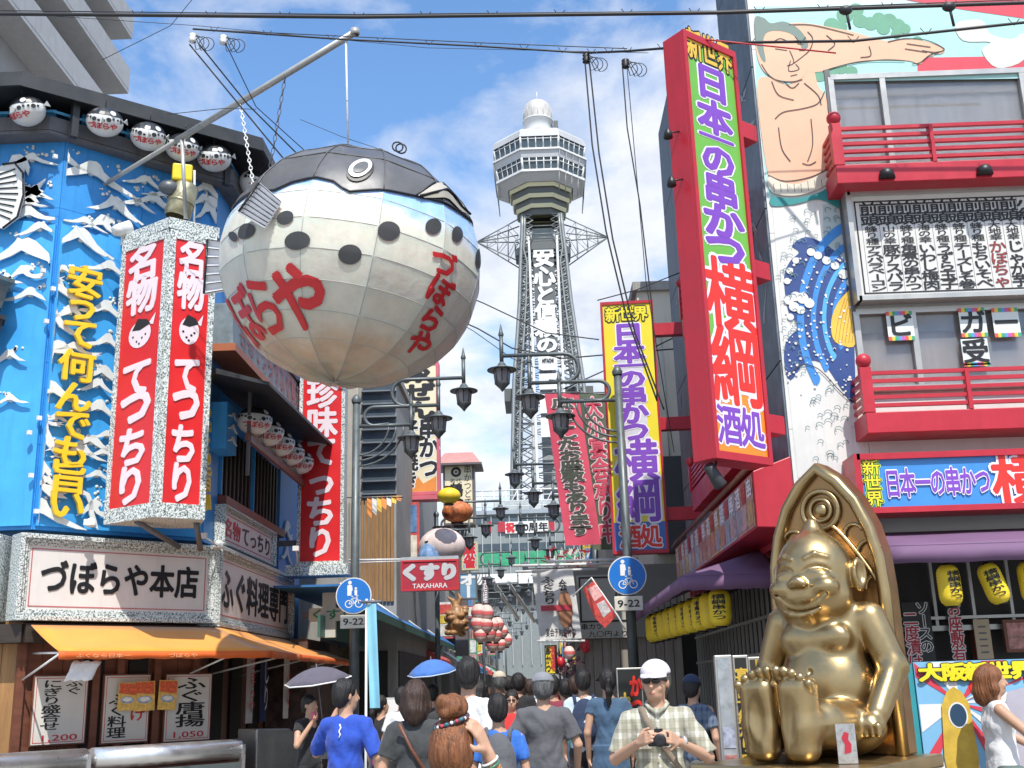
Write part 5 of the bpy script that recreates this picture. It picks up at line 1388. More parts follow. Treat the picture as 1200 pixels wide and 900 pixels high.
t, w, h = poster(1140, 1165, 726, 772, .32, 'notice_sheet', 'beige notice sheet on the door right of the crimson poster', mat('beige notice paper', (.45, .36, .25), .6), [])
m = MB()
for k in range(5): m.box(.04, w-.04, -.003, 0, h*(.15+.16*k), h*(.19+.16*k))
m.make('printed_lines', GREYW, t)
t, w, h = poster(1178, 1215, 730, 760, .3, 'framed_picture', 'small framed food picture at the right edge of the shop front', pic[0], [])
m = MB(); m.box(-.03, w, -.02, .02, -.03, 0); m.box(-.03, w, -.02, .02, h, h+.03); m.box(-.03, 0, -.02, .02, 0, h); m.make('frame', BROWN, t)
# ------------------------------------------------------------------ yellow paper lanterns
YLAN = mat('yellow lantern paper', (0.82, 0.60, 0.03), 0.5, var=.12, scale=6)
bsdf(YLAN).inputs['Subsurface Weight'].default_value = .3
def ylantern(label, x, y, ztop, h, r_, tilt=0, group=None, text='横綱串かつ'):
    t = thing('paper_lantern', label, 'lantern', x, y, ztop, 0, group); t.rotation_euler = (0, tilt, random.uniform(-.4, .4))
    prof = []; nrib = 14
    for i in range(nrib*2+1):
        q = i/(nrib*2); rr = r_*(1-.55*abs(2*q-1)**6)*(1 if i % 2 else .965); prof.append((rr, -h*(1-q)))
    m = MB(); m.lathe(prof, 20); m.make('paper_shade', YLAN, t)
    m = MB(); m.lathe([(.001, -h-.012), (r_*.5, -h-.012), (r_*.5, -h+.01)], 16); m.lathe([(r_*.5, -.01), (r_*.5, .012), (.001, .012)], 16); m.make('end_cap', BLK, t)
    m = MB()
    for i, ch in enumerate(text):
        v, f = glyph(ch, .04); m.add([((r_*1.015+l*.0003)*math.sin(a*1.1), -(r_*1.015+l*.0003)*math.cos(a*1.1), -h*.16-h*.68*(i+.5-b*.9)/len(text)) for a, b, l in v], f)
    m.make('lettering', BLK, t)
    m = MB(); m.tube([(0, 0, 0), (0, 0, .12)], .006, 5); m.make('cord', BLK, t)
    return t
xz = lambda px, py, Y: atY(px, py, Y)
for i, (px, py, tl) in enumerate(((1109, 662, 0.02), (1154, 661, .28), (1203, 658, .05))):
    p_ = xz(px, py, 9.95); ylantern('yellow paper lantern under the front awning, ' + ['nearest the gold statue', 'tilted one in the middle', 'cut by the right edge of the photo'][i], p_.x, p_.y, p_.z, .36, .10, -tl, 'yellow lanterns under the front awning')
names_ = ['nearest', 'second', 'third', 'fourth', 'fifth', 'sixth', 'seventh', 'eighth', 'ninth', 'farthest']
for i in range(10):
    y = 12.3+i*.5; ylantern('yellow paper lantern under the street side awning, %s of the row' % names_[i], 1.98-i*.03, y, 2.60, .40, .125, 0, 'yellow lanterns under the street side awning')
# ------------------------------------------------------------------ green vertical sign on red arms
G = Fr(.1545*9.5, 9.5, R(38)); gx0, gx1 = .155, .905
GS = thing('vertical_sign', 'tall green vertical sign in a red box projecting from the mural corner', 'sign', *G.w(gx0, 0, 0).xy, 0, R(38))
w = gx1-gx0; z0, z1 = 3.52, 7.78
m = MB(); m.box(0, w, .0, .25, z0, z1); m.make('casing', RRED, GS, bev=.008)
for q in ((-.0, w, z0, z0+.07), (0, w, z1-.07, z1), (0, .045, z0+.07, z1-.07), (w-.045, w, z0+.07, z1-.07)):
    m = MB(); m.box(q[0], q[1], -.035, -.001, q[2], q[3]); m.make('frame', RRED, GS)
def cell(fr, px, py): return fr.pix(px, py)
zo = G.pix(880, 465)[1]
m = MB(); m.box(.045, w-.045, -.012, -.001, zo, z1-.07); m.make('green_face', mat('sign face green', (0.15, 0.43, 0.06), .35, var=.08, streak=.08), GS)
m = MB(); m.box(.045, w-.045, -.012, -.001, z0+.07, zo-.002); m.make('orange_face', mat('sign face orange', (0.82, 0.25, 0.02), .35, var=.08), GS)
def gz(py, px=860): return G.pix(px, py)[1]
outlined_h(GS, '新世界', .06, w-.06, gz(82, 838), gz(48, 838), -.016, MGOLD, .05, .16, BLK)
L_ = [('日', 88, 127), ('本', 127, 165), ('一', 158, 180), ('の', 175, 212), ('串', 208, 248), ('か', 246, 280), ('つ', 276, 312)]
for ch, a, b in L_:
    za, zb_2 = gz(a, 850), gz(b, 855); h_ = za-zb_2
    outlined_v(GS, ch, w*.5-.215, za, w*.5+.215, zb_2, -.016, PUR, .09, .17, LIL, fill=.95 if ch not in 'つか' else 1.12)
outlined_v(GS, '横', .09, gz(312), w-.07, gz(388), -.016, SRED, .05, .13, LIL, fill=.98)
outlined_v(GS, '綱', .09, gz(388), w-.07, gz(474), -.016, SRED, .05, .13, LIL, fill=.98)
outlined_h(GS, '酒処', .07, w-.07, gz(525, 875), gz(480, 875), -.016, PUR, .05, .15, LIL)
for z in (7.0, 5.5, 3.95):
    m = MB(); m.box(w-.12, w+.33, .06, .22, z-.09, z+.09); m.make('arm', RRED, GS, bev=.005)
m = MB(); m.tube([(.05, .1, z1), (1.55, -.65, z1-.05)], .008, 6); m.make('stay_wire', RRED, GS)
t = thing('sign_spotlight', 'grey cylinder spotlight hanging below the green sign', 'spotlight', *G.w(.25, .1, 0).xy, 3.40)
m = MB(); m.lathe([(.001, .1), (.05, .1), (.06, -.1), (.065, -.12), (.001, -.11)], 14); o = m.make('lamp_head', DKGREY, t); o.rotation_euler = (R(30), R(-35), 0); m = MB(); m.tube([(0, 0, 0), (.03, .0, .12)], .012, 6); m.make('arm', DKGREY, t)
for zz_, l_ in ((6.7, 'upper'), (6.2, 'lower')):
    q = G.w(gx0-.12, .15, 0); t = thing('sign_spotlight', '%s small black lamp on the left edge of the green sign' % l_, 'spotlight', q.x, q.y, zz_)
    m = MB(); m.lathe([(.02, .04), (.04, 0), (.045, -.05), (.001, -.045)], 10); o = m.make('lamp_head', BLK, t); m = MB(); m.tube([(0, 0, 0), (.12, .05, .04)], .008, 6); m.make('arm', BLK, t)
# ------------------------------------------------------------------ yellow vertical sign further down
Yf = Fr(atY(703, 353, 17.1).x, 17.1, R(-3))
YS = thing('vertical_sign', 'tall yellow vertical sign with purple characters behind the right street lamp', 'sign', Yf.o.x, 17.1, 0, R(-3))
w = .85; z0, z1 = Yf.pix(740, 649)[1], Yf.pix(740, 353)[1]
m = MB(); m.box(0, w, 0, .22, z0, z1); m.make('casing', RRED, YS, bev=.008)
for q in ((0, w, z0, z0+.05), (0, w, z1-.05, z1), (0, .035, z0+.05, z1-.05), (w-.035, w, z0+.05, z1-.05)):
    m = MB(); m.box(q[0], q[1], -.03, -.001, q[2], q[3]); m.make('frame', RRED, YS)
yz = lambda py: Yf.pix(740, py)[1]
m = MB(); m.box(.035, w-.035, -.012, -.001, yz(612), z1-.05); m.make('yellow_face', mat('sign face yellow', (0.80, 0.66, 0.03), .4, var=.1, scale=1), YS)
m = MB(); m.box(.035, w-.035, -.012, -.001, z0+.05, yz(612)-.002); m.make('blue_face', mat('sign face blue', (0.05, 0.14, 0.45), .4, var=.1), YS)
m = MB(); m.prism([(w*.28, yz(378)), (w*.72, yz(378)), (w*.76, yz(500)), (w*.86, yz(605)), (w*.14, yz(605)), (w*.24, yz(500))], -.015, -.013); m.make('pale_panel', mat('pale grey print', (.62, .6, .66), .4, var=.1), YS)
outlined_h(YS, '新世界', .08, w-.10, yz(377), yz(360), -.02, SYEL, .06, .2, BLK)
for ch, a, b in (('日', 380, 404), ('本', 403, 425), ('一', 421, 437), ('の', 434, 455), ('串', 454, 474), ('か', 473, 497), ('つ', 494, 518)):
    outlined_v(YS, ch, w*.5-.21, yz(a), w*.5+.21, yz(b), -.02, PUR, .09, .18, LIL, fill=1.0)
outlined_v(YS, '横', .14, yz(518), w-.11, yz(564), -.02, PUR, .05, .13, LIL, fill=.98)
outlined_v(YS, '綱', .14, yz(564), w-.11, yz(612), -.02, PUR, .05, .13, LIL, fill=.98)
outlined_h(YS, '酒処', .12, w-.10, yz(643), yz(616), -.02, SRED, .06, .16, LIL)
for py in (386, 497, 603):
    m = MB(); z = yz(py); m.box(w, w+.62, .05, .20, z-.1, z+.1); m.make('arm', RRED, YS)
# ------------------------------------------------------------------ street lamps: three hanging lanterns on stepped arms
GLS = mat('lamp frosted glass', (0.34, 0.34, 0.36), 0.25, var=.1, scale=6)
def lamp_proto():
    t = thing('street_lamp', '', 'street lamp', 0, 0)
    m = MB(); m.tube([(0, 0, 0), (0, 0, 6.35)], [.085, .06], 14); m.lathe([(.075, 6.3), (.085, 6.36), (.05, 6.42), (.001, 6.46)], 12); m.make('pole', POLEG, t)
    m = MB(); m.lathe([(.14, 0), (.14, .5), (.09, .62)], 14); m.make('pole_base', POLEG, t)
    X = (.92, 1.38, 1.81); Z = (5.9, 6.22, 6.68)
    for i, (x, z) in enumerate(zip(X, Z)):
        if i == 0: P = [(0, 0, z), (x, 0, z)]
        else:
            zp = Z[i-1]; r_ = (z-zp)/2; xa = X[i-1]-.62 if i == 1 else X[i-1]-.55
            P = [(xa+.25, 0, zp+.02)]+[(xa-r_*math.sin(a), 0, zp+r_-r_*math.cos(a)) for a in [math.pi*k/10 for k in range(11)]]+[(x, 0, z)]
        m = MB(); m.tube(P, .032, 8); m.make('arm', POLEG, t)
        m = MB(); m.tube([(x, 0, z-.13), (x, 0, z+.33)], .032, 8); m.lathe([(.04, .33), (.045, .36), (.03, .40), (.012, .50), (.001, .54)], 8, (x, 0, z)); a_ = m.make('finial', POLEG, t)
        m = MB(); m.lathe([(.03, .0), (.06, -.03), (.08, -.07), (.20, -.115), (.235, -.125), (.235, -.14), (.13, -.125)], 16, (x, 0, z-.1)); m.make('lamp_shade', POLEG, t)
        m = MB(); m.lathe([(.125, -.125), (.13, -.18), (.105, -.34), (.001, -.34)], 8, (x, 0, z-.1), sm=False); g = m.make('lamp_glass', GLS, t)
        m = MB()
        for k in range(8):
            a = math.pi/4*k; m.tube([(x+.13*math.cos(a), .13*math.sin(a), z-.235), (x+.108*math.cos(a), .108*math.sin(a), z-.445)], .009, 4)
        m.make('glazing_bars', POLEG, g)
        m = MB(); m.lathe([(.12, -.335), (.12, -.36), (.04, -.44), (.02, -.47), (.001, -.49)], 10, (x, 0, z-.1)); m.make('bottom_cap', POLEG, t)
    for k in range(3):
        r_ = .42+.10*k; m = MB(); m.tube([(r_*math.sin(a)*1.0+.0, 0, 5.86-r_*.9+r_*.9*(1-math.cos(a))) if False else (.02+r_*1.25*math.sin(a), 0, 5.9-.9*r_-.12+(.9*r_+.12)*(1-math.cos(a))) for a in [math.pi/2*q/8 for q in range(9)]], .018, 6); m.make('curved_brace', POLEG, t)
    return t
LP = lamp_proto()
def setlamp(o, x, y, flip, lab):
    o.location = (x, y, 0); o.rotation_euler = (0, 0, math.pi if flip else 0); o['label'] = lab; o['group'] = 'street lamps along the shopping street'
setlamp(LP, -2.92, 18.0, 0, 'nearest left street lamp with three hanging lanterns, beside the red vertical sign')
right_y = (16.8, 25.8, 34.5, 46, 60, 78); left_y = (31, 43.5, 57, 74, 95)
for i, y in enumerate(right_y):
    setlamp(copy_tree(LP), 1.38, y, 1, ['nearest right street lamp with three lanterns, in front of the yellow sign', 'second street lamp on the right side, partly behind the red cloth banners', 'third street lamp on the right side of the street', 'fourth street lamp on the right side, far down the street', 'fifth street lamp on the right side, far down the street', 'farthest street lamp on the right side'][i])
for i, y in enumerate(left_y):
    setlamp(copy_tree(LP), -2.75, y, 0, ['second street lamp on the left side, in front of the pink roofed sign tower', 'third street lamp on the left side of the street', 'fourth street lamp on the left side, far down the street', 'fifth street lamp on the left side, far down the street', 'farthest street lamp on the left side'][i])
# round blue path signs
SBLU = mat('road sign blue', (0.01, 0.16, 0.55), .35, var=.05)
def roadsign(px, py, Y, lab):
    c = atY(px, py, Y); t = thing('road_sign', lab, 'road sign', c.x, Y, c.z)
    def disc3(r0, y0, y1, mt, nm): m = MB(); m.lathe([(.001, y0), (r0, y0), (r0, y1), (.001, y1)], 32, sm=False); m.v = [(x, z, y) for x, y, z in m.v]; m.f = [q[::-1] for q in m.f]; m.make(nm, mt, t)
    disc3(.285, -.005, .015, WHITEM, 'rim'); disc3(.268, -.012, -.006, SBLU, 'face')
    m = MB(); W_ = -.016
    m.disc(-.06, .205, .03, W_, 10); m.sheet([(-.10, .16), (-.06, .175), (-.025, .16), (-.015, .08), (-.03, .075), (-.035, .0), (-.10, .0), (-.10, .08)], W_)
    m.disc(.035, .11, .02, W_, 10); m.sheet([(.012, .085), (.06, .085), (.055, .0), (.018, .0)], W_)
    for x in (-.075, .085): m.ring(x, -.13, .048, .062, W_, 16)
    for a, b in (((-.075, -.13), (-.02, -.04)), ((-.02, -.04), (.06, -.04)), ((.06, -.04), (.01, -.13)), ((.01, -.13), (-.02, -.04)), ((.01, -.13), (-.075, -.13)), ((.06, -.04), (.085, -.13)), ((.045, .0), (.06, -.04)), ((.045, .0), (.075, .0)), ((-.035, -.01), (-.005, -.01))):
        d_ = math.hypot(b[0]-a[0], b[1]-a[1]); nx, nz = -(b[1]-a[1])/d_*.006, (b[0]-a[0])/d_*.006
        m.sheet([(a[0]+nx, a[1]+nz), (b[0]+nx, b[1]+nz), (b[0]-nx, b[1]-nz), (a[0]-nx, a[1]-nz)], W_)
    m.make('pictogram', WHP, t)
    m = MB(); m.box(-.21, .21, -.01, .012, -.51, -.30); m.make('time_plate', mat('cream plate', (.62, .6, .52), .4), t, bev=.01)
    m = MB(); m.htext('9-22', -.16, .16, -.455, -.355, -.014, .03); m.make('time_text', BLK, t)
    m = MB(); m.box(-.03, .03, .016, .1, -.2, .0); m.box(-.03, .03, .016, .1, -.45, -.38); m.make('bracket', POLEG, t)
roadsign(414.5, 698, 17.8, 'round blue pedestrian and bicycle sign on the left lamp pole')
roadsign(735, 674.5, 16.6, 'round blue pedestrian and bicycle sign on the right lamp pole')

# ------------------------------------------------------------------ generic flat sign facing down the street
CREAM = mat('cream sign face', (0.72, 0.64, 0.44), .5, var=.08); PINKF = mat('dull pink frame', (0.55, 0.12, 0.16), .5, var=.15)
def board(label, px0, px1, py0, py1, Y, face, frame, items, th=.18, fw=.04, a=0.0, name='hanging_sign', cat='sign', group=None, parts=True):
    P0 = atY(px0, (py0+py1)/2, Y); P1 = atY(px1, (py0+py1)/2, Y); z1, z0 = atY((px0+px1)/2, py0, Y).z, atY((px0+px1)/2, py1, Y).z
    t = thing(name, label, cat, P0.x, Y, z0, a, group); w, h = P1.x-P0.x, z1-z0
    m = MB(); m.box(0, w, 0, th, 0, h); m.make('casing', frame, t)
    m = MB(); m.box(fw, w-fw, -.012, -.001, fw, h-fw); m.make('sign_face', face, t)
    for q in ((0, w, 0, fw), (0, w, h-fw, h), (0, fw, fw, h-fw), (w-fw, w, fw, h-fw)):
        m = MB(); m.box(q[0], q[1], -.03, -.001, q[2], q[3]); m.make('frame', frame, t)
    for d, s, u0, u1, v0, v1, mt, off, om in items:
        if om:
            m = MB(); (m.vtext(s, u0*w, v1*h, u1*w, v0*h, -.015, off+.11) if d == 'v' else m.htext(s, u0*w, u1*w, v0*h, v1*h, -.015, off+.11)); m.make('letter_outline', om, t)
        m = MB(); (m.vtext(s, u0*w, v1*h, u1*w, v0*h, -.020, off) if d == 'v' else m.htext(s, u0*w, u1*w, v0*h, v1*h, -.020, off)); m.make('lettering', mt, t)
    return t, w, h
t, w, h = board('tall red vertical sign with white characters and a fish, beyond the blue building', 350, 404, 400, 662, 21.3, REDP, GRAN, [('v', '珍味てっちり', .19, .81, .03, .82, PINKW, .07, None)], th=.3, fw=.07)
m = MB(); m.disc(w*.5, h*.87, .2, -.02, 18, rz=.17); m.make('fish_belly', PINKW, t); m = MB(); m.disc(w*.5, h*.90, .14, -.023, 12, rz=.06); m.make('fish_back', BLK, t)
m = MB(); m.box(-.14, w+.14, -.3, .3, -.22, -.02); m.make('ledge', GRAN, t)
m = MB(); m.box(-.6, 0, .1, .2, h*.5, h*.5+.1); m.box(-.6, 0, .1, .2, .4, .5); m.make('bracket', GREYW, t)
t, w, h = board('cream vertical sign, brush characters and painted flames, pink frame', 466.5, 515, 425, 580, 29.5, CREAM, PINKF, [('v', 'ゑぜん', .16, .86, .56, .98, BLK, .10, None), ('v', '串かつ', .52, .96, .12, .57, BLK, .08, WHP), ('v', '好み焼き', .06, .46, .05, .56, BLK, .07, WHP)], th=.35, fw=.08)
m = MB(); m.prism([(.1, .09), (w-.1, .09), (w-.1, .5), (w*.6, .3), (w*.4, .62), (w*.2, .25)], -.0145, -.0135); m.make('painted_flames', mat('orange print', (.7, .25, .05), .5), t)
m = MB(); m.box(-.3, w+.1, -.1, .4, -.14, -.02); m.make('bracket', PINKF, t)
t, w, h = board('red pharmacy sign with grey white characters under a silver strip', 470, 537.5, 656, 692, 24, mat('dull red sign face', (.42, .03, .05), .45, var=.2), REDL, [('h', 'くすり', .06, .93, .36, .84, mat('silver grey letters', (.55, .55, .56), .4), .16, None), ('h', 'TAKAHARA', .2, .8, .08, .23, WHP, .02, None)], th=.22)
m = MB(); m.box(0, w, -.02, .24, h, h+.07); m.make('silver_strip', STEEL, t)
m = MB(); m.tube([(-1.15, .1, h+.06), (0, .1, h+.04)], .02); m.tube([(-1.15, .1, h-.0), (0, .1, h+.0)], .012); m.make('bracket', WHITEM, t)
t, w, h = board('cream sign tower with brush characters under a small pink roof', 519.5, 556, 544, 615, 40, CREAM, mat('grey brown post', (.12, .10, .10), .5), [('v', '鶴亀家', .24, .62, .02, .68, BLK, .06, None), ('v', '串かつどて', .68, .90, .3, .97, BLK, .0, None), ('h', '名代', .22, .6, .69, .76, BLK, .0, None)], th=.9, fw=.07)
m = MB(); m.hull8([(-.25, -.3, h), (w+.25, -.3, h), (w+.25, 1.2, h), (-.25, 1.2, h), (.05, .3, h+.5), (w-.05, .3, h+.5), (w-.05, .7, h+.5), (.05, .7, h+.5)]); m.make('roof', mat('pink metal roof', (.45, .22, .20), .5, var=.15), t)
m = MB(); m.box(-.3, w+.3, -.35, 1.25, h-.08, h-.005); m.make('eave', MC['grey brown post'], t)
m = MB(); m.disc(w*.42, h*.87, .19, -.016, 18); m.make('round_emblem', BLK, t); m = MB(); m.ring(w*.42, h*.87, .05, .09, -.019, 12); m.make('emblem_ring', CREAM, t)
m = MB(); m.box(w*.3, w*.7, .3, .7, -4.6, -.01); m.make('post', MC['grey brown post'], t)
t, w, h = board('blue mahjong sign with red characters and a bulb border', 541, 560, 635, 668, 38, mat('light blue sign', (.15, .3, .45), .4, var=.2), mat('yellow white bulbs', (.6, .55, .35), .4, var=.5, scale=30), [('v', '麻雀', .14, .80, .03, .97, REDL, .12, WHP)], th=.3, fw=.06)
board('blue sign with white strokes below the mahjong sign', 538, 559, 671, 702, 37, MC['light blue sign'], GREYW, [('v', 'オー', .1, .9, .05, .95, WHP, .12, None)], th=.3)
board('small dark red vertical sign far along the left side', 565, 572, 676, 712, 48, mat('maroon', (.22, .04, .07), .5), GREYW, [('v', '酒場', .1, .9, .1, .9, WHP, .02, None)], th=.3)
# white pharmacy cross
c = atY(386, 720, 21); t = thing('pharmacy_cross', 'white cross-shaped pharmacy sign with green characters', 'sign', c.x, 21, c.z)
m = MB(); m.box(-.38, .5, -.02, .1, -.12, .12); m.box(-.13, .12, -.024, .104, .121, .40); m.box(-.13, .12, -.024, .104, -.42, -.121); m.make('cross', mat('grey white plastic', (.5, .52, .47), .4), t)
m = MB(); m.htext('くすり', -.30, .44, -.09, .09, -.023, .04); m.make('lettering', mat('dark green print', (.02, .2, .08), .5), t)
m = MB(); m.box(-.5, -.38, 0, .08, -.05, .05); m.make('bracket', GREYW, t)
# cloth banners
def banner(label, px0, px1, py0, py1, Y, mt, items, lean=0.0, wave=.04, name='cloth_banner'):
    P0, P1 = atY(px0, py0, Y), atY(px1, py0, Y); z0 = atY(px0, py1, Y).z; t = thing(name, label, 'banner', P0.x, Y, z0)
    w, h = P1.x-P0.x, P0.z-z0; S = lambda x, z: wave*math.sin(x/w*4+z*1.1)*(1-z/h*.5)
    nx, nz = 10, 22; v = [(w*i/nx+lean*(1-j/nz), S(w*i/nx, h*j/nz), h*j/nz) for i in range(nx+1) for j in range(nz+1)]
    m = MB(); m.add(v, [(i*(nz+1)+j, (i+1)*(nz+1)+j, (i+1)*(nz+1)+j+1, i*(nz+1)+j+1) for i in range(nx) for j in range(nz)], 0, True); m.make('cloth', mt, t)
    for s, u0, u1, v0, v1, mm, off, om in items:
        for q, y_, m_, nm in ((off+.11, -.012, om, 'letter_outline'), (off, -.022, mm, 'lettering')):
            if m_ is None: continue
            m = MB(); m.vtext(s, u0*w, v1*h, u1*w, v0*h, y_, q); m.v = [(x+lean*(1-z/h), y+S(x, z), z) for x, y, z in m.v]; m.make(nm, m_, t)
    m = MB(); m.tube([(-.05, 0, h+.02), (w+.05, 0, h+.02)], .015, 6); m.make('top_rod', GREYW, t)
    return t, w, h
BNR = mat('rose red banner cloth', (.60, .07, .12), .75, var=.15, scale=3); DGR = mat('dark olive print', (.06, .07, .05), .6)
banner('long rose red cloth banner with dark characters edged in white, left of the pair', 638, 678, 462, 640, 23, BNR, [('広々としたお座敷もあります', .2, .78, .06, .97, DGR, .08, mat('pinkish white', (.75, .6, .6), .5))], lean=.32)
banner('dark olive cloth banner with rose red characters edged in white, right of the pair', 676, 710, 462, 645, 23.4, mat('olive banner cloth', (.10, .12, .08), .75, var=.2), [('大小宴会承り中', .24, .78, .04, .97, BNR, .05, MC['pinkish white'])], lean=.22)
t, w, h = banner('crumpled white hanging banner printed with a menu over the street', 623, 671, 668, 750, 18.6, mat('white banner cloth', (.66, .65, .63), .7, var=.25, scale=2.5), [('ふぐちり', .2, .5, .5, .9, BLK, .05, None), ('会席', .62, .80, .5, .85, BLK, .03, None)], lean=.1, wave=.06)
m = MB(); m.tube([(.05, 0, -.02), (w+.15, 0, -.04)], .02); m.make('bottom_rod', WHITEM, t)
m = MB(); m.box(w*.12+.05, w*.88+.05, -.07, -.068, h*.40, h*.48); m.make('red_strip', MC['dull red sign face'], t)
m = MB(); m.htext('宴会予約受付中', .2, w, .04, .17, -.08, .04); m.make('lettering', BLK, t)
m = MB(); m.ell((w*.78, -.05, h*.42), (.12, .01, .3)); m.make('printed_bottle', mat('brown print', (.35, .16, .08), .5), t)
# red diamond flag on a white rod frame
c = atY(702, 706, 16.4); t = thing('diamond_flag', 'red fish-patterned flag held aslant by white rods on the right pole', 'flag', c.x, 16.4, c.z, 0)
Q = lambda L: [(atY(a, b, 16.4).x-c.x, atY(a, b, 16.4).z-c.z) for a, b in L]
m = MB(); m.prism(Q([(683, 690), (697, 680), (722, 722), (709, 736), (697, 724)]), -.01, .01); m.make('cloth', mat('red patterned cloth', (.55, .06, .05), .7, var=.5, scale=12), t)
for k, (L, nm_) in enumerate((([(688, 690), (698, 685), (706, 698), (697, 705)], 'pink_print'), ([(699, 708), (708, 703), (716, 716), (707, 724)], 'pale_print'))):
    m = MB(); m.prism(Q(L), -.014, -.011); m.make(nm_, mat(nm_, ((.75, .4, .38), (.55, .5, .5))[k], .6, var=.5, scale=25), t)
P = Q([(671, 699), (693, 677), (724, 722), (733, 738)]); m = MB(); m.tube([(a, 0, b) for a, b in P], .014, 6); m.make('rod', WHITEM, t)
# light blue nobori flag at left
t, w, h = banner('narrow light blue standing flag behind the boy in the blue shirt', 429, 441, 708, 830, 10.5, mat('light blue flag cloth', (.25, .55, .68), .7, var=.15, scale=3), [], lean=.04, wave=.03, name='standing_flag')
m = MB(); m.tube([(0, .03, -1.6), (0, .03, h+.05)], .012); m.make('flag_pole', WHITEM, t)
# ------------------------------------------------------------------ buildings of the street
CONC = mat('weathered concrete', (.30, .29, .27), .75, var=.2, scale=1, streak=.5, bump=.15, bscale=10)
BEIGE = mat('beige tile wall', (.42, .38, .32), .6, var=.12, streak=.3); CRW = mat('cream wall', (.62, .58, .48), .6, var=.08, streak=.25)
def bld(label, x0, x1, y0, y1, H, mt, floors, z_first=3.2, wmat=None, dx=1.4, name='shop_building', face=1, side=None):
    """plain town building; windows on the end facing the camera (face) and on the street side (side=-1 left row looks right, 1 right row looks left)"""
    t = thing(name, label, 'building', x0, y0)
    m = MB(); m.box(0, x1-x0, 0, y1-y0, 0, H); m.make('wall', mt, t)
    m = MB(); m.box(-.08, x1-x0+.08, -.08, y1-y0+.08, H, H+.18); m.make('parapet', CONC, t)
    wm = wmat or GLASSD
    for f_ in range(floors):
        z = z_first+f_*3.0
        if z+1.6 > H: break
        if face:
            n = max(1, int((x1-x0)/dx))
            for i in range(n):
                a = (x1-x0)*(i+.18)/n; b = (x1-x0)*(i+.82)/n; m = MB(); m.box(a, b, -.02, .05, z, z+1.5); w_ = m.make('window', wm, t)
                m = MB(); m.box(a-.05, b+.05, -.09, -.0, z-.08, z-.005); m.box((a+b)/2-.025, (a+b)/2+.025, -.05, -.021, z, z+1.5); m.make('frame', FRM, w_)
        if side:
            xx = x1-x0 if side < 0 else 0; s_ = 1 if side < 0 else -1; n = max(1, int((y1-y0)/2.4))
            for i in range(n):
                a = (y1-y0)*(i+.2)/n; b = (y1-y0)*(i+.8)/n; m = MB(); m.box(xx-.05*s_, xx+.02*s_, a, b, z, z+1.5); w_ = m.make('window', wm, t)
                m = MB(); m.box(xx, xx+.1*s_, a-.05, b+.05, z-.08, z-.005); m.box(xx+.021*s_, xx+.05*s_, (a+b)/2-.03, (a+b)/2+.03, z, z+1.5); m.make('frame', FRM, w_)
    m = MB(); m.box(.2, x1-x0-.2, -.03, .05, .0, 2.5); m.make('shop_opening', MC['dark shop interior'], t)
    if side:
        xx = x1-x0 if side < 0 else 0; s_ = 1 if side < 0 else -1
        m = MB(); m.box(xx-.05*s_, xx+.03*s_, .3, y1-y0-.3, 0, 2.5); m.make('shop_opening', MC['dark shop interior'], t)
    return t
# left neighbour, its end wall seen between the red sign and the cream sign
t = bld('grey concrete building with dark louvred windows behind the left street lamp', -9, -3.25, 26, 37, 8.9, CONC, 0, side=-1)
def onb(t, px0, px1, py0, py1, Y, y0, y1, nm, mt):
    a, b = atY(px0, py1, Y), atY(px1, py0, Y); o = t.location; m = MB(); m.box(a.x-o.x, b.x-o.x, y0, y1, a.z, b.z); return m.make(nm, mt, t)
onb(t, 404, 421, 440, 700, 26, -.10, -.001, 'pilaster', BEIGE)
for k in range(9):
    w_ = onb(t, 425, 463, 446+k*15, 458+k*15, 26, -.02, .02, 'window', mat('blue grey glass', (.07, .09, .11), .15)); onb(t, 424, 465, 458+k*15, 461+k*15, 26, -.14, -.001, 'louvre', mat('grey metal louvre', (.22, .24, .26), .4, .4))
for k in range(9): onb(t, 423+k*4.4, 426.6+k*4.4, 585, 705, 26, -.06, -.001, 'timber_plank', WOOD)
for k in range(5): onb(t, 405+k*3.4, 407.6+k*3.4, 590, 705, 26, -.16, -.101, 'metal_rib', CONC)
# other left row buildings
bld('beige building behind the pink framed sign', -9, -3.6, 37.1, 46, 7.2, BEIGE, 1, side=-1)
bld('low grey shop on the left side past the sign tower', -10, -3.7, 46.1, 60, 5.6, CONC, 1, side=-1)
bld('dull white shop on the left, middle of the street', -10, -3.7, 60.1, 80, 6.2, BEIGE, 1, side=-1)
bld('farthest left shop row block', -10, -3.8, 80.1, 108, 6.4, CONC, 1, side=-1)
# right row
t = bld('cream walled building between the two vertical signs', 2.15, 8, 20.5, 30, 9.0, CRW, 0, side=1)
onb(t, 776, 803, 540, 606, 20.5, -.5, -.001, 'dark_unit', mat('dark grey cladding', (.06, .065, .07), .6)); onb(t, 770, 800, 608, 650, 20.5, -.6, -.001, 'dark_unit', MC['dark grey cladding'])
m = MB(); 
for k in range(3): m.tube([(.05+.18*k, -.04, 8.2), (.06+.18*k, -.04, 5.4)], .012, 5)
m.make('drain_pipe', FRM, t)
bld('pale block on the right side behind the cloth banners', 1.9, 8, 30.1, 44, 6.4, BEIGE, 1, side=1)
bld('grey shop block further along the right side', 2.0, 8, 44.1, 62, 5.8, CONC, 1, side=1)
bld('white shop block on the right, middle distance', 2.1, 8, 62.1, 84, 6.2, CRW, 1, side=1)
bld('farthest right shop block', 2.2, 8, 84.1, 108, 6.0, CONC, 1, side=1)
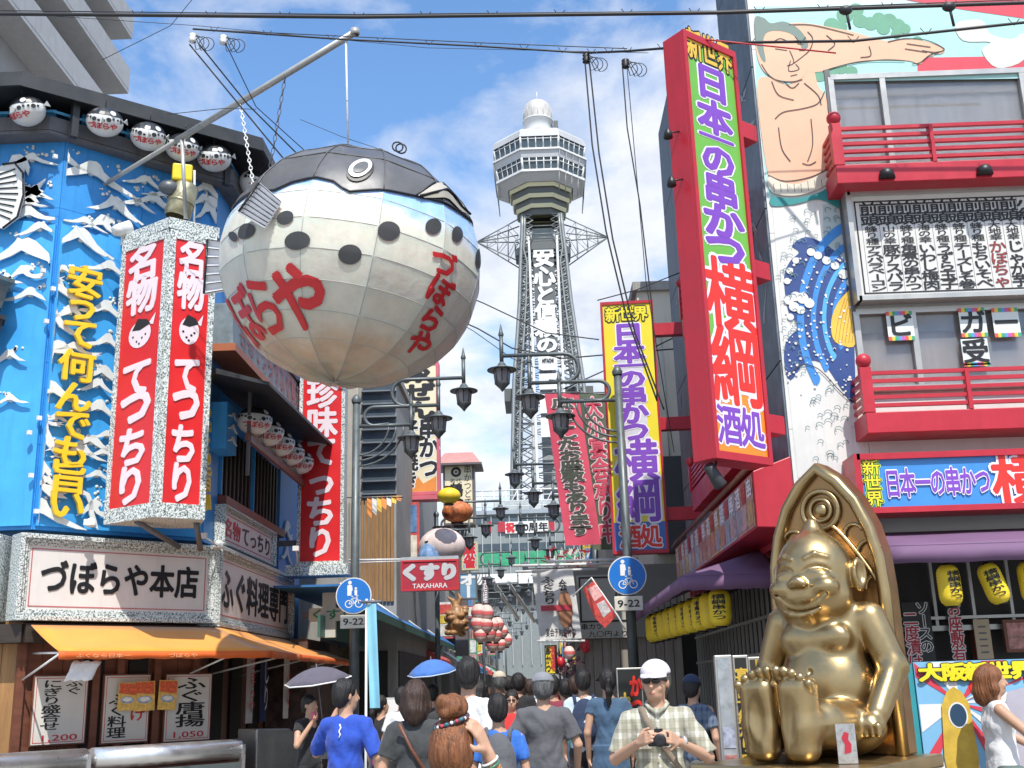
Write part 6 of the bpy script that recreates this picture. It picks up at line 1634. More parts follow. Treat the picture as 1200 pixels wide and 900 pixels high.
# low grey restaurant front facing us, with its price board
t = thing('low_shop_building', 'low grey shop front with a framed menu board beside the right lamp pole', 'building', .62, 19.8)
zt_ = atY(700, 663, 19.8).z
m = MB(); m.box(0, 1.9, 0, 6, 2.4, zt_); m.make('wall', mat('grey stucco', (.20, .19, .17), .7, var=.12), t)
for k in range(12): m = MB(); m.box(.02+k*.155, .165+k*.155, .06+.02*(k % 2), .2, 0, 2.4); m.make('timber_plank', mat('weathered grey timber', (.25, .22, .19), .7, var=.3, stretch=(8, 8, .6)), t)
z0_, z1_ = atY(700, 748, 19.8).z, atY(700, 674, 19.8).z
m = MB(); m.box(.08, .98, -.05, -.001, z0_, z1_); m.make('menu_panel', mat('grey cream panel', (.40, .39, .34), .5, var=.1), t)
for q in ((.12, .96, z1_-.06, z1_-.03), (.12, .15, z0_+.3, z1_-.06), (.93, .96, z0_+.3, z1_-.06), (.12, .96, z0_+.27, z0_+.30)): m = MB(); m.box(q[0], q[1], -.06, -.051, q[2], q[3]); m.make('panel_border', BLK, t)
m = MB(); m.vtext('かに', .74, z1_-.1, .90, z1_-.5, -.056, .05); m.htext('串カツ', .14, .5, z0_+.15, z0_+.25, -.056, .03); m.htext('九〇円より', .25, .92, z0_+.02, z0_+.12, -.056, .01); m.make('lettering', BLK, t)
p = atY(686, 757, 19.6); m = MB(); m.ell((p.x-.62, -.15, p.z), (.09, .09, .12)); m.make('red_lamp', REDL, t)
# ------------------------------------------------------------------ tents, lanterns and odds and ends of the left side
t = thing('blue_tent_awning', 'blue canvas shop tent with a dark green valance on the left side', 'awning', -4.9, 20.5)
v, f = sagsheet(Vector((1.3, 0, 3.52)), Vector((1.3, 22, 3.52)), Vector((1.95, 22, 3.06)), Vector((1.95, 0, 3.06)), 20, 4, .03); m = MB(); m.add(v, f, 0, True); m.make('canvas', mat('blue canvas', (.03, .16, .42), .7, var=.15), t)
m = MB(); m.box(1.93, 1.955, 0, 22, 2.90, 3.05); m.make('valance', mat('dark green canvas', (.03, .10, .07), .7), t); m = MB(); m.box(0, 1.3, 0, 22, 3.50, 3.54); m.make('tent_roof', MC['blue canvas'], t)
m = MB(); m.box(.9, .95, 0, 13, 2.6, 3.0); m.make('shop_fascia', mat('dim green fascia', (.05, .16, .13), .5, var=.6, scale=4), t)
for y in (0, 4, 8, 12.9): m = MB(); m.tube([(1.3, y, 3.55), (1.95, y, 3.08)], .02); m.make('rib', WHITEM, t)
for y in (.6, 5, 9.5):
    m = MB(); m.box(-.3, .6, y, y+3.2, 0, 2.6); m.make('stall_interior', mat('stall goods %d' % y, [(.10, .06, .05), (.05, .08, .09), (.12, .09, .05)][int(y) % 3], .7, var=.9, scale=5), t)
k = 0
LANP = mat('pink white lantern paper', (.70, .50, .45), .6, var=.3, scale=8)
def plant(px, py, Y, r_, label, mt, grp=None, sz=1.2):
    c = atY(px, py, Y); t = thing('paper_lantern', label, 'lantern', c.x, Y, c.z, 0, grp)
    m = MB(); m.lathe([(r_*.3, -sz*r_)]+[(r_*math.sin(math.pi*(.12+.76*i/8)), -r_*sz*math.cos(math.pi*(.12+.76*i/8))) for i in range(9)]+[(r_*.3, sz*r_)], 12); m.make('paper_shade', mt, t)
    if mt is LANP: m = MB(); m.lathe([(r_*1.0, -.25*r_), (r_*1.03, 0), (r_*1.0, .25*r_)], 12); m.make('red_band', mat('faded rose band', (.6, .12, .12), .6), t)
    m = MB(); m.lathe([(.001, sz*r_), (r_*.4, sz*r_), (r_*.4, sz*r_+.03), (.001, sz*r_+.03)], 10); m.lathe([(.001, -sz*r_-.03), (r_*.4, -sz*r_-.03), (r_*.4, -sz*r_), (.001, -sz*r_)], 10); m.make('end_cap', BLK, t)
k = 0
for px, py, Y, r_ in ((561, 718, 30, .2), (570, 719, 30, .2), (560, 731, 30, .2), (569, 732, 30, .2), (577, 733, 31, .18), (583, 732, 32, .18), (573, 742, 31, .2), (581, 744, 32, .18), (589, 740, 33, .16), (563, 744, 30, .18), (594, 750, 36, .18), (586, 755, 34, .18), (577, 755, 33, .18)):
    k += 1; plant(px, py, Y, r_, 'pink and white paper lantern in the cluster left of the street, %s' % ['top left', 'top right', 'second row left', 'second row middle', 'second row right', 'second row far right', 'third row middle', 'third row right', 'third row far right', 'third row left', 'lowest far right', 'lowest right', 'lowest middle'][k-1], LANP, 'pink lanterns on the left side')
plant(526, 581, 28, .30, 'yellow drum-shaped lantern beside the foot of the cream sign', YLAN, sz=.7)
plant(518, 641, 29, .62, 'large white round lantern with pink blotches above the pharmacy sign', mat('white paper with pink blotches', (.70, .58, .55), .6, var=.35, scale=2), sz=.8)
plant(536, 600, 29.5, .42, 'orange and red flame patterned lantern above the white round lantern', mat('flame patterned paper', (.55, .16, .05), .6, var=.9, scale=6), sz=.7)
plant(503, 655, 28.6, .30, 'blue patterned lantern at the left of the white round lantern', mat('blue patterned paper', (.16, .28, .5), .6, var=.7, scale=8), sz=1.4)
t, w, h = board('small yellow sign strip over the crowd right of the street centre', 639, 652, 756, 790, 17.2, YLAN, BLK, [('v', '串かつ', .1, .5, .05, .95, BLK, .05, None), ('v', '酒場', .52, .95, .1, .95, REDL, .05, None)], th=.1, fw=.012, a=R(-12))
plant(657, 776, 17.4, .07, 'small red lantern beside the yellow sign strip', REDL); plant(667, 765, 17.8, .09, 'pink lantern above the small red lantern', LANP)
t = thing('ornament_bush', 'dark clump of hanging decorations right of the yellow sign strip', 'decoration', *atY(666, 780, 18.4).xy, atY(666, 780, 18.4).z)
m = MB(); random.seed(4)
for k in range(60):
    a, b, c_ = random.gauss(0, .12), random.gauss(0, .1), random.gauss(0, .25); m.add([(a, b, c_), (a+random.uniform(-.09, .09), b-.03, c_+.08), (a+.06, b+.02, c_+random.uniform(-.09, .09))], [(0, 1, 2)])
m.make('paper_scraps', mat('dark mottled scraps', (.10, .04, .06), .6, var=1, scale=9), t)
# plain coloured boards and small awnings crowding both sides further down
random.seed(17); CN = ['red', 'cream', 'blue', 'amber', 'green', 'dusty pink', 'white', 'black']; ON = ['nearest', 'second', 'third', 'fourth', 'fifth', 'sixth']
SC_ = [mat('distant board %d' % i, c, .5, var=.5, scale=5) for i, c in enumerate([(.55, .08, .07), (.62, .58, .50), (.10, .22, .42), (.62, .45, .06), (.08, .28, .16), (.50, .26, .26), (.66, .66, .64), (.05, .05, .06)])]
for q in range(44):
    left = q % 2 == 0; Y = 29+q*1.55+random.uniform(-.6, .6); x = (-3.55 if left else 1.75)+random.uniform(-.1, .35)*(1 if left else -1); z = random.uniform(2.5, 4.9); w_, h_ = random.uniform(.4, .8), random.uniform(.6, 1.9)
    t = thing('projecting_sign', 'small %s signboard on the %s row, %s of its colour going down the street' % (CN[q % 8], 'left' if left else 'right', ON[q//8]), 'sign', x, Y, z, 0, 'small signboards down the street')
    m = MB(); m.box(-w_/2, w_/2, 0, .16, 0, h_); m.make('board', SC_[q % 8], t)
    m = MB(); m.box(-w_/2+.06, w_/2-.06, -.012, -.001, .08, h_*.45); m.make('lower_panel', SC_[(q*3+1) % 8], t); m = MB(); m.box(-w_/2+.06, w_/2-.06, -.012, -.001, h_*.5, h_-.08); m.make('upper_panel', SC_[(q*5+2) % 8], t)
    m = MB(); m.box(-.9 if left else w_/2, -w_/2 if left else .9, .05, .1, h_*.5, h_*.5+.06); m.make('bracket', GREYW, t)
for q in range(14):
    left = q % 2 == 0; Y = 33+q*4.3; t = thing('shop_awning', '%s small %s shop awning on the %s side of the street' % (['nearer', 'farther'][q//8], CN[(q*3) % 8], 'left' if left else 'right'), 'awning', -3.7 if left else 2.0, Y, 2.6, 0, 'shop awnings down the street')
    sx = 1 if left else -1; m = MB(); m.hull8([(0, 0, .0), (sx*.9, 0, -.35), (sx*.9, 3.4, -.35), (0, 3.4, 0), (0, 0, .45), (sx*.9, 0, -.15), (sx*.9, 3.4, -.15), (0, 3.4, .45)] if sx > 0 else [(-.9, 0, -.35), (0, 0, 0), (0, 3.4, 0), (-.9, 3.4, -.35), (-.9, 0, -.15), (0, 0, .45), (0, 3.4, .45), (-.9, 3.4, -.15)]); m.make('canvas', SC_[(q*3) % 8], t)
    for k2 in range(5): m = MB(); m.box(sx*.2-.15, sx*.2+.3, .2+k2*.65, .7+k2*.65, -2.6, -1.5-.1*(k2 % 3)); m.make('goods', SC_[(q+k2) % 8], t)
# brown carved ornament
c = atY(535, 724, 27); t = thing('carved_ornament', 'brown carved cluster ornament hanging under the pharmacy sign', 'ornament', c.x, 27, c.z)
s = SDF((-.4, -.35, -.6), (.4, .35, .6), .02); random.seed(11)
s.ell((0, 0, -.05), (.22, .2, .36), .03)
for k in range(26):
    a = random.uniform(0, 6.28); z = random.uniform(-.38, .22); s.ell((.2*math.cos(a), .18*math.sin(a), z), (.1, .09, .07), .015)
s.chain([(0, 0, .2), (-.08, 0, .4), (-.22, 0, .5)], [.08, .06, .02]); s.chain([(0, 0, .25), (.1, 0, .45), (.05, 0, .57)], [.07, .05, .02])
s.mesh('carving', mat('brown carved wood', (.32, .16, .06), .45, var=.3, scale=6), t)
# festoon with cloth under the cream sign
c = atY(430, 582, 22.5); t = thing('cloth_garland', 'orange and white cloth garland strung from the left lamp pole', 'garland', c.x, 22.5, c.z)
m = MB(); m.tube([(-.7, 0, 0), (.75, 0, -.03)], .012); m.make('rod', GREYW, t)
random.seed(2)
for k in range(7):
    x = k*.1; m = MB(); l_ = .45-.055*k; m.add([(x, 0, 0), (x+.12, .03, 0), (x+.10, -.02, -l_), (x+.02, -.05, -l_*.8)], [(0, 3, 2, 1)]); m.make('cloth_piece', (MC['orange print'], MC['white banner cloth'], MC['mural gold'])[k % 3], t)
# white pipes and paper strips across the right side
for i, (py, px0, px1) in enumerate(((656, 640, 748), (661, 600, 746), (668, 604, 700))):
    a, b = atY(px0, py+2, 18.3+.3*i), atY(px1, py-1, 18.3+.3*i); m = MB(); m.tube([(0, 0, 0), b-a], .022); o = m.make('white_pipe', WHITEM); o.location = a; tag(o, ['upper', 'middle', 'lower'][i]+' white pipe crossing over the low grey shop front', 'pipe')
c = atY(660, 655, 20.5); t = thing('paper_decoration', 'tangle of red and white paper decorations below the cloth banners', 'decoration', c.x, 20.5, c.z)
random.seed(8)
for mt_, nm in ((MC['dull red sign face'], 'red_strips'), (WHP, 'white_strips')):
    m = MB()
    for k in range(34):
        a, b, c_ = random.uniform(-.32, .5), random.uniform(-.15, .15), random.uniform(-.18, .16); q = random.uniform(0, 3.14); m.add([(a, b, c_), (a+.12*math.cos(q), b, c_+.12*math.sin(q)), (a+.12*math.cos(q)+.02, b+.01, c_+.12*math.sin(q)-.03), (a+.02, b+.01, c_-.03)], [(0, 1, 2, 3)])
    tag(m.make(nm, mt_, t), kind='stuff')
# steel arcade roof and canopies at mid distance
STG = mat('grey steelwork', (.16, .17, .17), .5, .3, var=.2); 
t = thing('arcade_roof', 'grey steel arcade roof with white edge crossing the far end of the street', 'roof', -4, 108)
zA, zB, zC = atY(610, 672, 108).z, atY(610, 684, 108).z, atY(610, 716, 108).z
m = MB(); m.box(-5, 12, -.3, 0, zB, zA); m.make('white_fascia', WHITEM, t); m = MB(); m.box(-5, 12, .01, 20, zB+.1, zA-.2); m.make('roof_sheet', STG, t)
for k in range(9): m = MB(); z = zC+(zB-zC)*k/9; m.box(-5, 6.6, .2+k*.6, .4+k*.6, z, z+.25); m.make('roof_beam', STG, t)
for k in range(6): m = MB(); m.box(-1+k*1.5, -.85+k*1.5, .2, .35, 0 if k in (0, 5) else zC, zB); m.make('column', STG, t)
for i, (px, py) in enumerate(((577, 680), (596, 683))):
    a = atY(px, py, 60); m = MB(); b = atY(px+30, py+45, 70); m.tube([(0, 0, 0), b-a], .12, 6); o = m.make('steel_strut', FRM); o.location = a; tag(o, ['left', 'right'][i]+' grey steel strut sloping down under the arcade roof', 'strut')
# hotel-like tower block at the upper left
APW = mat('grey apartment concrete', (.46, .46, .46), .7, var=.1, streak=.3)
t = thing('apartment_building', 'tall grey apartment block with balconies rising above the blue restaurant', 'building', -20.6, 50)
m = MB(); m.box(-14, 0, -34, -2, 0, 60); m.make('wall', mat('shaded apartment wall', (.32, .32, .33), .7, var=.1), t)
for k in range(9, 20):
    z = 3.05*k
    for q in range(1):
        y0 = -34; m = MB(); m.box(-1.5, 1.35, y0, y0+32.5, z-.2, z); b = m.make('balcony', APW, t)
        m = MB(); m.box(1.2, 1.36, y0, y0+32.5, z+.001, z+1.15); m.make('balcony_wall', APW, b)
        m = MB(); m.box(-1.5, 1.19, y0+32.3, y0+32.5, z+.001, z+1.15); m.make('balcony_wall', APW, b)
# ------------------------------------------------------------------ observation tower at the end of the street
YT = 165.0
TC = atY(639, 350, YT); TW = thing('observation_tower', 'tall lattice observation tower with an eight-sided lookout and white vertical characters', 'tower', TC.x, YT)
TST = mat('silver grey tower steel', (.25, .27, .27), .45, .3, var=.15); TWH = mat('white tower paint', (.70, .71, .70), .45, var=.06); TPA = mat('pale grey tower cladding', (.50, .51, .52), .5, var=.12, scale=.3, streak=.25); TYE = mat('cream yellow tower band', (.62, .58, .36), .5, var=.06); TDG = mat('lookout glass', (.06, .09, .11), .1, var=.3, scale=.4); TSH = mat('dark tower underside', (.10, .11, .11), .6)
zf = lambda py, d=7: atY(632, py, YT-d).z
S_ = .1400
def octr(mb, prof, mi=0):
    c = math.cos(math.pi/8)
    mb.lathe([(r_/c, z) for r_, z in prof], 8, (0, 0, 0), mi, False, a0=math.pi/8, a1=2*math.pi+math.pi/8)
CX = atY(632.5, 200, YT).x-TC.x
def top(nm, prof, mt, px=True):
    m = MB(); octr(m, [(a*S_, zf(b, a*S_)) for a, b in prof]); o = m.make(nm, mt, TW); o.location = (CX, 0, 0); return o
top('roof', [(.01, 150), (48, 150.5), (51, 152), (52.5, 152.5), (53, 159)], TPA)
top('window_band', [(51.5, 159), (50, 172.5)], TDG); top('sill', [(50, 172.5), (53.5, 172.5), (53.5, 174.5), (52, 174.6)], TWH)
top('spandrel', [(52, 174.6), (50, 184)], TPA); top('window_band', [(49, 184), (47, 197.5)], TDG); top('sill', [(47, 197.5), (50.5, 197.5), (50.5, 200), (48, 200)], TWH)
top('soffit', [(48, 200), (43, 206), (37, 212.5)], TPA)
for i, (r_, a, b) in enumerate(((36, 213, 218), (32.5, 226, 231), (28.5, 238, 243))):
    top('yellow_band', [(r_-3, a), (r_, a), (r_-1, b), (r_-3.5, b)], TYE); top('recess', [(r_-3.5, b), (r_-4.5, b+8)], TSH)
def polar(r_, k, u):
    """point on facet k at fraction u"""
    c = math.cos(math.pi/8); a0 = math.pi/8+math.pi/4*k; a1 = a0+math.pi/4; R_ = r_*S_/c
    return (R_*((1-u)*math.cos(a0)+u*math.cos(a1)), R_*((1-u)*math.sin(a0)+u*math.sin(a1)))
for (r0, y0, r1, y1) in ((52, 158.8, 50.4, 173), (49.5, 184, 47.4, 198)):
    for k in (3, 4, 5, 6, 7):
        for u in (0, .2, .4, .6, .8):
            a, b = polar(r0, k, u), polar(r1, k, u); m = MB(); m.tube([(a[0], a[1], zf(y0)), (b[0], b[1], zf(y1))], .10 if u else .18, 4); o = m.make('mullion', TWH, TW); o.location = (CX, 0, 0)
        a, b = polar(r0-.3, k, 0), polar(r0-.3, k, 1); zz_ = zf(y0+(y1-y0)*.28); m = MB(); m.tube([(a[0], a[1], zz_), (b[0], b[1], zz_)], .09, 4); o = m.make('transom', TWH, TW); o.location = (CX, 0, 0)
for r_, za, zb_2 in ((50, 200, 222), (53, 176, 198)):
    for k in (3, 6, 7):
        for u in (0.0, .25, .5, .75, 1.0):
            a = polar(r_, k, u); 
            if k == 5: continue
            m = MB(); m.tube([(a[0], a[1], zf(za)), (a[0]*.96, a[1]*.96, zf(zb_2))], .07, 4); o = m.make('cage_bar', TST, TW); o.location = (CX, 0, 0)
m = MB(); m.lathe([(17.2*S_, zf(151, 2)), (17.2*S_, zf(137, 2)), (18*S_, zf(137, 2)), (18*S_, zf(136, 2)), (.01, zf(136, 2))], 32); o = m.make('drum', TWH, TW); o.location = (CX, 0, 0)
zd0, zd1 = zf(136, 2), zf(118.5, 0)
m = MB(); m.lathe([(16.6*S_*(1 if i < 4 else math.cos((i-4)/6*math.pi/2*.96)), zd0+(zd1-zd0)*(i/4*.45 if i < 4 else .45+.55*math.sin((i-4)/6*math.pi/2))) for i in range(11)], 32); o = m.make('dome', mat('pale dome', (.55, .53, .50), .5, var=.25, scale=.5), TW); o.location = (CX, 0, 0)
for k in range(16):
    a = math.pi*2*k/16; m = MB(); m.tube([(16.9*S_*math.cos(a), 16.9*S_*math.sin(a), zd0), (16.9*S_*math.cos(a), 16.9*S_*math.sin(a), zd0+(zd1-zd0)*.47), (9*S_*math.cos(a), 9*S_*math.sin(a), zd0+(zd1-zd0)*.9), (0, 0, zd1+.05)], .05, 4); o = m.make('dome_rib', TWH, TW); o.location = (CX, 0, 0)
m = MB(); m.tube([(CX, 0, zd1), (CX, 0, zf(108, 0))], .06, 5); m.make('lightning_rod', TWH, TW)
m = MB(); m.box(CX+18*S_, CX+23*S_, -2, 1, zf(151, 2), zf(142, 2)); m.make('roof_hut', TSH, TW)
# lattice legs: half-width of the plan at each height
prof = [(248, 22), (268, 23), (290, 25.5), (320, 28), (354, 31), (400, 37), (450, 44.5), (510, 51), (568, 58), (640, 67), (720, 77), (800, 88)]
cxp = lambda py: 632.5+(py-200)*.0365
def pt(py, sx, sy, inset=0):
    hw = np.interp(py, [a for a, b in prof], [b for a, b in prof])-inset
    z = atY(cxp(py), py, YT-4).z; x = atY(cxp(py), py, YT).x-TC.x if False else (CX)
    return Vector((x+sx*hw*S_*(1-.0009*(py-250)), sy*hw*S_, z))
zs_ = [248, 262, 276, 290, 305, 320, 336, 354, 372, 390, 410, 430, 452, 476, 502, 530, 560, 600, 650, 700, 760]
for sx in (-1, 1):
    for sy in (-1, 1):
        m = MB()
        for i0 in (0, 7):
            for j0 in (0, 7):
                m.tube([pt(py, sx, sy)-Vector((sx*i0*S_*(1 if py > 300 else .4), sy*j0*S_, 0)) for py in zs_], .30 if i0+j0 == 0 else .2, 4)
        for a, b in zip(zs_, zs_[1:]):
            for q in range(3):
                y0, y1 = a+(b-a)*q/3, a+(b-a)*(q+1)/3
                d_ = Vector((-sx*7*S_*(1 if y0 > 300 else .4), 0, 0)); e_ = Vector((0, -sy*7*S_, 0))
                for dd in (d_, e_): m.tube([pt(y0, sx, sy)+dd*(q % 2), pt(y1, sx, sy)+dd*((q+1) % 2)], .09, 3); m.tube([pt(y0, sx, sy), pt(y0, sx, sy)+dd], .08, 3)
        m.make('leg', TST, TW)
for face in range(4):
    m = MB()
    for a, b in zip(zs_, zs_[1:]):
        A, B = ((-1, -1), (1, -1)) if face == 0 else ((-1, 1), (1, 1)) if face == 1 else ((-1, -1), (-1, 1)) if face == 2 else ((1, -1), (1, 1))
        for q in (.0, .5):
            y0 = a+(b-a)*q; y1 = y0+(b-a)/2
            p, r_ = pt(y0, *A), pt(y0, *B); p2, r2 = pt(y1, *A), pt(y1, *B); mid, mid2 = p.lerp(r_, .5), p2.lerp(r2, .5)
            for u, v_ in ((p, p2.lerp(r2, .28)), (p.lerp(r_, .28), p2), (r_, r2.lerp(p2, .28)), (r_.lerp(p, .28), r2)): m.tube([u, v_], .10, 3)
        m.tube([pt(a, *A), pt(a, *B)], .12, 3)
    m.make('lattice_bracing', TST, TW)
# lift shaft with white corner tubes
hw = 18*S_
m = MB()
for sx in (-1, 1):
    for sy in (-1, 1): m.tube([(CX+sx*hw, sy*hw, 12), (CX+sx*hw, sy*hw, zf(256))], .30, 6)
m.make('white_shaft_post', TWH, TW)
m = MB(); zz_ = 14
while zz_ < zf(290):
    for s1, s2 in (((-1, -1), (1, -1)), ((-1, -1), (-1, 1)), ((1, -1), (1, 1))):
        a, b = Vector((CX+s1[0]*hw, s1[1]*hw, zz_)), Vector((CX+s2[0]*hw, s2[1]*hw, zz_)); m.tube([a, b], .09, 3); m.tube([a, b+Vector((0, 0, 2.2))], .07, 3); m.tube([b, a+Vector((0, 0, 2.2))], .07, 3)
    zz_ += 2.2
m.make('shaft_lattice', TST, TW)
m = MB(); m.box(CX-9*S_, CX+9*S_, -hw*.5, hw*.6, 12, zf(300)); m.make('lift_core', mat('grey lift core', (.30, .32, .33), .6, var=.4, scale=.4), TW)
m = MB(); m.box(CX-12*S_, CX+12*S_, -1.2, 1.2, zf(300), zf(250)); m.make('neck_panel', mat('glazed neck', (.34, .38, .37), .4, var=.3, scale=.4), TW)
# characters down the front
for i, (ch, y0, y1) in enumerate((('安', 293, 316), ('心', 317, 340), ('と', 340, 362), ('信', 361, 380), ('頼', 380, 401), ('の', 402, 420))):
    za, zb_2 = zf(y0, 3), zf(y1, 3); g = glyph(ch, .09)
    yf_ = -np.interp((y0+y1)/2, [a for a, b in prof], [b for a, b in prof])*S_-.5
    m = MB(); m.box(CX-11.5*S_, CX+11.5*S_, yf_+.15, yf_+.35, zb_2, za); m.make('letter_backing', TSH, TW)
    m = MB(); m.flat(g[0], g[1], lambda a, b: (CX+a*22*S_*.92, (za+zb_2)/2+b*(za-zb_2)*.95), yf_, .12); m.make('lettering', TWH, TW)
for y0, y1, s in ((424, 441, 'HITACHI'), (446, 464, ''), (470, 492, ''), (498, 520, '')):
    za, zb_2 = zf(y0, 3), zf(y1, 3); yf_ = -np.interp((y0+y1)/2, [a for a, b in prof], [b for a, b in prof])*S_-.5; m = MB(); m.box(CX-10*S_, CX+10*S_, yf_, yf_+.3, zb_2, za); pn = m.make('white_panel', TWH, TW)
    if s: m = MB(); m.htext(s, CX-6*S_, CX+6*S_, zb_2+(za-zb_2)*.5, zb_2+(za-zb_2)*.75, yf_-.1, .1); m.make('lettering', BLK, pn)
for sx in (-1, 1):
    m = MB(); m.tube([Vector((CX+sx*15.5*S_, pt(py, 1, -1).y-.4, pt(py, 1, -1).z)) for py in zs_[2:]], .22, 5); m.make('white_guide_post', TWH, TW)
# gallery ring and the side outriggers
m = MB(); octr(m, [(27*S_, zf(286)), (31*S_, zf(284)), (31*S_, zf(276)), (27*S_, zf(273)), (24*S_, zf(270))]); o = m.make('gallery_ring', TSH, TW); o.location = (CX, 0, 0)
for k in range(8):
    a = polar(31, k, 0); m = MB(); m.tube([(a[0], a[1], zf(276)), (a[0], a[1], zf(266))], .12, 4); b = polar(31, k, 1); m.tube([(a[0], a[1], zf(266)), (b[0], b[1], zf(266))], .09, 4); m.tube([(a[0], a[1], zf(271)), (b[0], b[1], zf(271))], .07, 4); o = m.make('gallery_rail', TST, TW); o.location = (CX, 0, 0)
for sx in (-1, 1):
    m = MB(); tip = Vector((CX+sx*75*S_, 0, zf(281, 0)))
    for sy in (-1.5, 1.5):
        a, b, c = Vector((CX+sx*26*S_, sy, zf(260, 0))), Vector((CX+sx*27*S_, sy, zf(279, 0))), Vector((CX+sx*28*S_, sy, zf(309, 0)))
        for q in (a, b, c): m.tube([q, tip], .11, 4)
        for u in (.25, .5, .75): m.tube([a.lerp(tip, u), b.lerp(tip, u)], .06, 3); m.tube([b.lerp(tip, u), c.lerp(tip, u)], .06, 3); m.tube([a.lerp(tip, u), b.lerp(tip, u-.25)], .05, 3); m.tube([c.lerp(tip, u), b.lerp(tip, u-.25)], .05, 3)
    m.make('outrigger', TST, TW)
for sx in (-1, 1):
    m = MB(); m.box(CX-sx*0+sx*32*S_-2.2, CX+sx*32*S_+2.2, -4, 4, zf(463), zf(448)); m.make('platform', TSH, TW)
# low glass building at its foot
t = thing('terminal_building', 'low grey glass building with red and green panels at the foot of the tower', 'building', -9, 138)
q = lambda px, py: atY(px, py, 138)
zt_ = q(620, 602).z; x0, x1 = -9, 14
m = MB(); m.box(0, x1-x0, 0, 14, 0, zt_); m.make('wall', mat('pale grey green cladding', (.24, .27, .27), .5, var=.1), t)
m = MB(); m.box(-.3, x1-x0+.3, -.4, 14.2, zt_, zt_+.5); m.make('roof_edge', mat('blue grey roof edge', (.30, .34, .38), .5), t)
for k in range(20):
    x = .3+k*1.13
    for y0, y1, mt_, nm in ((604, 612, TDG, 'window'), (636, 644, TDG, 'window'), (646, 662, mat('green panel', (.04, .32, .16), .5, var=.3), 'green_panel')):
        m = MB(); m.box(x, x+.95, -.1, -.001, q(620, y1).z, q(620, y0).z); m.make(nm, mt_, t)
    m = MB(); m.box(x-.12, x-.04, -.2, -.001, 4, zt_-.1); m.make('mullion', TPA, t)
for px0, px1 in ((568, 576), (584, 592), (643, 650)):
    m = MB(); m.box(q(px0, 620).x+9, q(px1, 620).x+9, -.3, -.201, q(0, 625).z if False else q(px0, 624).z, q(px0, 612).z); m.make('red_panel', MC['dull red sign face'], t)
a, b = q(592, 612), q(643, 624); m = MB(); m.box(a.x+9, b.x+9, -.32, -.21, b.z, a.z); bn = m.make('celebration_banner', WHITEM, t)
m = MB(); m.htext('祝', a.x+9.1, a.x+10.1, b.z+.15, a.z-.15, -.34, .12); m.make('lettering', REDL, bn); m = MB(); m.htext('100周年', a.x+10.3, b.x+8.9, b.z+.2, a.z-.2, -.34, .06); m.make('lettering', BLK, bn)
# white rooftop truss screen
zb_, zt2 = zt_+.5, q(620, 572).z
m = MB()
for k in range(15): m.tube([(1+k*1.5, 1, zb_), (1+k*1.5, 1, zt2)], .08, 4)
for k in range(5): z = zb_+(zt2-zb_)*k/4; m.tube([(1, 1, z), (22, 1, z)], .10 if k % 4 == 0 else .06, 4)
for k in range(14): m.tube([(1+k*1.5, 1, zb_), (2.5+k*1.5, 1, zt2)], .05, 4)
m.make('rooftop_screen', TWH, t)
m = MB(); m.box(4, 18, 3, 10, zb_, zt2-1.0); m.make('rooftop_unit', mat('pale rooftop panel', (.46, .5, .5), .6, var=.3, scale=.5), t)
# ------------------------------------------------------------------ overhead wires
WIR = mat('black cable', (.02, .02, .022), .5, var=0)
def wire(label, P, Y, r=.010, sag=0.0, ties=0, n=14):
    pts = [atY(a, b, Y if not isinstance(Y, (list, tuple)) else Y[i]) for i, (a, b) in enumerate(P)]
    Q = []
    for i in range(len(pts)-1):
        for k in range(n): u = k/n; Q.append(pts[i].lerp(pts[i+1], u)-Vector((0, 0, sag*4*u*(1-u))))
    Q.append(pts[-1]); o0 = pts[0].copy(); m = MB(); m.tube([p-o0 for p in Q], r, 6)
    for k in range(ties):
        p = Q[int((k+.5)/ties*(len(Q)-1))]-o0; m.tube([p+Vector((-.05, 0, .06)), p+Vector((.0, 0, -.02)), p+Vector((.06, 0, .05))], .005, 4)
    o = m.make('overhead_cable', WIR); o.location = o0; tag(o, label, 'cable')
wire('thick bundled cable crossing the whole top of the picture', [(-40, 16), (420, 20), (840, 15), (1240, 2)], 10, .019, .0, 16, n=16)
wire('thin wire just above the thick cable at the top', [(-40, 12), (420, 17), (840, 13), (1240, -2)], 10.1, .006)
wire('dark spliced cable from the left insulators to the hanging cable joint', [(226, 34), (400, 46), (560, 54), (686, 62)], 12.6, .012, .0, 8)
wire('thin upper wire beside the spliced cable', [(226, 34), (560, 50), (735, 57)], 12.7, .006)
wire('dark cable from the cable joint across to the top right', [(686, 62), (735, 60), (860, 50), (1000, 48), (1240, 22)], [12.6, 12, 10.5, 9.9, 9.8], .015, .0, 10)
wire('long thin wire under the top cable', [(-40, 12), (230, 30), (500, 56), (760, 62)], 13.5, .004)
for i, (P, y, r_) in enumerate((([(685, 66), (694, 170), (710, 270), (734, 370), (770, 470)], 14, .012), ([(690, 66), (702, 180), (718, 280), (744, 390), (778, 480)], 14, .012), ([(729, 72), (735, 150), (750, 240), (764, 360), (770, 470)], 14, .010), ([(734, 70), (742, 160), (757, 330), (775, 440), (790, 530)], 15, .007))):
    wire('black cable dropping from the cable joint behind the yellow sign, ' + ['first from the left', 'second from the left', 'third from the left', 'thinnest, on the right'][i], P, y, r_)
for i, (P, r_) in enumerate((([(222, 52), (344, 200)], .010), ([(232, 50), (290, 122), (362, 194)], .010), ([(264, 50), (300, 125), (372, 190)], .007))):
    wire('taut cable running down from the left insulators toward the puffer fish, ' + ['left', 'middle', 'right'][i], P, [12.6+.6*k for k in range(len(P))], r_)
wire('thin wire between the pole and the puffer fish', [(352, 140), (400, 160), (455, 178)], 13.4, .004)
